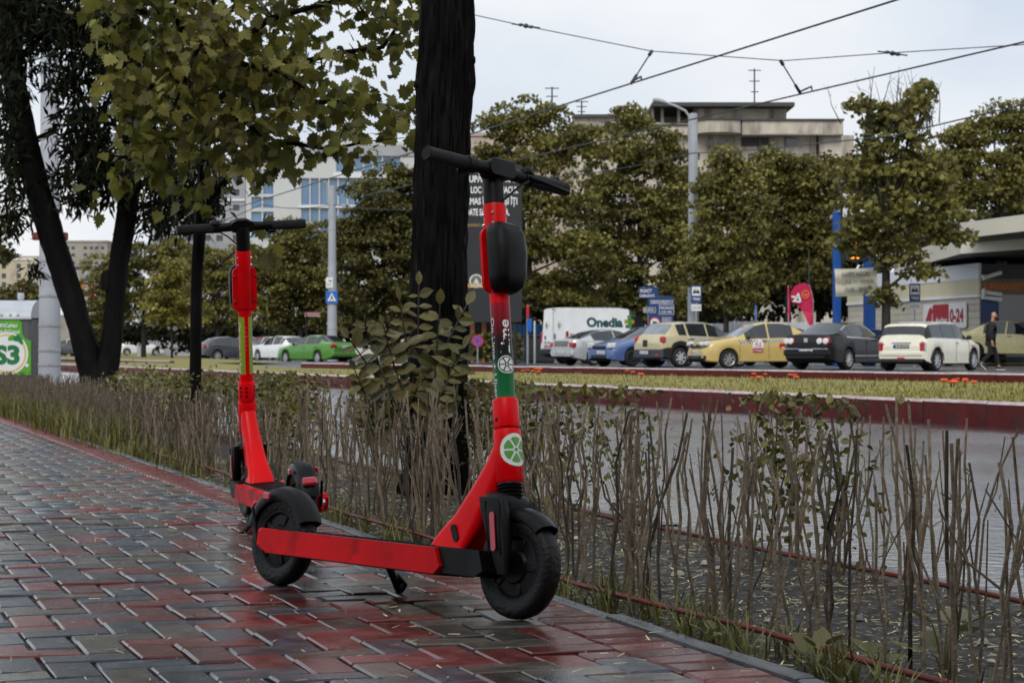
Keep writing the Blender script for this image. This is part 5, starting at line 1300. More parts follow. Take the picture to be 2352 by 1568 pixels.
# ---- cream estate
P_cream = paint('cream_paint', (.74, .71, .58))
c = Car('cream-white small estate car with black lower trim and silver roof', 'car', MINI, P_cream, 2138, 847, 53, d=59)
c.put('tail_lamp', M_lampr, 3.90, .655, .70, (.12, .17, .28), rz=-.3, ch=.04); c.put('lamp_surround', M_sil, 3.885, .655, .70, (.12, .21, .32), rz=-.3, ch=.05)
c.put('rear_bumper', P_cream, 3.90, 0, .50, (.14, 1.42, .20), both=False, ch=.06); c.put('fog_lamp', M_lampr, 3.965, 0, .36, (.04, .24, .08), both=False, ch=.03)
c.put('rear_valance', M_trim, 3.93, 0, .30, (.10, 1.35, .12), both=False, ch=.03)
c.put('chrome_bar', M_sil, 3.93, 0, .82, (.03, .62, .035), both=False, ch=.01); c.rear_plate(.71, 'B 09 WTN', m=M_ink, proud=.005)
mb = MB(); mb.box((0, 0, 0), (1.55, 1.02, .03), 0, None, .012); mb.build('roof_panel', M_sil, c.t, loc=(c.X(2.3), 0, 1.42))
c.handles([1.95], .83, M_sil); c.mirrors(1.25, .98, M_trim); c.seams([2.02, 1.12], .28, .9); c.put('side_repeater', M_lampo, .88, .845, .74, (.14, .03, .05), ch=.01)
for sw in MINI['wheels']:
    for sg in (1, -1):
        mb = MB(); Ra = .365; vs = []
        for i in range(19):
            a = pi*i/18
            for r_ in (Ra, Ra+.06): vs.append(c.side(sw+cos(a)*r_*-1, max(.24, .31+sin(a)*r_-.01), sg, .008) if True else 0)
        mb.add(vs, [(2*i, 2*i+1, 2*i+3, 2*i+2) for i in range(18)]); mb.build('arch_trim', M_trim, c.t)
c.band('belt_trim', M_sil, 1.1, 3.75, lambda q: interp(MINI['belt'], q)-.012, lambda q: interp(MINI['belt'], q)+.004, 16)

# ---- black saloon
P_black = mat('black_paint', (.010, .0095, .011), .3, var=.1, coat=.15, spec=.3)
c = Car('black saloon with round red tail lamps and chrome window line', 'car', SEDAN, P_black, 1937, 847.5, 52, d=63)
for (y, w_) in ((.50, .20), (.68, .24)):
    for sg in (1, -1):
        q = 4.76 if y < .6 else 4.70
        mb = MB(); R = Matrix.Rotation(pi/2, 4, 'Y') @ Matrix.Rotation(0, 4, 'Z'); mb.lathe([(0, .02), (.05, .02), (.085, .012), (.095, -.03)], 18, 0, Matrix.Rotation(-pi/2, 4, 'Y')); mb.build('tail_lamp_ring', M_platew, c.t, 40, loc=(c.X(q+.075), sg*y, .88))
c.put('tail_lamp', M_lampr, 4.71, .60, .88, (.14, .42, .20), rz=-.28, ch=.05)
c.put('badge', M_sil, 4.775, 0, .90, (.04, .13, .13), both=False, ch=.05); c.rear_plate(.58, 'B 06 WPL', proud=.02)
c.put('rear_bumper', P_black, 4.72, 0, .52, (.16, 1.60, .22), both=False, ch=.06); c.put('chrome_strip', M_sil, 4.80, .50, .64, (.03, .55, .03), ch=.01); c.band('chrome_strip', M_sil, 1.25, 3.3, .42, .445, 10, .012)
zb = lambda q: interp(SEDAN['belt'], q)
c.band('chrome_line', M_sil, 1.55, 3.75, lambda q: zb(q)-.02, lambda q: zb(q)+.012, 14, .006)
mb = MB()
for sg in (1, -1):
    pts = []
    for i in range(19):
        q = 1.62+(3.74-1.62)*i/18; P = c.sec(q); pts.append(Vector((c.X(q), sg*(P[6][0]+.004), P[6][1]-.005)))
    mb.tube(pts, .020, 5)
mb.build('chrome_window_frame', M_sil, c.t); c.handles([2.5, 3.45], .86, M_trim); c.mirrors(1.75, 1.0, P_black); c.seams([2.55, 3.4], .35, .93)
# ---- yellow taxi facing left
P_taxi = paint('taxi_yellow', (.54, .395, .135), .3)
def taxi_marks(c, q0, q1, beltk, sg):
    n = int((q1-q0)/.055); mb = MB()
    for i in range(n):
        for r in range(2):
            a, b = q0+i*.055, q0+(i+1)*.055; zz = interp(beltk, (a+b)/2)-.135+r*.045
            mb.add([c.side(a, zz, sg, .004), c.side(b, zz, sg, .004), c.side(b, zz+.045, sg, .004), c.side(a, zz+.045, sg, .004)], [(0, 1, 2, 3)], (i+r) % 2)
    mb.build('checker_band', [M_white, M_ink], c.t)
c = Car('yellow taxi saloon with chequered band and door roundel facing left', 'taxi', LOGAN, P_taxi, 1735, 850, 199, d=66)
std_front(c, .80, y=.56, w_=.36, h=.15); c.put('badge', M_sil, -.02, 0, .76, (.03, .16, .05), both=False, ch=.01); c.rear_plate(.52, 'B 99 ASX', front=True, y=-.0)
c.put('bumper_black', M_trim, .02, .52, .36, (.12, .38, .14), rz=.3, ch=.03); c.put('fog_lamp', M_lampc, .015, .58, .37, (.1, .12, .09), rz=.4, ch=.03); taxi_marks(c, 1.15, 3.75, LOGAN['belt'], 1); taxi_marks(c, 1.15, 3.75, LOGAN['belt'], -1)
M_markr = mat('taxi_mark_red', (.36, .015, .03), .4, var=.08); M_marko = mat('taxi_mark_orange', (.80, .28, .01), .4, var=.08)
def roundel(c, q, z, sg):
    mb = MB(); fn = lambda x, y, o=.007: c.side(q+x*(1 if sg > 0 else -1), z+y, sg, o)
    pts = [(-.19, -.05), (.19, -.05)]+[(.19*cos(a), .06+.19*sin(a)) for a in [pi*i/12 for i in range(13)]]
    mb.add([fn(x, y) for x, y in pts], [tuple(range(len(pts)))], 0); mb.add([fn(-.18, -.20), fn(.18, -.20), fn(.18, -.05), fn(-.18, -.05)], [(0, 1, 2, 3)], 1)
    f2 = lambda x, y: fn(x, y+.09, .010); put_text(mb, 'A.S', None, .12, 1, bold=.02, fn=f2); f3 = lambda x, y: fn(x, y-.01, .010); put_text(mb, 'TAXI', None, .05, 1, width=.28, bold=.01, fn=f3)
    f4 = lambda x, y: fn(x, y-.125, .010); put_text(mb, '0.VALID', None, .07, 0, width=.29, bold=.01, fn=f4); mb.build('door_roundel', [M_white, M_markr], c.t)
roundel(c, 1.85, .72, 1); roundel(c, 1.85, .72, -1)
for sg in (1, -1):
    mb = MB(); fn = lambda x, y, o=.007: c.side(2.75+x, .74+y, sg, o); mb.add([fn(p[0], p[1]) for p in rounded(.30, .22, .07)], [tuple(range(24))], 0); mb.add([fn(p[0], p[1], .009) for p in rounded(.25, .17, .05)], [tuple(range(24))], 1); mb.add([fn(p[0], p[1]-.055, .011) for p in rounded(.13, .03, .014)], [tuple(range(24))], 2); mb.build('door_sticker', [M_marko, M_markr, M_white], c.t)
c.side_text('number_sticker', M_marko, '345', 3.42, 1.10, .09, .20, 1)
mb = MB(); vs = []
for i in range(7):
    f = i/6; q = 1.66; P = c.sec(q); P2 = c.sec(1.76); y = -1+2*f
    vs += [(c.X(q), P[6][0]*.95*y, P[6][1]+.012+(P[8][1]-P[6][1])*(1-abs(y))), (c.X(1.78), P2[6][0]*.95*y, P2[6][1]+.012+(P2[8][1]-P2[6][1])*(1-abs(y)))]
mb.add(vs, [(2*i, 2*i+1, 2*i+3, 2*i+2) for i in range(6)]); mb.build('sun_strip', mat('red_sun_strip', (.62, .03, .02), .4), c.t)
c.handles([2.08, 3.0], .90, M_trim); c.mirrors(1.48, 1.02, M_trim); c.seams([1.2, 2.25, 3.12], .30, .92); rear_lights_box(c, .68, .9, .2, .3)
# ---- cream crossover taxi, rear view
P_cr2 = paint('sand_paint', (.47, .41, .25), .35)
c = Car('sand-coloured crossover taxi with dark lower bumper and red tail lamps', 'taxi', DUSTER, P_cr2, 1598, 842.5, 33, d=71)
c.put('tail_lamp', M_lampr, 4.20, .755, .96, (.20, .22, .24), rz=-.3, ch=.05); c.rear_plate(.52, 'B 22 XHD', proud=.05, y=.15); c.put('rear_bumper', mat('slate_plastic', (.035, .038, .05), .5), 4.25, 0, .48, (.18, 1.66, .40), both=False, ch=.07)
c.put('fog_lamp', M_lampr, 4.345, -.60, .42, (.03, .20, .07), both=False, ch=.02); c.put('notice_sticker', M_ink, 4.325, .12, .84, (.02, .26, .24), both=False, ch=.005); c.handles([2.15, 3.05], .98, M_trim); taxi_marks(c, 1.2, 3.2, DUSTER['belt'], -1); c.seams([2.3, 3.2], .45, .98)
c.band('roof_rail', M_sil, 1.9, 3.6, lambda q: c.sec(q)[6][1]-.03, lambda q: c.sec(q)[6][1]+.0, 8, .01)
# ---- blue hatchback, front view
P_blue = paint('blue_paint', (.075, .125, .30), .28)
c = Car('metallic blue hatchback facing the road with pale headlamps', 'car', HATCH, P_blue, 1480, 839.5, 216, d=74, wheel_m=M_steelw)
std_front(c, .76, y=.64, w_=.36, h=.20, q=.13); c.rear_plate(.52, 'B 54 FKD', front=True, y=.1); c.mirrors(1.45, 1.0, P_blue)
# ---- silver coupe, rear view
P_silver = paint('silver_paint', (.50, .51, .53), .28, .35)
c = Car('silver fastback car in front of the white van, red tail lamps', 'car', COUPE, P_silver, 1398, 838.5, 33, d=79)
c.put('tail_lamp', M_lampr, 4.51, .68, .80, (.20, .26, .20), rz=-.35, ch=.04); c.rear_plate(.50, 'IF 08 PKT', proud=.05); c.put('rear_bumper', P_silver, 4.53, 0, .48, (.16, 1.56, .26), both=False, ch=.07); c.handles([2.55], .82, M_sil); c.seams([2.6], .32, .9)
c.put('tailgate_panel', mat('grey_panel', (.20, .205, .21), .3, .3), 4.575, 0, .84, (.05, .98, .26), both=False, ch=.03)
# ---- white van
P_white = paint('van_white', (.78, .79, .80), .35)
c = Car('white panel van lettered Onedia with a green cross', 'van', VAN, P_white, 1392, 836.5, 30, name='panel_van', d=87)
c.t.scale = (1.08,)*3
M_teal = mat('teal_print', (.010, .075, .085), .5, var=.05); M_gcr = mat('cross_green', (.04, .26, .04), .5, var=.1); M_ocr = mat('cross_olive', (.35, .24, .02), .5, var=.1)
for sg in (-1, 1):
    q0 = 3.18 if sg < 0 else 3.0
    c.side_text('lettering', M_teal, 'Onedia', q0, 1.66, .36, 1.72, sg, .05)
    mb = MB(); f = lambda x, y: c.side(q0-1.02*(1 if sg < 0 else -1)*1+(x if sg > 0 else -x), 1.50+y, sg, .008)
    fx = (lambda x, y: c.side((q0-1.18)-x, 1.68+y, sg, .008)) if sg < 0 else (lambda x, y: c.side((q0+1.18)+x, 1.68+y, sg, .008))
    for (x0, x1, y0, y1, mi) in ((-.08, .08, .09, .26, 0), (-.08, .08, -.26, -.09, 0), (-.24, -.08, -.07, .09, 1), (.08, .24, -.07, .09, 1), (-.08, .08, -.09, .09, 0), (-.20, -.08, -.24, -.12, 2)):
        mb.add([fx(x0, y0), fx(x1, y0), fx(x1, y1), fx(x0, y1)], [(0, 1, 2, 3)], mi)
    mb.build('cross_logo', [M_gcr, M_ocr, M_teal], c.t)
c.put('tail_lamp', M_lampr, 4.94, .965, 1.05, (.10, .12, .50), rz=-.2, ch=.03); c.put('slide_rail', M_trim, 4.2, 1.022, 1.17, (1.3, .02, .045), ch=.008); c.rear_plate(.86, 'B 710 FAV', proud=.015, y=.42); c.put('rear_bumper', M_trim, 4.98, 0, .48, (.14, 1.92, .24), both=False, ch=.05)
c.put('rear_door_seam', M_under, 5.002, 0, 1.35, (.01, .012, 1.45), both=False, ch=0); c.put('rear_step', M_under, 5.0, 0, .62, (.012, 1.86, .012), both=False, ch=0); c.put('door_lock', M_trim, 5.005, -.12, 1.05, (.02, .08, .30), both=False, ch=.01); c.put('door_hinge', M_trim, 5.005, .62, 1.05, (.02, .08, .16), both=False, ch=.01); c.put('brake_lamp', M_lampr, 4.955, .05, 2.17, (.04, .22, .05), both=False, ch=.01)
for y in (.55, -.42):
    mb = MB()
    for (x0, x1, y0, y1, mi) in ((-.03, .03, -.13, .13, 0), (-.09, -.03, -.03, .03, 0), (.03, .09, -.03, .03, 1)): mb.add([(c.X(5.004), y+x0, 1.55+y0), (c.X(5.004), y+x1, 1.55+y0), (c.X(4.985), y+x1, 1.55+y1), (c.X(4.985), y+x0, 1.55+y1)], [(0, 1, 2, 3)], mi)
    mb.build('cross_logo', [M_gcr, M_ocr], c.t)
mb = MB(); f5 = lambda x, y: Vector((c.X(5.006), -x-.35, .86+y)); put_text(mb, 'Onedia', None, .12, 0, width=.55, bold=.03, fn=f5); mb.build('lettering', M_teal, c.t)
mb = MB(); f6 = lambda x, y: Vector((c.X(5.008), -x+.42, .70+y)); put_text(mb, '0800 801', None, .09, 0, width=.55, bold=.03, fn=f6); mb.build('lettering', M_markr, c.t)
c.mirrors(1.0, 1.32, M_trim); c.seams([2.12], .4, 1.2)
# ---- cars half hidden behind
P_blue2 = paint('bright_blue_paint', (.05, .14, .42)); P_sil2 = paint('pale_silver_paint', (.62, .63, .65)); P_yel = paint('pale_yellow_paint', (.76, .68, .34)); P_red = paint('red_paint', (.42, .02, .04)); P_grn = paint('green_paint', (.075, .24, .03), .28, .2); P_dk = paint('dark_grey_paint', (.045, .05, .06)); P_wht = paint('white_car_paint', (.72, .73, .74))
c = Car('bright blue car half hidden behind the yellow taxi', 'car', HATCH, P_blue2, 1815, 842, 30, d=77)
c = Car('pale silver car half hidden behind the cream estate', 'car', HATCH, P_sil2, 2085, 842, 25, d=76)
c = Car('pale yellow saloon at the right edge on the raised forecourt', 'car', LOGAN, P_yel, 2330, 825, -33, d=78, z=.25, wheel_m=M_steelw)
rear_lights_box(c, .68, .92, .2, .3); std_front(c, .82); c.mirrors(1.48, 1.02, M_trim); c.handles([2.08, 3.0], .9, M_trim)
c = Car('red car partly hidden by the thick trunk near the no-stopping sign', 'car', HATCH, P_red, 1030, 829, 20, d=104)
# ---- left group
c = Car('bright green saloon parked with its back to the road', 'car', SEDAN, P_grn, 726, 834, 133, d=103, z=-.08)
c.put('tail_lamp', M_lampr, 4.70, .66, .90, (.16, .34, .20), rz=-.35, ch=.05); c.put('tail_lamp_lens', M_platew, 4.755, .62, .90, (.06, .2, .11), rz=-.3, ch=.03); c.rear_plate(.86, 'IF 07 RGS', proud=.02); c.put('rear_bumper', P_grn, 4.72, 0, .48, (.16, 1.6, .26), both=False, ch=.07); c.handles([2.5, 3.45], .86, P_grn); c.mirrors(1.7, 1.0, M_trim); c.seams([2.55], .35, .93)
def far_car(label, spec, col, px, y, ang, d, z=-.05, lights=True):
    c = Car(label, 'car', spec, col, px, y, ang, d=d, z=z, group='cars parked on the left beyond the tram bed')
    if lights: rear_lights_box(c, .70, .88, .22, .2, q=c.L-.06); c.rear_plate(.6, 'B 11', proud=.01)
far_car('white car beside the green saloon, red tail lamp showing', HATCH, P_wht, 648, 832, 128, 116)
far_car('second white car, behind the rear scooter stem', SEDAN, P_wht, 622, 832, 130, 121)
far_car('red hatchback behind the rear scooter stem', HATCH, P_red, 600, 830, 132, 125)
far_car('dark grey hatchback left of the rear scooter stem', HATCH, P_dk, 530, 829, 35, 124)
far_car('silver car with red lamp just left of the rear scooter stem', HATCH, P_sil2, 562, 829, 120, 128)
far_car('silver hatchback behind the tall white pole on the left', HATCH, P_sil2, 325, 815, 12, 186, .08)
far_car('dark car right of the twin trunks', HATCH, P_dk, 290, 814, 15, 192, .08)
far_car('white car between the twin trunks', SEDAN, P_wht, 228, 812, 20, 196, .1)
far_car('red car between the twin trunks', HATCH, P_red, 240, 811, 20, 205, .1)
far_car('pale car right of the concrete pole', HATCH, P_wht, 160, 814, 150, 178, .08)
far_car('dark blue car behind the pale car by the concrete pole', HATCH, P_dk, 178, 815, 150, 172, .06)
# ------------------------------------------------------------------ poles, wires, signs, buildings
M_pole = mat('pole_concrete', (.36, .38, .42), .75, var=.15, vs=1.5, bump=.3, bs=18, col2=(.20, .21, .23), c2s=2.2, c2lo=.58, c2hi=.75)
M_pole2 = mat('painted_pole', (.34, .365, .40), .6, var=.12, vs=1.2)
M_wire = mat('wire', (.02, .025, .035), .5, var=.1)
M_steel = mat('galvanised', (.38, .39, .40), .45, .5, var=.12)
M_sblue = mat('sign_blue', (.010, .12, .50), .4, var=.06); M_snavy = mat('sign_navy', (.012, .045, .16), .45, var=.08)
M_sred = mat('sign_red', (.50, .01, .03), .4, var=.06); M_swht = mat('sign_white', (.72, .73, .73), .45, var=.05)
M_hull = mat('grey_render', (.33, .335, .36), .8, var=.08, vs=.4, col2=(.26, .265, .285), c2s=.25)
M_wpane = mat('window_pane', (.045, .055, .07), .08, var=.3, vs=.6, spec=.8)
M_sky_pane = mat('office_pane', (.10, .20, .34), .08, var=.25, vs=.3, spec=.9)
M_frame = mat('window_frame', (.55, .56, .58), .5, var=.05)

def pole(label, px, d, y_top, w_bot, w_top, name='tram_pole', m=None, gz=.0, rings=(), cat='pole'):
    z1 = zat(y_top, d)-gz; base = Vector((xat(px, d), d, gz)); t = thing(name, label, cat, base)
    r0, r1 = w_bot/2/FPX*d, w_top/2/FPX*d
    MB().lathe([(0, -.1), (r0, -.1), (r1, z1), (r1*.8, z1+.02), (0, z1+.03)], 24, 0).build('shaft', m or M_pole, t, 50)
    for y in rings:
        z = zat(y, d)-gz; f = z/z1; r = r0+(r1-r0)*f+.004; MB().lathe([(r-.006, -.02), (r+.004, -.015), (r+.004, .015), (r-.006, .02)], 24, 0, Matrix.Translation((0, 0, z))).build('clamp_ring', M_steel, t, 50)
    return t, base
# near concrete pole at the left, with straps and red boxes
t, b = pole('grey concrete pole beside the recycling container, steel straps and red boxes', 114, 28.5, -60, 52, 36, gz=-.03, rings=(600, 637, 680, 748, 805, 838, 480))
for x in (86, 146): MB().box((xat(x, 28.5)-b.x, -.02, zat(543, 28.5)-b.z), (.12, .12, .11), 0, None, .01).build('red_box', mat('dull_red_box', (.16, .02, .02), .5), t)
MB().tube([at(92, 610, 28.4)-b, at(86, 600, 28.4)-b, at(86, 588, 28.4)-b], .012, 6).build('hook', M_steel, t)
t, b = pole('tall pale lamp pole right of the spreading trees carrying a taxi sign', 1592, 87.5, 262, 27, 20, m=M_pole2, rings=(310, 350, 500, 560))
mb = MB(); mb.tube([at(1583, 345, 82)-b, at(1583, 268, 82)-b, at(1574, 255, 82)-b, at(1550, 243, 82)-b, at(1530, 237, 82)-b], .055, 8); mb.build('lamp_arm', M_steel, t, 60)
mb = MB(); rg = []
for (x, y, rx, rz) in ((1535, 238, .04, .04), (1525, 235, .13, .09), (1512, 232, .17, .12), (1502, 231, .12, .09), (1499, 231, .03, .03)):
    c_ = at(x, y, 82)-b; rg.append([c_+Vector((0, cos(a)*rx*1.3, sin(a)*rz)) for a in [2*pi*i/12 for i in range(12)]])
loft(mb, rg); mb.build('lamp_head', mat('lamp_housing', (.30, .30, .29), .5), t, 50)
# crossing-sign pole
t, b = pole('pale pole with a blue pedestrian crossing sign and a white plate', 763, 107, 428, 24, 15, m=M_pole2, rings=(528, 700, 756, 500))
MB().tube([at(763, 470, 107)-b, at(752, 466, 107)-b, at(752, 425, 107)-b, at(748, 418, 107)-b, at(738, 416, 107)-b], .045, 6).build('bracket', M_steel, t)
def sign_plate(parent, c, w_, h, mats, name, build):
    """flat plate facing the camera; build(mb) draws in x right, y up, metres"""
    mb = MB(); mb.box((0, 0, -.012), (w_, h, .02), 0, None, .004); build(mb); o = mb.build(name, mats, parent); o.matrix_local = frame(c, (1, 0, 0), (0, 0, 1)); return o
def q4(mb, x0, x1, y0, y1, mi, z=.002): mb.add([(x0, y0, z), (x1, y0, z), (x1, y1, z), (x0, y1, z)], [(0, 1, 2, 3)], mi)
def ped(mb):
    mb.poly([(-.25, -.22, .003), (.25, -.22, .003), (0, .25, .003)], 1)
    mb.disc(Matrix.Translation((0, .08, .006)), .03, 10, 2); mb.poly([(-.05, -.06, .006), (.05, -.05, .006), (.035, .05, .006), (-.035, .05, .006)], 2); mb.poly([(-.05, -.06, .006), (0, -.05, .006), (-.07, -.17, .006), (-.10, -.16, .006)], 2); mb.poly([(0, -.05, .006), (.05, -.05, .006), (.11, -.16, .006), (.07, -.17, .006)], 2)
    for i in range(5): q4(mb, -.24+i*.1, -.18+i*.1, -.235, -.19, 2, .007)
sign_plate(t, Vector((0, -.30, zat(683, 107)-b.z)), .64, .66, [M_sblue, M_swht, M_ink], 'crossing_sign', ped)
def tram(mb):
    mb.poly([(-.02, .14, .003), (.15, .14, .003), (.13, .10, .003), (.02, .07, .003), (-.06, .10, .003)], 1); q4(mb, -.17, .17, -.02, .0, 2); put_text(mb, 'RATB', Matrix.Translation((-.02, -.10, .003)), .07, 1, bold=.01); q4(mb, -.17, .1, -.22, -.20, 2)
sign_plate(t, Vector((-.12, -.30, zat(650, 107)-b.z)), .38, .56, [M_swht, M_ink, M_steel], 'white_plate', tram)
pole('slim white pole rising through the olive trees on the left', 320, 172, 560, 11, 9, m=M_pole2)
pole('slim pale pole far left above the recycling container', 100, 150, 668, 7, 6, m=M_pole2, name='lamp_post')
pole('pale pole behind the leaning left trunk', 199, 165, 610, 9, 8, m=M_pole2)
# street name plate on a thin post
d = 118; base = Vector((xat(704, d), d, -.05)); t = thing('street_name_sign', 'small dark red street name plate on a thin dark post', 'sign', base)
MB().tube([(0, 0, -.05), (0, 0, zat(712, d)+.05)], .03, 8).build('post', M_ink, t)
sign_plate(t, Vector((.35, 0, zat(721, d)+.05)), .95, .26, [mat('maroon_plate', (.19, .02, .04), .5), M_swht], 'plate', lambda mb: (q4(mb, -.47, .47, -.13, -.10, 1), put_text(mb, 'MĂRĂȘEȘTI', Matrix.Translation((0, .02, .003)), .09, 1, width=.8)))
# taxi signs
def taxi_sign(label, px, d, yt, yb, ys, ye, gz, post=True):
    base = Vector((xat(px, d), d, gz)); t = thing('taxi_sign', label, 'sign', base); ppm = FPX/d; w_ = 34/ppm*(d/66 if False else 1)
    h = (yb-yt)/ppm; w_ = h*.60
    if post: MB().tube([(0, .03, -.05), (0, .03, zat(yt, d)-gz)], .03, 8).build('post', M_steel, t)
    def br(mb):
        s = w_/.62
        q4(mb, -.25*s, .25*s, -.10*s, .42*s, 1, .003)
        mb.add([(p[0]*s, p[1]*s, .006) for p in [(-.19, .04), (-.19, .14), (-.16, .18), (-.12, .28), (.12, .28), (.16, .18), (.19, .14), (.19, .04)]], [tuple(range(8))], 2)
        mb.add([(p[0]*s, p[1]*s, .009) for p in [(-.10, .19), (.10, .19), (.085, .25), (-.085, .25)]], [(0, 1, 2, 3)], 1)
        for x in (-.15, .15): q4(mb, (x-.04)*s, (x+.04)*s, .0, .05*s, 2, .007)
        put_text(mb, 'TAXI', Matrix.Translation((0, -.30*s, .003)), .16*s, 1, width=.42*s, bold=.02)
    sign_plate(t, Vector((0, -.02, zat((yt+yb)/2, d)-gz)), w_, h, [M_snavy, M_swht, M_ink], 'blue_panel', br)
    sign_plate(t, Vector((0, -.02, zat((ys+ye)/2, d)-gz)), w_*.97, (ye-ys)/ppm, [M_swht, M_ink], 'white_panel', lambda mb: put_text(mb, '8 LOCURI', Matrix.Translation((0, 0, .003)), (ye-ys)/ppm*.5, 1, width=w_*.8))
taxi_sign('blue taxi rank sign fixed on the tall lamp pole', 1599, 81.5, 655, 695, 699, 714, FARZ, post=True)
taxi_sign('blue taxi rank sign on a thin post by the shop wall', 2101, 72, 651, 693, 696, 710, FARZ)
# no stopping sign, edge-on signs
d = 90; base = Vector((xat(1097, d), d, 0)); t = thing('no_stopping_sign', 'round red and blue no-stopping sign beside the thick trunk', 'sign', base)
MB().tube([(0, .03, -.05), (0, .03, zat(783, d))], .03, 8).build('post', M_steel, t)
mb = MB(); R0 = 14/FPX*d; mb.lathe([(0, 0), (R0*.97, 0), (R0, -.01), (R0*.97, -.02), (0, -.02)], 28, 0); mb.disc(Matrix.Translation((0, 0, .003)), R0*.76, 28, 1)
for a in (pi/4, -pi/4): mb.box((0, 0, .004), (R0*1.6, R0*.22, .006), 0, Matrix.Rotation(a, 3, 'Z'))
o = mb.build('disc', [M_sred, M_sblue], t, 40); o.matrix_local = frame((0, 0, zat(783, d)), (1, 0, 0), (0, 0, 1))
d = 88; base = Vector((xat(1212, d), d, 0)); t = thing('edge_on_sign', 'thin sign post with red and blue plates seen edge-on left of the van', 'sign', base)
MB().tube([(0, 0, -.05), (0, 0, zat(700, d))], .05, 8).build('post', M_steel, t); MB().box((0, -.06, zat(716, d)), (.12, .5, .55), 0, None, .02).build('red_plate', M_sred, t); MB().box((.08, -.06, zat(748, d)), (.22, .4, .62), 0, None, .04).build('blue_plate', M_sblue, t)
pole('short thin grey post left of the van', 1228, 91, 738, 5, 5, name='bollard_post', m=M_steel)
d = 84; base = Vector((xat(1736, d), d, FARZ)); t = thing('road_sign', 'blue-backed round sign seen nearly edge-on behind the taxis', 'sign', base); MB().tube([(0, 0, -.05), (0, 0, zat(712, d))], .03, 8).build('post', M_steel, t)
mb = MB(); mb.lathe([(0, .01), (.52, .01), (.52, -.01), (0, -.01)], 24, 0, Matrix.Translation((0, -.05, zat(728, d)-FARZ)) @ Matrix.Rotation(radians(78), 4, 'Z') @ Matrix.Rotation(pi/2, 4, 'X')); mb.build('disc', M_sblue, t, 40)
# contact wires
def wire(label, pts, r, name='overhead_wire', sag=0):
    P = [Vector(p) for p in pts]; o = P[0].copy(); mb = MB(); Q = []
    for i in range(len(P)-1):
        for k in range(8):
            f = k/8; q = P[i].lerp(P[i+1], f); q.z -= sag*4*f*(1-f); Q.append(q-o)
    Q.append(P[-1]-o); mb.tube(Q, r, 6); ob = mb.build(name, M_wire, None, 60, loc=o); tag(ob, label, 'wire', 'tram wires'); return ob
def hz(x, y, Z): dd = (Z-CAMH)*FPX/(HY-y); return at(x, y, dd)
A = [hz(2060, 0, 5.6), hz(1450, 192, 5.6)]; dv = (A[1]-A[0]); W1 = [A[0]-dv*4, A[0], A[1], A[1]+dv*1.15, A[1]+dv*4]
wire('upper dark tram contact wire slanting down to the left', W1, .016)
B = [hz(2352, 97, 5.6), hz(1845, 215, 5.6)]; dv = (B[1]-B[0]); W2 = [B[0]-dv*4, B[0], B[1], B[1]+dv*1.2, B[1]+dv*4]
wire('second dark tram contact wire below the upper one', W2, .016)
wire('lowest dark cable sagging in front of the bare-topped tree', [at(3600, -200, 38), at(2500, 190, 48), at(2352, 240, 50), at(2050, 312, 60), at(1745, 344, 72), at(1592, 352, 82)], .022)
wire('thin cable running left from the tall lamp pole', [at(1592, 352, 82), at(1230, 412, 92), at(1000, 480, 100), at(763, 470, 107)], .025, sag=.15)
wire('thin cable left of the crossing sign pole', [at(763, 470, 107), at(600, 470, 104), at(390, 540, 110), at(200, 640, 165)], .02, sag=.2)
D1 = hz(1450, 192, 5.6).y; D2 = hz(1845, 215, 5.6).y; ds = (D1+D2)/2
sp_pts = [at(-900, -420, ds+8), at(700, -50, ds+3), at(930, 0, ds+2), at(1190, 57, ds+1), at(1497, 118, ds), at(1800, 140, ds), at(2030, 123, ds-.5), at(2352, 103, ds-1.5), at(2700, 85, ds-3), at(4200, -60, ds-6)]
wire('thin blue-grey span wire holding up the two contact wires', sp_pts, .010)
def insulator(label, x, y, dd):
    c = at(x, y, dd); t = thing('wire_insulator', label, 'insulator', c, group='insulators on the span wire'); mb = MB()
    for (dx, r) in ((-.10, .035), (0, .05), (.10, .035)): mb.lathe([(0, -.05), (r*.6, -.05), (r, 0), (r*.6, .05), (0, .05)], 12, 0, Matrix.Translation((dx, 0, -dx*.2)) @ Matrix.Rotation(pi/2, 4, 'Y'))
    mb.tube([(-.28, 0, .04), (.28, 0, -.04)], .014, 6); mb.build('body', M_wire, t, 50)
insulator('dark insulator on the span wire right of the thick trunk', 1208, 60, ds+1); insulator('dark insulator on the span wire above the bare-topped tree', 2050, 123, ds-.5)
def dropper(label, x0, y0, x1, y1, d0, d1, sg):
    p, q = at(x0, y0, d0), at(x1, y1, d1); t = thing('wire_dropper', label, 'dropper', p, group='droppers between span wire and contact wires'); mb = MB(); r_ = q-p
    mb.tube([(0, 0, 0), r_*.12], .035, 8); mb.tube([(0, 0, 0), r_], .014, 6); mb.tube([r_*.75, r_], .03, 8); mb.build('rod', M_wire, t)
    mb = MB(); dv_ = (A[0]-A[1]).normalized()*.45; mb.tube([r_+Vector((0, 0, .03)), r_+dv_+Vector((0, 0, .07)), r_+dv_*1.05], .018, 6); mb.build('clamp_arm', M_wire, t)
dropper('dropper rod leaning left down to the upper contact wire', 1497, 118, 1450, 192, ds, D1, 1); dropper('dropper rod leaning right down to the second contact wire', 1793, 140, 1838, 214, ds, D2, 1)

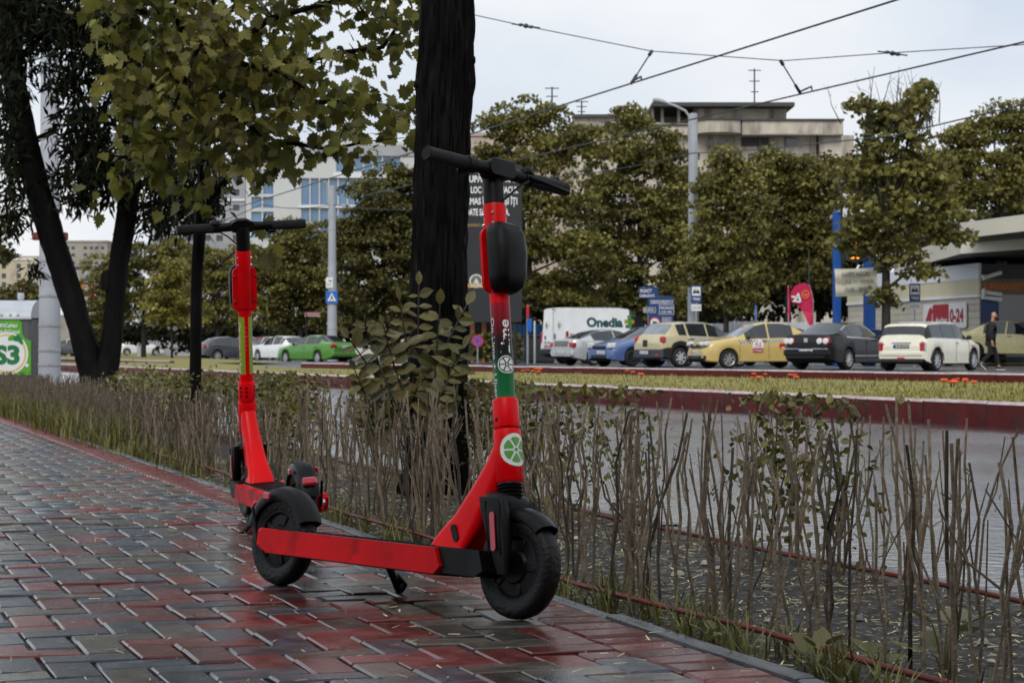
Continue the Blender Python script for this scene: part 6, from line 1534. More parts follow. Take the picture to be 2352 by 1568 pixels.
# ---- recycling container, left edge
def container():
    d = 31.5; x0, x1 = xat(-150, d), xat(91, d); w_ = x1-x0; base = Vector(((x0+x1)/2, d, -.03)); t = thing('recycling_container', 'grey container with rounded top and green S3 poster', 'container', base)
    h = zat(690, d)+.03; m = mat('container_grey', (.085, .088, .095), .5, var=.15); mt = mat('container_top', (.42, .45, .49), .4, var=.1)
    MB().box((0, 0, h*.42), (w_, 1.1, h*.84), 0, None, .05).build('body', m, t, 30)
    mb = MB(); rg = []
    for q in (-w_/2-.03, w_/2+.0): rg.append([(q, cos(a)*.58, h*.80+sin(a)*h*.20) for a in [pi*i/14 for i in range(15)]]+[(q, -.58, h*.79), (q, .58, h*.79)])
    loft(mb, rg); mb.build('rounded_lid', mt, t, 30)
    for x in (45, 25, 62): MB().lathe([(0, .02), (.025, .02), (.03, 0)], 10, 0, Matrix.Translation((xat(x, d)-base.x, -.555, zat(726, d)+.03)) @ Matrix.Rotation(pi/2, 4, 'X')).build('rivet', M_steel, t)
    MB().lathe([(0, .12), (.05, .12), (.06, .05), (.04, 0)], 10, 0, Matrix.Translation((xat(48, d)-base.x, 0, h))).build('cap', mt, t, 40)
    M_pg = mat('poster_green', (.085, .33, .018), .45, var=.15, vs=2); M_pgd = mat('poster_dark_green', (.01, .16, .05), .45); M_gold = mat('poster_gold', (.62, .48, .10), .45)
    mb = MB(); F = lambda x, y: ((x-45)/FPX*d, -(y-810)/FPX*d, 0)
    pts = [F(x, y) for x, y in ((-80, 860), (91, 860), (91, 783), (78, 778), (72, 768), (70, 742), (64, 736), (8, 736), (2, 742), (0, 766), (-8, 778), (-20, 783), (-80, 783))]
    mb.prism([(p[0], p[1]) for p in pts][::-1] if False else [(p[0], p[1]) for p in pts], .004, 0)
    c_ = F(37, 812); s = d/FPX
    mb.disc(Matrix.Translation((c_[0], c_[1], .008)), 48*s, 40, 1); mb.disc(Matrix.Translation((c_[0], c_[1], .010)), 44*s, 40, 2, r0=40*s); mb.disc(Matrix.Translation((c_[0], c_[1], .011)), 40*s, 40, 1)
    put_text(mb, 'S3', Matrix.Translation((c_[0], c_[1]-2*s, .014)), 40*s, 3, width=58*s, bold=.05)
    for k, (x, y, r) in enumerate(((50, 776, 7), (58, 778, 7), (66, 781, 6), (44, 778, 5), (62, 774, 5), (70, 787, 4))): mb.disc(Matrix.Translation((F(x, y)[0], F(x, y)[1], .013+.0005*k)), r*s, 8, 3 if k % 3 else 0)
    put_text(mb, '#FiiCaNoi', Matrix.Translation((F(38, 748)[0], F(38, 748)[1], .006)), 9*s, 1, width=44*s, bold=.02); put_text(mb, '#NuFiGunoi', Matrix.Translation((F(38, 762)[0], F(38, 762)[1], .006)), 9*s, 1, width=54*s, bold=.02)
    mb.disc(Matrix.Translation((F(82, 838)[0], F(82, 838)[1], .006)), 4*s, 12, 1)
    o = mb.build('poster', [M_pg, M_swht, M_gold, M_pgd], t); o.matrix_local = frame((xat(45, d)-base.x, -.562, zat(810, d)+.03), (1, 0, 0), (0, 0, 1))
    mb = MB(); mb.disc(Matrix.Translation((0, 0, .002)), 9*s, 20, 0); mb.disc(Matrix.Translation((0, 0, .004)), 5*s, 16, 1, r0=2.6*s); o = mb.build('round_sticker', [mat('sticker_teal', (.01, .22, .26), .45), M_swht], t); o.matrix_local = frame((xat(2, d)-base.x, -.562, zat(728, d)+.03), (1, 0, 0), (0, 0, 1))
container()

# ---- corrugated fences
def fence(label, x0, d0, x1, d1, yt0, yt1, m, step, gz=FARZ, name='corrugated_fence'):
    a = Vector((xat(x0, d0), d0, gz)); b = Vector((xat(x1, d1), d1, gz)); t = thing(name, label, 'fence', a, (0, 0, atan2(b.y-a.y, b.x-a.x))); Lg = (b-a).length; n = int(Lg/step)
    h0, h1 = zat(yt0, d0)-gz, zat(yt1, d1)-gz; sh = {}
    for i in range(n):
        f = i/n; h = h0+(h1-h0)*f; key = round(h, 1)
        if key not in sh:
            mb = MB(); w_ = step; prof = [(0, 0), (w_*.12, -.05), (w_*.5, -.05), (w_*.62, 0), (w_*.97, 0)]
            mb.add([(x, y, -.05) for x, y in prof]+[(x, y, key) for x, y in prof]+[(x, y+.012, key) for x, y in prof]+[(x, y+.012, -.05) for x, y in prof], [(k, k+1, 6+k, 5+k) for k in range(4)]+[(5+k, 6+k, 11+k, 10+k) for k in range(4)]+[(10+k, 11+k, 16+k, 15+k) for k in range(4)]); sh[key] = mb.mesh('panel', m)
        link('panel', sh[key], t, (i*step, 0, 0))
    for i in range(0, n+1, max(1, int(2.5/step))): MB().box((i*step, .05, (h0+h1)/4), (.06, .06, (h0+h1)/2), 0).build('post', M_steel, t)
M_fw = mat('white_sheet', (.62, .65, .70), .45, var=.1, vs=.8); M_fb = mat('blue_sheet', (.015, .16, .40), .45, var=.15, vs=.8)
fence('white corrugated sheet fence behind the taxis', 1545, 90, 1755, 92, 742, 740, M_fw, .24); fence('white corrugated sheet fence behind the black saloon', 1765, 93, 1990, 96, 740, 741, M_fw, .24)
fence('blue corrugated sheet fence left of the white van', 1168, 99, 1268, 101, 744, 748, M_fb, .30, gz=0)
# dark waste container left of van
d = 94; o = thing('waste_container', 'dark waste container left of the white van', 'container', (xat(1243, d), d, 0)); MB().box((0, 0, .62), (1.25, .9, 1.2), 0, None, .06).build('body', mat('dark_bin', (.012, .014, .016), .5), o); MB().box((0, 0, 1.26), (1.3, .95, .10), 0, None, .04).build('lid', M_ink, o)

# ---- blue notice board
d = 92; base = Vector((xat(1510, d), d, 0)); t = thing('notice_board', 'tall blue notice board with white panels behind the van', 'board', base); H = zat(650, d); Wd = 90/FPX*d
def nb(mb):
    s = d/FPX; F = lambda x, y: ((x-1510)*s, (740-y)*s-0)
    for (xa, xb, ya, yb, mi) in ((1514, 1548, 700, 722, 1), (1478, 1506, 706, 718, 1), (1494, 1546, 690, 697, 1)):
        q4(mb, *(F(xa, 0)[0], F(xb, 0)[0], F(0, yb)[1], F(0, ya)[1]), mi, .004); q4(mb, F(xa+1, 0)[0], F(xb-1, 0)[0], F(0, yb-1)[1], F(0, ya+1)[1], 0, .007)
    put_text(mb, 'BUCUREȘTI', Matrix.Translation((F(1520, 0)[0], F(0, 693.5)[1], .010)), 5*s, 1, width=42*s); put_text(mb, 'TIRAJ PARCARE', Matrix.Translation((F(1531, 0)[0], F(0, 707)[1], .010)), 5*s, 1, width=30*s, bold=.03); put_text(mb, '0 LEI / ORĂ', Matrix.Translation((F(1531, 0)[0], F(0, 716)[1], .010)), 5*s, 1, width=24*s, bold=.03); put_text(mb, 'PLATA', Matrix.Translation((F(1491, 0)[0], F(0, 712)[1], .010)), 5*s, 1, width=22*s, bold=.03)
    for k in range(4): q4(mb, F(1520, 0)[0], F(1542, 0)[0], F(0, 730+k*3)[1], F(0, 729+k*3)[1], 1, .004)
    put_text(mb, 'PUNCT', Matrix.Translation((F(1484, 0)[0], F(0, 668)[1], .004)), 8*s, 1, width=26*s, bold=.02); put_text(mb, 'CARBURANTI', Matrix.Translation((F(1486, 0)[0], F(0, 679)[1], .004)), 6*s, 1, width=34*s, bold=.02)
    mb.disc(Matrix.Translation((F(1504, 0)[0], F(0, 741)[1], .006)), 13*s, 24, 3); mb.disc(Matrix.Translation((F(1504, 0)[0], F(0, 741)[1], .009)), 10*s, 24, 1); q4(mb, F(1499, 0)[0], F(1509, 0)[0], F(0, 744)[1], F(0, 738)[1], 2, .012)
mb = MB(); s = d/FPX
mb.box(((1518-1510)*s, 0, -.03), (58*s, 2*(740-680)*s, .05), 0, None, .01); mb.box(((1490-1510)*s, (740-672)*s, -.031), (44*s, 26*s, .05), 0, None, .01); nb(mb)
o = mb.build('panel', [M_snavy, M_swht, M_ink, M_sred], t); o.matrix_local = frame((0, 0, zat(740, d)), (1, 0, 0), (0, 0, 1))
for x in (-.4, .4): MB().tube([(x, .06, -.05), (x, .06, zat(720, d))], .05, 8).build('post', M_steel, t)

# ---- red feather flags
def feather(label, px, d, pts, pole_pts, txt):
    base = Vector((xat(px, d), d, FARZ)); t = thing('feather_flag', label, 'flag', base); s = d/FPX
    P = [((x-px)*s, (y)) for x, y in pts]; mb = MB(); n = len(pts); V = []
    for th in (-.012, .012): V += [(at(x, y, d).x-base.x, th+.05*sin((y+x)*.05), zat(y, d)-FARZ) for x, y in pts]
    mb.add(V, [tuple(range(n)), tuple(range(n, 2*n))[::-1]]+[(i, (i+1) % n, n+(i+1) % n, n+i) for i in range(n)], 0); mb.build('cloth', mat('flag_red', (.52, .008, .07), .6, var=.12), t)
    mb = MB(); mb.tube([(at(x, y, d).x-base.x, .03, zat(y, d)-FARZ) for x, y in pole_pts], .02, 6); mb.build('pole', M_steel, t)
    if txt:
        mb = MB(); put_text(mb, 'A', None, 16*s, 0, width=18*s, bold=.06); 
        for (x0, x1, y0, y1) in ((-.24, .05, -.05, .02), (-.18, .12, -.20, -.14)): q4(mb, x0, x1, y0, y1, 0, .0)
        o = mb.build('bird_mark', M_swht, t); o.matrix_local = frame((xat(1832, d)-base.x, -.10, zat(682, d)-FARZ), (1, -.05, -.1), (0, 0, 1))
        mb = MB(); mb.disc(Matrix(), 9*s, 20, 0, r0=7.5*s); put_text(mb, 'my', Matrix.Translation((0, 0, .002)), 6*s, 0, width=11*s, bold=.03); o = mb.build('round_mark', M_gold_(), t); o.matrix_local = frame((xat(1849, d)-base.x, -.10, zat(676, d)-FARZ), (1, 0, 0), (0, 0, 1))
def M_gold_(): return mat('flag_orange', (.80, .30, .03), .5)
feather('large red feather flag with a white bird mark', 1866, 74, [(1868, 756), (1866, 720), (1868, 690), (1866, 670), (1858, 655), (1848, 650), (1836, 651), (1824, 658), (1817, 670), (1815, 682), (1818, 694), (1830, 700), (1842, 712), (1850, 728), (1858, 748)], [(1868, 850), (1868, 756), (1868, 690), (1860, 656), (1846, 650)], True)
feather('narrow red flag seen edge-on left of the large feather flag', 1811, 74, [(1811, 756), (1809, 720), (1811, 700), (1808, 660), (1812, 655), (1813, 690), (1815, 712), (1813, 740)], [(1811, 850), (1811, 700), (1810, 655)], False)
pole('thin dark lamp post behind the red feather flag', 1858, 98, 575, 4, 3, name='lamp_post', m=M_ink)
d = 99; o = thing('round_sign', 'small round red sign on a post behind the red feather flag', 'sign', (xat(1857, d), d, 0)); mb = MB(); mb.lathe([(0, 0), (.2, 0), (.21, -.02)], 20, 0); mb.disc(Matrix.Translation((0, 0, .004)), .11, 16, 1); q = mb.build('disc', [M_sred, M_swht], o); q.matrix_local = frame((0, -.04, zat(783-0, d)), (1, 0, 0), (0, 0, 1)); MB().tube([(0, 0, -.05), (0, 0, zat(783, d))], .03, 6).build('post', M_steel, o)

# ---- fuel price pylon and banner
d = 76; base = Vector((xat(1965, d), d, FARZ)); t = thing('price_pylon', 'blue fuel price pylon with lit orange digits behind the tall tree', 'pylon', base); s = d/FPX
M_pblue = mat('pylon_blue', (.006, .085, .36), .4, var=.1); M_led = mat('orange_led', (.9, .25, .02), .5, emit=(1, .30, .02), es=2.2)
MB().box((xat(1923, d)-base.x, .1, (zat(486, d)-FARZ)/2), (16*s, .5, zat(486, d)-FARZ), 0, None, .03).build('leg', M_pblue, t)
MB().box((xat(1998, d)-base.x, .1, (zat(500, d)-FARZ)/2), (24*s, .5, zat(500, d)-FARZ), 0, None, .03).build('leg', M_pblue, t)
mb = MB(); F = lambda x, y: ((x-1965)*s, (560-y)*s)
mb.box((F(1960, 0)[0], F(0, 520)[1], -.10), (62*s, 160*s, .16), 0, None, .02)
for (xa, xb, ya, yb, mi) in ((1934, 1985, 472, 500, 1), (1934, 1970, 520, 538, 2), (1960, 1985, 566, 578, 2), (1934, 1985, 446, 466, 1)): q4(mb, F(xa, 0)[0], F(xb, 0)[0], F(0, yb)[1], F(0, ya)[1], mi, .004)
put_text(mb, '5.51', Matrix.Translation((F(1958, 0)[0], F(0, 553)[1], .006)), 15*s, 3, width=31*s, bold=.03); put_text(mb, '5.78', Matrix.Translation((F(1958, 0)[0], F(0, 588)[1], .006)), 13*s, 3, width=28*s, bold=.03)
o = mb.build('price_panel', [mat('pylon_dark', (.02, .025, .04), .4), M_swht, mat('pylon_cream', (.6, .58, .42), .5), M_led], t); o.matrix_local = frame((0, -.20, zat(560, d)-FARZ), (1, 0, 0), (0, 0, 1))
d = 74; base = Vector((xat(1965, d), d, FARZ)); b = thing('fabric_banner', 'wrinkled cream banner reading happy hours hung on the price pylon', 'banner', base); s = d/FPX; mb = MB(); nx, ny = 28, 18; V = []
def bz(u, v): return .05*sin(u*9+v*4)+.04*sin(v*11-u*3)+.05*(1-v)*sin(u*3)
for j in range(ny+1):
    for i in range(nx+1):
        u, v = i/nx, j/ny; V.append(((-48+97*u)*s, (-32+64*v)*s-.02*sin(u*3.1)*(v), bz(u, v)))
mb.add(V, [(j*(nx+1)+i, j*(nx+1)+i+1, (j+1)*(nx+1)+i+1, (j+1)*(nx+1)+i) for j in range(ny) for i in range(nx)], 0)
ft = lambda yy: (lambda x, y: (x, y+yy, bz((x/s+48)/97, ((y+yy)/s+32)/64)+.06))
put_text(mb, 'HAPPY HOURS', None, 11*s, 1, width=64*s, fn=ft(18*s)); put_text(mb, 'de', None, 5*s, 1, width=6*s, fn=lambda x, y: ft(1*s)(x-39*s, y)); put_text(mb, 'LUNI', None, 11*s, 1, width=22*s, fn=lambda x, y: ft(1*s)(x-23*s, y)); put_text(mb, 'până', None, 5*s, 1, width=11*s, fn=lambda x, y: ft(1*s)(x-3*s, y)); put_text(mb, 'VINERI', None, 11*s, 1, width=34*s, fn=lambda x, y: ft(1*s)(x+24*s, y)); put_text(mb, '15:00 - 20:00', None, 10*s, 1, width=52*s, fn=ft(-17*s))
o = mb.build('cloth', [mat('banner_cream', (.66, .63, .50), .7, var=.12, vs=2), mat('banner_ink', (.07, .07, .06), .6)], b, 60); o.matrix_local = frame((0, -.10, zat(648, d)-FARZ), (1, 0, .03), (0, 0, 1))

# ---- filling station: raised forecourt, shop, canopy
M_fore = mat('forecourt_concrete', (.16, .16, .165), .4, var=.2, vs=.5, rvar=.15, rs=.5)
mb = MB(); mb.box((0, 0, 0), (30, 34, .34), 0); o = mb.build('forecourt', M_fore, None, loc=(xat(2190, 92)+14.5, 92, .08)); tag(o, kind='structure')
sheet('lawn', [(xat(2170, 74), 73.5), (40, 73.5), (40, 75), (xat(2170, 75), 75)], M_lawn, .12)
def shop():
    C = Vector((xat(2250, 80), 80, .24)); u = Vector((-.177, 1, 0)).normalized(); v = Vector((u.y, -u.x, 0))   # u: side wall away, v: front wall to the right
    t = thing('filling_station_shop', 'beige clad filling station shop with a white parapet and supermarket sign', 'building', C); ang = atan2(u.y, u.x)
    Ms = Matrix.Rotation(ang, 4, 'Z'); Ls, Hh = 15.5, zat(604, 80)-.24
    M_clad = mat('beige_cladding', (.52, .48, .40), .6, var=.1, vs=.8, rnd=.08); M_band = mat('cream_fascia', (.62, .57, .40), .5, var=.08, vs=.5); M_par = mat('white_parapet', (.74, .77, .82), .5, var=.08, vs=.4); M_dk = mat('shaded_fascia', (.035, .037, .04), .5)
    z = lambda y: zat(y, 80)-.24
    W = lambda a, b_, c_: u*a+v*b_+Vector((0, 0, c_))
    def wallbox(name, a0, a1, b0, b1, z0, z1, m, ch=0):
        mb = MB(); P = [W(a, b_, zz) for zz in (z0, z1) for (a, b_) in ((a0, b0), (a1, b0), (a1, b1), (a0, b1))]; mb.add(P, [(0, 3, 2, 1), (4, 5, 6, 7), (0, 1, 5, 4), (1, 2, 6, 5), (2, 3, 7, 6), (3, 0, 4, 7)]); return mb.build(name, m, t)
    core = wallbox('wall', .05, Ls, .05, 12, -.3, Hh-.08, M_dk)
    wallbox('parapet', -.05, Ls+.05, -.06, .05, z(640), Hh, M_par); wallbox('fascia', -.03, Ls+.03, -.04, .05, z(676), z(640)-.002, M_band); wallbox('white_trim', -.05, Ls+.04, -.09, .05, z(682), z(676)-.002, M_par)
    # horizontal cladding boards on the side wall
    zz = 0.0; zt = z(682)-.004; n = 9; hh = (zt-0)/n
    for k in range(n):
        for q in range(4): wallbox('cladding_board', q*Ls/4+.01, (q+1)*Ls/4-.006, -.01+.004*(k % 2), .05, k*hh+.008, (k+1)*hh-.008, M_clad)
    wallbox('shaded_fascia', -.05, .05, .06, 12, z(640), Hh-.04, M_dk); wallbox('sign_band', -.07, .05, .06, 12, z(676), z(640)-.003, mat('sign_band_brown', (.16, .13, .07), .5)); wallbox('blue_pilaster', -.06, .05, .06, .75, 0, z(676)-.004, M_snavy)  # canopy shade over the shop front is put into the dark fascia colour
    wallbox('shop_window', -.02, .04, .8, 5.5, .1, z(676)-.006, M_wpane); wallbox('window_mullion', -.05, .03, 3.1, 3.2, .1, z(676)-.01, M_ink)
    for k in range(9): wallbox('shelf_item', .02, .035, 1.0+k*.42, 1.2+k*.42, 1.0+.5*(k % 3), 1.35+.5*(k % 3), [M_lampo, M_sblue, M_swht][k % 3])
    mb = MB(); put_text(mb, 'SUPERMARKETUL', Matrix(), .29, 0, width=2.05, bold=.03, align='L'); o = mb.build('lettering', mat('sign_orange', (.70, .16, .02), .5), t); o.matrix_local = frame(W(-.085, .12, (z(676)+z(640))/2), v, (0, 0, 1))
    # hanging 0-24 sign on the side wall
    s = 85/FPX; mb = MB(); mb.prism(rounded(4.6, 1.05, .12), .05, 0); mb.prism(rounded(1.75, .98, .08), .055, 1, Matrix.Translation((-.35, -.0, .001)))
    put_text(mb, 'Auchan', Matrix.Translation((-.28, -.18, .060)), .26, 0, width=1.25, bold=.03); put_text(mb, '0-24', Matrix.Translation((1.35, 0, .053)), .52, 1, width=1.45, bold=.05)
    mb.poly([(-2.25, -.46, .053), (-1.35, -.46, .053), (-1.30, .10, .053), (-1.18, .22, .053), (-1.42, .40, .053), (-1.65, .30, .053)], 1)
    o = mb.build('opening_hours_sign', [M_swht, M_markr], t); o.matrix_local = frame(W(3.4, -.07, z(722)), -u, (0, 0, 1))
    for (a, b_, y) in ((0, .45, 632), (0, .45, 674), (0, .45, 686)):
        mb = MB(); mb.box((0, 0, 0), (.75, .2, .16), 0, None, .03); mb.box((-.38, 0, .02), (.10, .28, .22), 0, None, .02); o = mb.build('camera_housing', M_swht, t, 30); o.matrix_local = Matrix.Translation(W(-.25, b_, z(y))) @ Matrix.Rotation(.15 if y > 640 else -.3, 4, 'Y')
shop()
def canopy():
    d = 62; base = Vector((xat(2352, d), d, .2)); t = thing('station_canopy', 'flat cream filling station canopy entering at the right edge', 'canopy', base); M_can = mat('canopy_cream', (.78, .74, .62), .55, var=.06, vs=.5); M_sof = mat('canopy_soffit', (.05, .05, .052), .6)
    def slab(name, corners, z0, z1, m, soff):
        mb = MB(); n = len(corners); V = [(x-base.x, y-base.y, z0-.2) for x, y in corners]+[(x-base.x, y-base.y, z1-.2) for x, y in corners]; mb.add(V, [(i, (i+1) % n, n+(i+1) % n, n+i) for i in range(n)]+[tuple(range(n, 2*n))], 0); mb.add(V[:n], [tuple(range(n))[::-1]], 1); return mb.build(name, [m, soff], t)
    slab('upper_fascia', [(xat(2205, 74), 74), (xat(2470, 66), 66), (xat(2470, 66)+3, 69), (xat(2205, 74)+1.2, 77)], zat(548, 74), zat(512, 74), M_can, M_sof)
    slab('lower_fascia', [(xat(2206, 77.5), 77.5), (xat(2420, 72.5), 72.5), (44, 78), (44, 96), (xat(2206, 77.5)+1, 96)], zat(583, 77.5), zat(540, 77.5), M_can, M_sof)
    MB().tube([at(2300, 845, 84)-base, at(2300, 583, 84)-base], .25, 16).build('column', M_pole2, t)
    MB().box(at(2275, 591, 90)-base, (.85, .3, .9), 0, None, .02).build('pale_panel', M_swht, t)  # plain white box below the lower fascia
canopy()

# ---- black banner tower and cafe behind the front scooter
def black_banner():
    d = 78; base = Vector((xat(1130, d), d, 0)); t = thing('beer_banner', 'tall black advertising banner with white lettering behind the scooter stem', 'banner', base); s = d/FPX
    F = lambda x, y: ((x-1130)*s, (560-y)*s); mb = MB(); mb.box((0, 0, -.06), (138*s, 360*s, .1), 0, None, .01)
    rows = [('DUPĂ CE', 'A', 'MAGUL', 404), ('LA LOC', 'C', 'UN MACUL', 428), ('RĂMAS ÎN', 'E', 'VERDE ȘI ÎȚI', 452), ('POATE SĂ', 'A', 'VIAȚA', 476)]
    for txt, y, xa, xb in (('DUPĂ CE A TRAS', 412, 1066, 1188), ('LA LOC PIRAȚI MACUL', 437, 1064, 1190), ('RĂMAS ÎNAPOI ȘI ÎȚI', 463, 1062, 1188), ('POATE SALVA VIAȚA.', 488, 1064, 1170)):
        put_text(mb, txt, Matrix.Translation((F((xa+xb)/2, 0)[0], F(0, y)[1], .004)), 15*s, 1, width=(xb-xa)*s, bold=.03)
    put_text(mb, 'O ROMÂNCĂ LOCALĂ', Matrix.Translation((F(1098, 0)[0], F(0, 518)[1], .004)), 7*s, 2, width=62*s, bold=.01)
    c_ = F(1094, 646); mb.disc(Matrix.Translation((c_[0], c_[1], .004)), 16*s, 28, 3, r0=12.5*s); mb.disc(Matrix.Translation((c_[0], c_[1], .003)), 12*s, 24, 4); mb.poly([(c_[0]-6*s, c_[1]-5*s, .006), (c_[0]+7*s, c_[1]-6*s, .006), (c_[0]+3*s, c_[1]+4*s, .006), (c_[0]-1*s, c_[1]+7*s, .006)], 3)
    q4(mb, F(1071, 0)[0], F(1117, 0)[0], F(0, 661)[1], F(0, 651)[1], 2, .009); put_text(mb, 'SILVA', Matrix.Translation((F(1094, 0)[0], F(0, 656)[1], .012)), 7*s, 3, width=26*s, bold=.04)
    mb.disc(Matrix.Translation((F(1188, 0)[0], F(0, 545)[1], .004)), 16*s, 24, 2, r0=13*s); q4(mb, F(1180, 0)[0], F(1196, 0)[0], F(0, 625)[1], F(0, 605)[1], 2, .005)
    o = mb.build('panel', [mat('banner_black', (.010, .012, .016), .5), M_swht, mat('banner_amber', (.42, .24, .07), .5), mat('banner_ivory', (.55, .55, .50), .5), mat('banner_olive', (.12, .12, .10), .5)], t); o.matrix_local = frame((0, -.2, zat(560, d)), (1, 0, 0), (0, 0, 1))
    for x in (-.9, .9): MB().tube([(x, .0, -.05), (x, 0, zat(600, d))], .07, 8).build('post', M_ink, t)
    d = 97; base = Vector((xat(1100, d), d, 0)); k = thing('cafe_terrace', 'cafe terrace with orange timber posts and awning below the black banner', 'terrace', base); s = d/FPX; M_or_ = mat('orange_timber', (.30, .11, .03), .6); 
    for x in (1064, 1085, 1112): MB().box((xat(x, d)-base.x, 0, zat(765, d)), (.22, .2, zat(735, d)*2-.2), 0, None, .02).build('post', M_or_, k)
    MB().box((xat(1088, d)-base.x, 0, zat(726, d)), (1.4, .3, .12), 0, None, .02).build('beam', M_or_, k); MB().box((xat(1088, d)-base.x, .1, zat(714, d)), (1.1, .1, .42), 0, None, .02).build('sign_board', mat('tan_board', (.35, .28, .18), .6), k)
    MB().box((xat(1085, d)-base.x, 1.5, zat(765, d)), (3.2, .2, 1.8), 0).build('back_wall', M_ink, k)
black_banner()

# ---- buildings
def building(name, label, C, ang, Wd, Dp, Ht, m, gz=0, wins=(), pane=M_wpane, bands=(), depth_wins=(), win_frame=True, roof=None):
    """box building; C front-left corner, local x along the facade, y into the block. wins: (x, z, w, h)"""
    t = thing(name, label, 'building', C, (0, 0, ang))
    # wall with real openings: build as grid of quads around openings on front
    def face(openings, W_, tf, nm):
        xs = sorted(set([0, W_]+[round(o[0], 3) for o in openings]+[round(o[0]+o[2], 3) for o in openings])); zs = sorted(set([-1, Ht]+[round(o[1], 3) for o in openings]+[round(o[1]+o[3], 3) for o in openings]))
        mb = MB()
        for i in range(len(xs)-1):
            for j in range(len(zs)-1):
                cx_, cz_ = (xs[i]+xs[i+1])/2, (zs[j]+zs[j+1])/2
                if any(o[0] < cx_ < o[0]+o[2] and o[1] < cz_ < o[1]+o[3] for o in openings): continue
                mb.add([tf(xs[i], 0, zs[j]), tf(xs[i+1], 0, zs[j]), tf(xs[i+1], 0, zs[j+1]), tf(xs[i], 0, zs[j+1])], [(0, 1, 2, 3)])
        r = .22
        for o in openings:
            x, zz, w_, h = o[:4]; P = [(x, zz), (x+w_, zz), (x+w_, zz+h), (x, zz+h)]
            for a in range(4):
                p, q = P[a], P[(a+1) % 4]; mb.add([tf(p[0], 0, p[1]), tf(q[0], 0, q[1]), tf(q[0], r, q[1]), tf(p[0], r, p[1])], [(3, 2, 1, 0)])
        mb.build(nm, m, t)
        for o in openings:
            x, zz, w_, h = o[:4]; pm = o[4] if len(o) > 4 else pane
            mb = MB(); mb.add([tf(x, r, zz), tf(x+w_, r, zz), tf(x+w_, r, zz+h), tf(x, r, zz+h)], [(0, 1, 2, 3)]); wo_ = mb.build('window', pm, t)
            if win_frame:
                f_ = MB(); nd = max(1, round(w_/1.4)); fw = min(.09, w_*.06)
                for k in range(nd+1): xx = x+w_*k/nd; a, b2 = max(x, xx-fw/2), min(x+w_, xx+fw/2); f_.add([tf(a, r-.04, zz), tf(b2, r-.04, zz), tf(b2, r-.04, zz+h), tf(a, r-.04, zz+h)], [(0, 1, 2, 3)])
                for zz2 in (zz, zz+h-fw): f_.add([tf(x, r-.041, zz2), tf(x+w_, r-.041, zz2), tf(x+w_, r-.041, zz2+fw), tf(x, r-.041, zz2+fw)], [(0, 1, 2, 3)])
                f_.build('frame', M_frame, wo_)
    face(list(wins), Wd, lambda a, b_, c_: (a, b_, c_), 'wall'); face(list(depth_wins), Dp, lambda a, b_, c_: (Wd-b_, a, c_), 'wall')
    mb = MB(); mb.add([(0, 0, -1), (0, Dp, -1), (0, Dp, Ht), (0, 0, Ht)], [(0, 1, 2, 3)][::1]); mb.add([(0, Dp, -1), (Wd, Dp, -1), (Wd, Dp, Ht), (0, Dp, Ht)], [(0, 1, 2, 3)]); mb.build('wall', m, t)
    MB().box((Wd/2, Dp/2, Ht+.12), (Wd+.3, Dp+.3, .3), 0).build('roof', roof or m, t)
    for (x0, x1, z0, z1, mm) in bands: MB().box(((x0+x1)/2, -.06, (z0+z1)/2), (x1-x0, .14, z1-z0), 0).build('band', mm, t)
    return t
M_off = mat('office_panels', (.50, .51, .51), .6, var=.06, vs=.4, bump=.2, bs=3); M_wb = mat('white_band', (.66, .67, .70), .6, var=.05)
# office block with blue glass
d = 170; s = d/FPX
def span(x, y, w_, h, X0, m=None): return ((x-X0)*s, zat(y+h, d), w_*s, h*s)+((m,) if m else ())
Ws = []
for (y, h) in ((358, 36), (409, 62), (478, 32), (520, 40)):
    x_end = 938 if y < 400 else 955
    x = 690 if y > 400 else 770
    while x < x_end-18:
        Ws.append(span(x+1.5, y, 19, h, 565)); x += 21.5
for y in (388, 420, 452, 486, 520): Ws.append(span(577, y, 24, 27, 565)); Ws.append(span(604, y, 24, 27, 565))
building('office_building', 'pale office block with blue glass bands above the trees', (xat(565, d), d, 0), radians(2), 390*s, 18, zat(332, d), M_off, wins=Ws, pane=M_sky_pane, bands=[(690*s-565*s, 390*s, zat(358, d)+.02, zat(330, d), M_hull), (200*s, 390*s, zat(408, d), zat(397, d), M_wb), (120*s, 390*s, zat(477, d), zat(472, d), M_wb)])
o = thing('roof_plant', 'dark roof units on top of the office block', 'plant', (xat(760, d), d+4, zat(332, d)+.27)); MB().box((0, 0, .5), (2.6, 2, 1.0), 0).build('unit', M_hull, o); MB().box((2.4, .5, .35), (1.2, 1.2, .7), 0).build('unit', M_ink, o)
# grey apartment tower
d = 188; s = d/FPX; Ws = []
for y in (402, 435, 470, 505, 540, 575):
    for x in (358, 392, 425, 468, 497, 535): Ws.append(span(x, y, 15 if x not in (425,) else 18, 15, 345))
building('apartment_tower', 'grey apartment tower with white bands behind the slender plane tree', (xat(345, d), d, 0), 0, 218*s, 14, zat(372, d), M_hull, wins=Ws, bands=[(60*s, 218*s, zat(462, d), zat(457, d), M_wb), (100*s, 106*s, 0, zat(380, d), M_wb), (0, 218*s, zat(377, d), zat(372, d)+.02, M_wb)])
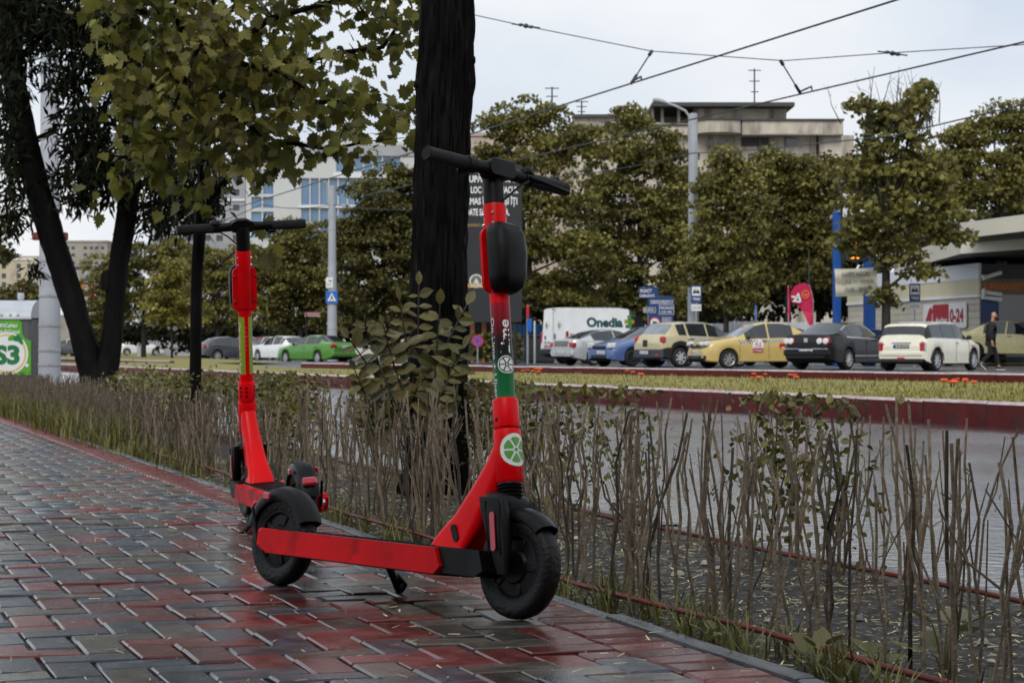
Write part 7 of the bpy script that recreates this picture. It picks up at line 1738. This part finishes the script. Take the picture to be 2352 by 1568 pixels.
# stained apartment block on the right
M_stain = mat('stained_render', (.50, .45, .37), .85, var=.12, vs=.8, col2=(.22, .19, .16), c2s=1.1, c2lo=.46, c2hi=.66, stretch=(1, 1, .28)); M_dirty = mat('dirty_parapet', (.24, .21, .18), .85, var=.3, vs=.5, stretch=(1, 1, .3)); M_eave = mat('dark_eave', (.06, .057, .055), .8)
d = 150; s = d/FPX
Ws = [span(1622, 317, 18, 22, 1320), span(1650, 317, 18, 18, 1320), span(1570, 318, 18, 20, 1320), span(1606, 268, 18, 17, 1320), span(1700, 266, 16, 18, 1320), span(1805, 318, 26, 17, 1320), span(1760, 352, 20, 20, 1320), span(1540, 352, 20, 20, 1320), span(1480, 352, 20, 20, 1320), span(1400, 352, 20, 20, 1320), span(1350, 352, 20, 20, 1320)]
blk = building('apartment_block', 'tall beige apartment block with stained walls and a roof terrace', (xat(1320, d), d, 0), radians(0), 555*s, 16, zat(292, d), M_stain, wins=[w_ for w_ in [span(x, y, 16, 16, 1320) for x in range(1340, 1860, 42) for y in (352, 384, 416, 448, 480)]], roof=M_dirty)
tx = lambda x: xat(x, d)-xat(1320, d)
B_ = lambda nm, x0, x1, y0, y1, dep, back, m, ch=0: MB().box(((tx(x0)+tx(x1))/2, back+dep/2, (zat(y0, d)+zat(y1, d))/2), (tx(x1)-tx(x0), dep, zat(y0, d)-zat(y1, d)), 0, None, ch).build(nm, m, blk)
B_('wing', 1880, 1930, 285, 900, 14, -.6, M_stain); B_('wing', 1930, 1985, 296, 900, 10, 4.5, M_stain)
B_('parapet', 1700, 1930, 281, 312, .5, -1.3, M_stain); B_('parapet_cap', 1698, 1932, 278, 282, .8, -1.45, M_eave); B_('ledge', 1700, 1930, 312, 315, .7, -1.4, M_dirty)
B_('parapet', 1494, 1598, 291, 312, .5, -.6, M_stain); B_('parapet_cap', 1494, 1598, 288, 291.5, .7, -.7, M_eave)
mb = MB(); rg_ = []
for z_ in (zat(311, d), zat(283, d)):
    c0 = Vector((tx(1648), -.2, z_)); rg_.append([c0+Vector((cos(a)*(tx(1700)-tx(1596))/2, -abs(sin(a))**.6*2.2, 0)) for a in [pi*i/16 for i in range(17)]])
loft(mb, rg_); mb.build('curved_balcony', M_stain, blk, 50)
mb = MB(); rg_ = []
for z_ in (zat(283, d)+.002, zat(280.5, d)):
    c0 = Vector((tx(1648), -.2, z_)); rg_.append([c0+Vector((cos(a)*(tx(1702)-tx(1594))/2, -abs(sin(a))**.6*2.35, 0)) for a in [pi*i/16 for i in range(17)]])
loft(mb, rg_); mb.build('balcony_rim', M_eave, blk, 50)
B_('penthouse', 1596, 1810, 246, 286, 8, .8, M_stain); B_('roof_slab', 1496, 1822, 238, 247, 11, -.8, M_eave); B_('roof_slab', 1318, 1497, 262, 269, 10, .2, M_eave); B_('storey', 1318, 1497, 268.5, 300, 8, .6, M_stain)
for x in (1500, 1522, 1560): B_('column', x-3, x+3, 246, 292, .6, .3, M_dirty)
B_('back_wall', 1540, 1597, 247, 292, .5, 6, M_stain)
for (x, y, w_, h) in ((1613, 268, 14, 13), (1653, 267, 14, 12), (1692, 261, 14, 26), (1780, 262, 8, 10), (1540, 320, 16, 14), (1622, 322, 16, 14), (1650, 322, 16, 14), (1805, 317, 26, 17), (1440, 276, 14, 14), (1380, 278, 14, 14)): B_('window', x, x+w_, y, y+h, .3, (.65 if 1596 < x < 1800 and y < 290 else (.45 if y < 290 else -.12)), M_wpane)
B_('recess_shade', 1702, 1766, 316, 336, .2, -.1, M_eave)  # dark slab on the wall, standing in for the shade of a recess
for k in range(7): B_('rain_pipe', 1512+k*58, 1513.5+k*58, 314, 520, .15, -.18, M_dirty)
def aerial(label, x, y0, y1, dd):
    b_ = at(x, y1, dd); t = thing('roof_aerial', label, 'aerial', b_, group='aerials on the roofs'); h = (y1-y0)/FPX*dd; mb = MB(); mb.tube([(0, 0, -.2), (0, 0, h)], .06, 5)
    for k in range(3): mb.tube([(-.5+.1*k, 0, h*(.95-.3*k)), (.5-.1*k, 0, h*(.95-.3*k))], .035, 4)
    mb.build('mast', M_wire, t)
aerial('tall roof aerial right of the lamp head', 1733, 158, 240, 153); aerial('roof aerial above the spreading tree', 1268, 200, 262, 140); aerial('thin roof aerial above the broad tree', 1336, 232, 270, 153)
# lower pale block glimpsed through the spreading tree
d = 165; s = d/FPX
building('rendered_block', 'pinkish rendered block glimpsed through the spreading tree', (xat(1075, d), d, 0), 0, 250*s, 12, zat(312, d), mat('pink_render', (.44, .36, .31), .8, var=.1, vs=.4), wins=[span(x, y, 16, 16, 1075) for x in (1090, 1125, 1160, 1195, 1230, 1265) for y in (335, 370, 405)])
# far left blocks
M_tan = mat('tan_render', (.42, .36, .27), .8, var=.12, vs=.2, col2=(.30, .26, .21), c2s=.3); M_grey2 = mat('weathered_render', (.30, .28, .25), .8, var=.15, vs=.2, col2=(.22, .205, .19), c2s=.4)
d = 300; s = d/FPX
building('tan_apartment_block', 'tan apartment block far left above the recycling container', (xat(-30, d), d, 0), 0, 120*s, 14, zat(592, d), M_tan, wins=[span(x, y, 10, 12, -30) for x in (-20, 4, 38, 62, 74) for y in (606, 628, 648)], bands=[(0, 120*s, zat(597, d), zat(590, d), M_wb)])
d = 330; s = d/FPX
building('weathered_apartment_block', 'weathered grey apartment block between the pole and the twin trunks', (xat(146, d), d, 0), 0, 100*s, 20, zat(556, d), M_grey2, wins=[span(x, y, 8, 8, 146) for x in (152, 164, 192, 206, 218, 232) for y in (566, 582, 600, 618)]+[span(170, 612, 14, 9, 146)])
d = 240; s = d/FPX; o = thing('shop_kiosk', 'low shop front with red sign between pole and twin trunks', 'kiosk', (xat(185, d), d, 0)); MB().box((0, 2, 2.4), (5.5, 4, 4.8), 0).build('wall', M_grey2, o); MB().box((.6, -.1, zat(678, d)), (2.2, .2, 1.1), 0).build('red_sign', M_sred, o); MB().box((-.5, -.1, zat(715, d)), (2.8, .2, 1.0), 0).build('blue_sign', M_sblue, o); MB().box((.2, -.1, zat(655, d)), (3, .2, .9), 0).build('orange_sign', mat('dull_orange', (.35, .12, .03), .6), o)

# ---- unseen facade added at the viewer's back to block skylight and darken reflections
bw = [(1.2+k*2.6, 1.0+f*3.2, 1.4, 1.7) for k in range(17) for f in range(4)]
building('unseen_facade', 'unseen dark facade added behind the viewer to darken reflections', (24, -9, 0), pi, 46, 10, 13.5, mat('dark_facade_wall', (.07, .06, .052), .85, var=.2, vs=.5), wins=bw, win_frame=False)
# ------------------------------------------------------------------ the man walking past the cars
def skin_mesh(name, verts, edges, radii, root, m, parent, sub=2):
    me = bpy.data.meshes.new(name); me.from_pydata(verts, edges, []); o = bpy.data.objects.new(name, me); COL.objects.link(o)
    sk = o.modifiers.new('skin', 'SKIN'); sk.use_smooth_shade = True
    for i, r in enumerate(radii):
        v = me.skin_vertices[0].data[i]; v.radius = r if isinstance(r, tuple) else (r, r); v.use_root = (i == root)
    ss = o.modifiers.new('sub', 'SUBSURF'); ss.levels = sub; ss.render_levels = sub
    dg = bpy.context.evaluated_depsgraph_get(); ev = o.evaluated_get(dg); nm = bpy.data.meshes.new_from_object(ev); nm.name = name
    nm.materials.clear(); nm.materials.append(m); bpy.data.objects.remove(o)
    nm.polygons.foreach_set('use_smooth', [True]*len(nm.polygons))
    return link(name, nm, parent)
def chain(segs_):
    """list of chains [(pt, r), ...]; points closer than 1e-6 are shared"""
    V, R, E, idx = [], [], [], {}
    for ch in segs_:
        prev = None
        for (p, r) in ch:
            k = tuple(round(c, 4) for c in p)
            if k not in idx: idx[k] = len(V); V.append(p); R.append(r)
            i = idx[k]
            if prev is not None and prev != i: E.append((prev, i))
            prev = i
    return V, E, R
def man():
    d = 60.5; base = Vector((xat(2275, d), d, FARZ+.004))
    t = thing('person', 'bald man in black jacket and trousers walking right, looking down', 'person', base, (0, 0, radians(-8)))
    M_skin = mat('skin', (.47, .23, .14), .5, var=.08, vs=12); M_cl = mat('black_cloth', (.010, .010, .012), .85, var=.25, vs=8); M_cl2 = mat('black_trousers', (.008, .008, .010), .85, var=.25, vs=8); M_shoe = mat('black_shoe', (.012, .012, .014), .5); M_sole = mat('white_sole', (.6, .6, .6), .5)
    # x is walking direction; left leg forward, right leg trailing with heel lifted
    pel = (0, 0, .93); ch_ = (.02, 0, 1.18); nk = (.05, 0, 1.46)
    hipL, kneeL, ankL = (.01, .09, .88), (.17, .09, .50), (.25, .09, .10); hipR, kneeR, ankR = (-.01, -.09, .88), (-.02, -.09, .48), (-.30, -.09, .18)
    shL, elL, wrL = (.03, .19, 1.40), (-.04, .24, 1.12), (.10, .23, .90); shR, elR, wrR = (.04, -.19, 1.40), (-.03, -.24, 1.12), (.02, -.23, .86)
    def arm(sh, el, wr): return [(nk2, .06), (sh, .062), (el, .042), (wr, .026)]
    nk2 = (.035, 0, 1.40)
    headc = [((.05, 0, 1.45), .055), ((.075, 0, 1.53), .055), ((.10, 0, 1.60), (.085, .075)), ((.10, 0, 1.70), (.095, .08)), ((.095, 0, 1.755), (.06, .055))]
    segs_ = [[(pel, .08), (ch_, .09), (nk2, .07)]+headc, [(pel, .08), (hipL, .05), (kneeL, .040), (ankL, .038), ((.36, .09, .045), .03)], [(pel, .08), (hipR, .05), (kneeR, .040), (ankR, .038), ((-.20, -.09, .06), .03)],
             [(nk2, .07), (shL, .035), (elL, .030), (wrL, .028)], [(nk2, .07), (shR, .035), (elR, .030), (wrR, .028)]]
    for (wr, el, sg) in ((wrL, elL, 1), (wrR, elR, -1)):
        dv = (Vector(wr)-Vector(el)).normalized(); pm = Vector(wr)+dv*.07; segs_.append([(wr, .028), (tuple(pm), (.034, .018))])
        for k, (off, ln) in enumerate(((.030, .070), (.010, .080), (-.010, .075), (-.028, .060))):
            b_ = pm+Vector((off, 0, 0))+dv*.02; m1 = b_+dv*ln*.5+Vector((.01, -sg*.006, 0)); e_ = m1+dv*ln*.4+Vector((.018, -sg*.012, 0)); segs_.append([(tuple(pm), (.034, .018)), (tuple(b_), .010), (tuple(m1), .0088), (tuple(e_), .0075)])
        th = Vector(wr)+dv*.02+Vector((.032, 0, 0)); segs_.append([(wr, .028), (tuple(th), .011), (tuple(th+dv*.04+Vector((.014, 0, 0))), .009)])
    V, E, R = chain(segs_); skin_mesh('body', V, E, R, 0, M_skin, t, 2)
    # face: nose, brow, mouth, ears, dark beard on the jaw
    mb = MB(); mb.box((.195, 0, 1.635), (.035, .028, .045), 0, Matrix.Rotation(.4, 3, 'Y'), .01); mb.build('nose', M_skin, t, 60)
    for sg in (1, -1):
        mb = MB(); mb.lathe([(0, .008), (.02, .008), (.032, 0), (.02, -.008), (0, -.008)], 10, 0, Matrix.Translation((.085, sg*.082, 1.64)) @ Matrix.Rotation(pi/2, 4, 'X') @ Matrix.Diagonal((.8, 1.2, 1, 1))); mb.build('ear', M_skin, t, 60); MB().box((.180, sg*.032, 1.662), (.02, .026, .010), 0, None, .003).build('eye', M_ink, t)
    MB().box((.180, 0, 1.590), (.02, .05, .010), 0, None, .003).build('mouth', mat('lips', (.28, .10, .08), .5), t)
    mb = MB(); rg = []
    for (z, x, lx, ly) in ((1.545, .135, .075, .10), (1.56, .135, .10, .125), (1.59, .130, .115, .148), (1.605, .12, .10, .15)): rg.append([(x+p[0], p[1], z) for p in rounded(lx, ly, .04)])
    loft(mb, rg); mb.build('beard', mat('dark_beard', (.02, .014, .010), .8), t, 60)
    # clothes
    V, E, R = chain([[(pel, (.155, .17)), ((.0, 0, .82), (.15, .165))], [(pel, (.155, .17)), (ch_, (.18, .22)), (nk2, (.15, .17)), ((.045, 0, 1.47), .075)], [(nk2, (.125, .14)), (shL, .095), (elL, .080), ((wrL[0]-.01, wrL[1], wrL[2]+.03), .056)], [(nk2, (.125, .14)), (shR, .095), (elR, .080), ((wrR[0]-.01, wrR[1], wrR[2]+.03), .056)]])
    skin_mesh('jacket', V, E, R, 0, M_cl, t, 2)
    V, E, R = chain([[((0, 0, .90), .145), (hipL, .105), (kneeL, .078), ((ankL[0]-.01, ankL[1], ankL[2]+.03), .052)], [((0, 0, .90), .145), (hipR, .105), (kneeR, .078), ((ankR[0]+.02, ankR[1], ankR[2]+.06), .052)]]); skin_mesh('trousers', V, E, R, 0, M_cl2, t, 2)
    for (ank, pitch, sg) in ((ankL, 0, 1), (ankR, .75, -1)):
        R_ = Matrix.Rotation(pitch, 4, 'Y'); c_ = Vector(ank) if pitch == 0 else Vector((ank[0]+.045, ank[1], .10))
        e = bpy.data.objects.new('shoe', None); COL.objects.link(e); e.parent = t; e.matrix_local = Matrix.Translation((c_.x, c_.y, .0 if pitch == 0 else .105)) @ R_
        mb = MB(); rg = []
        for (x, w_, h) in ((-.085, .055, .09), (-.06, .075, .105), (0, .08, .10), (.08, .09, .07), (.15, .085, .05), (.185, .05, .035)): rg.append([(x, p[0], .022+h/2+p[1]) for p in rounded(w_, h, min(w_, h)*.4)])
        loft(mb, rg); mb.build('upper', M_shoe, e, 60); mb = MB(); mb.prism([(p[0]+.05, p[1]) for p in rounded(.285, .092, .044)], .024); mb.build('sole', M_sole, e)
man()
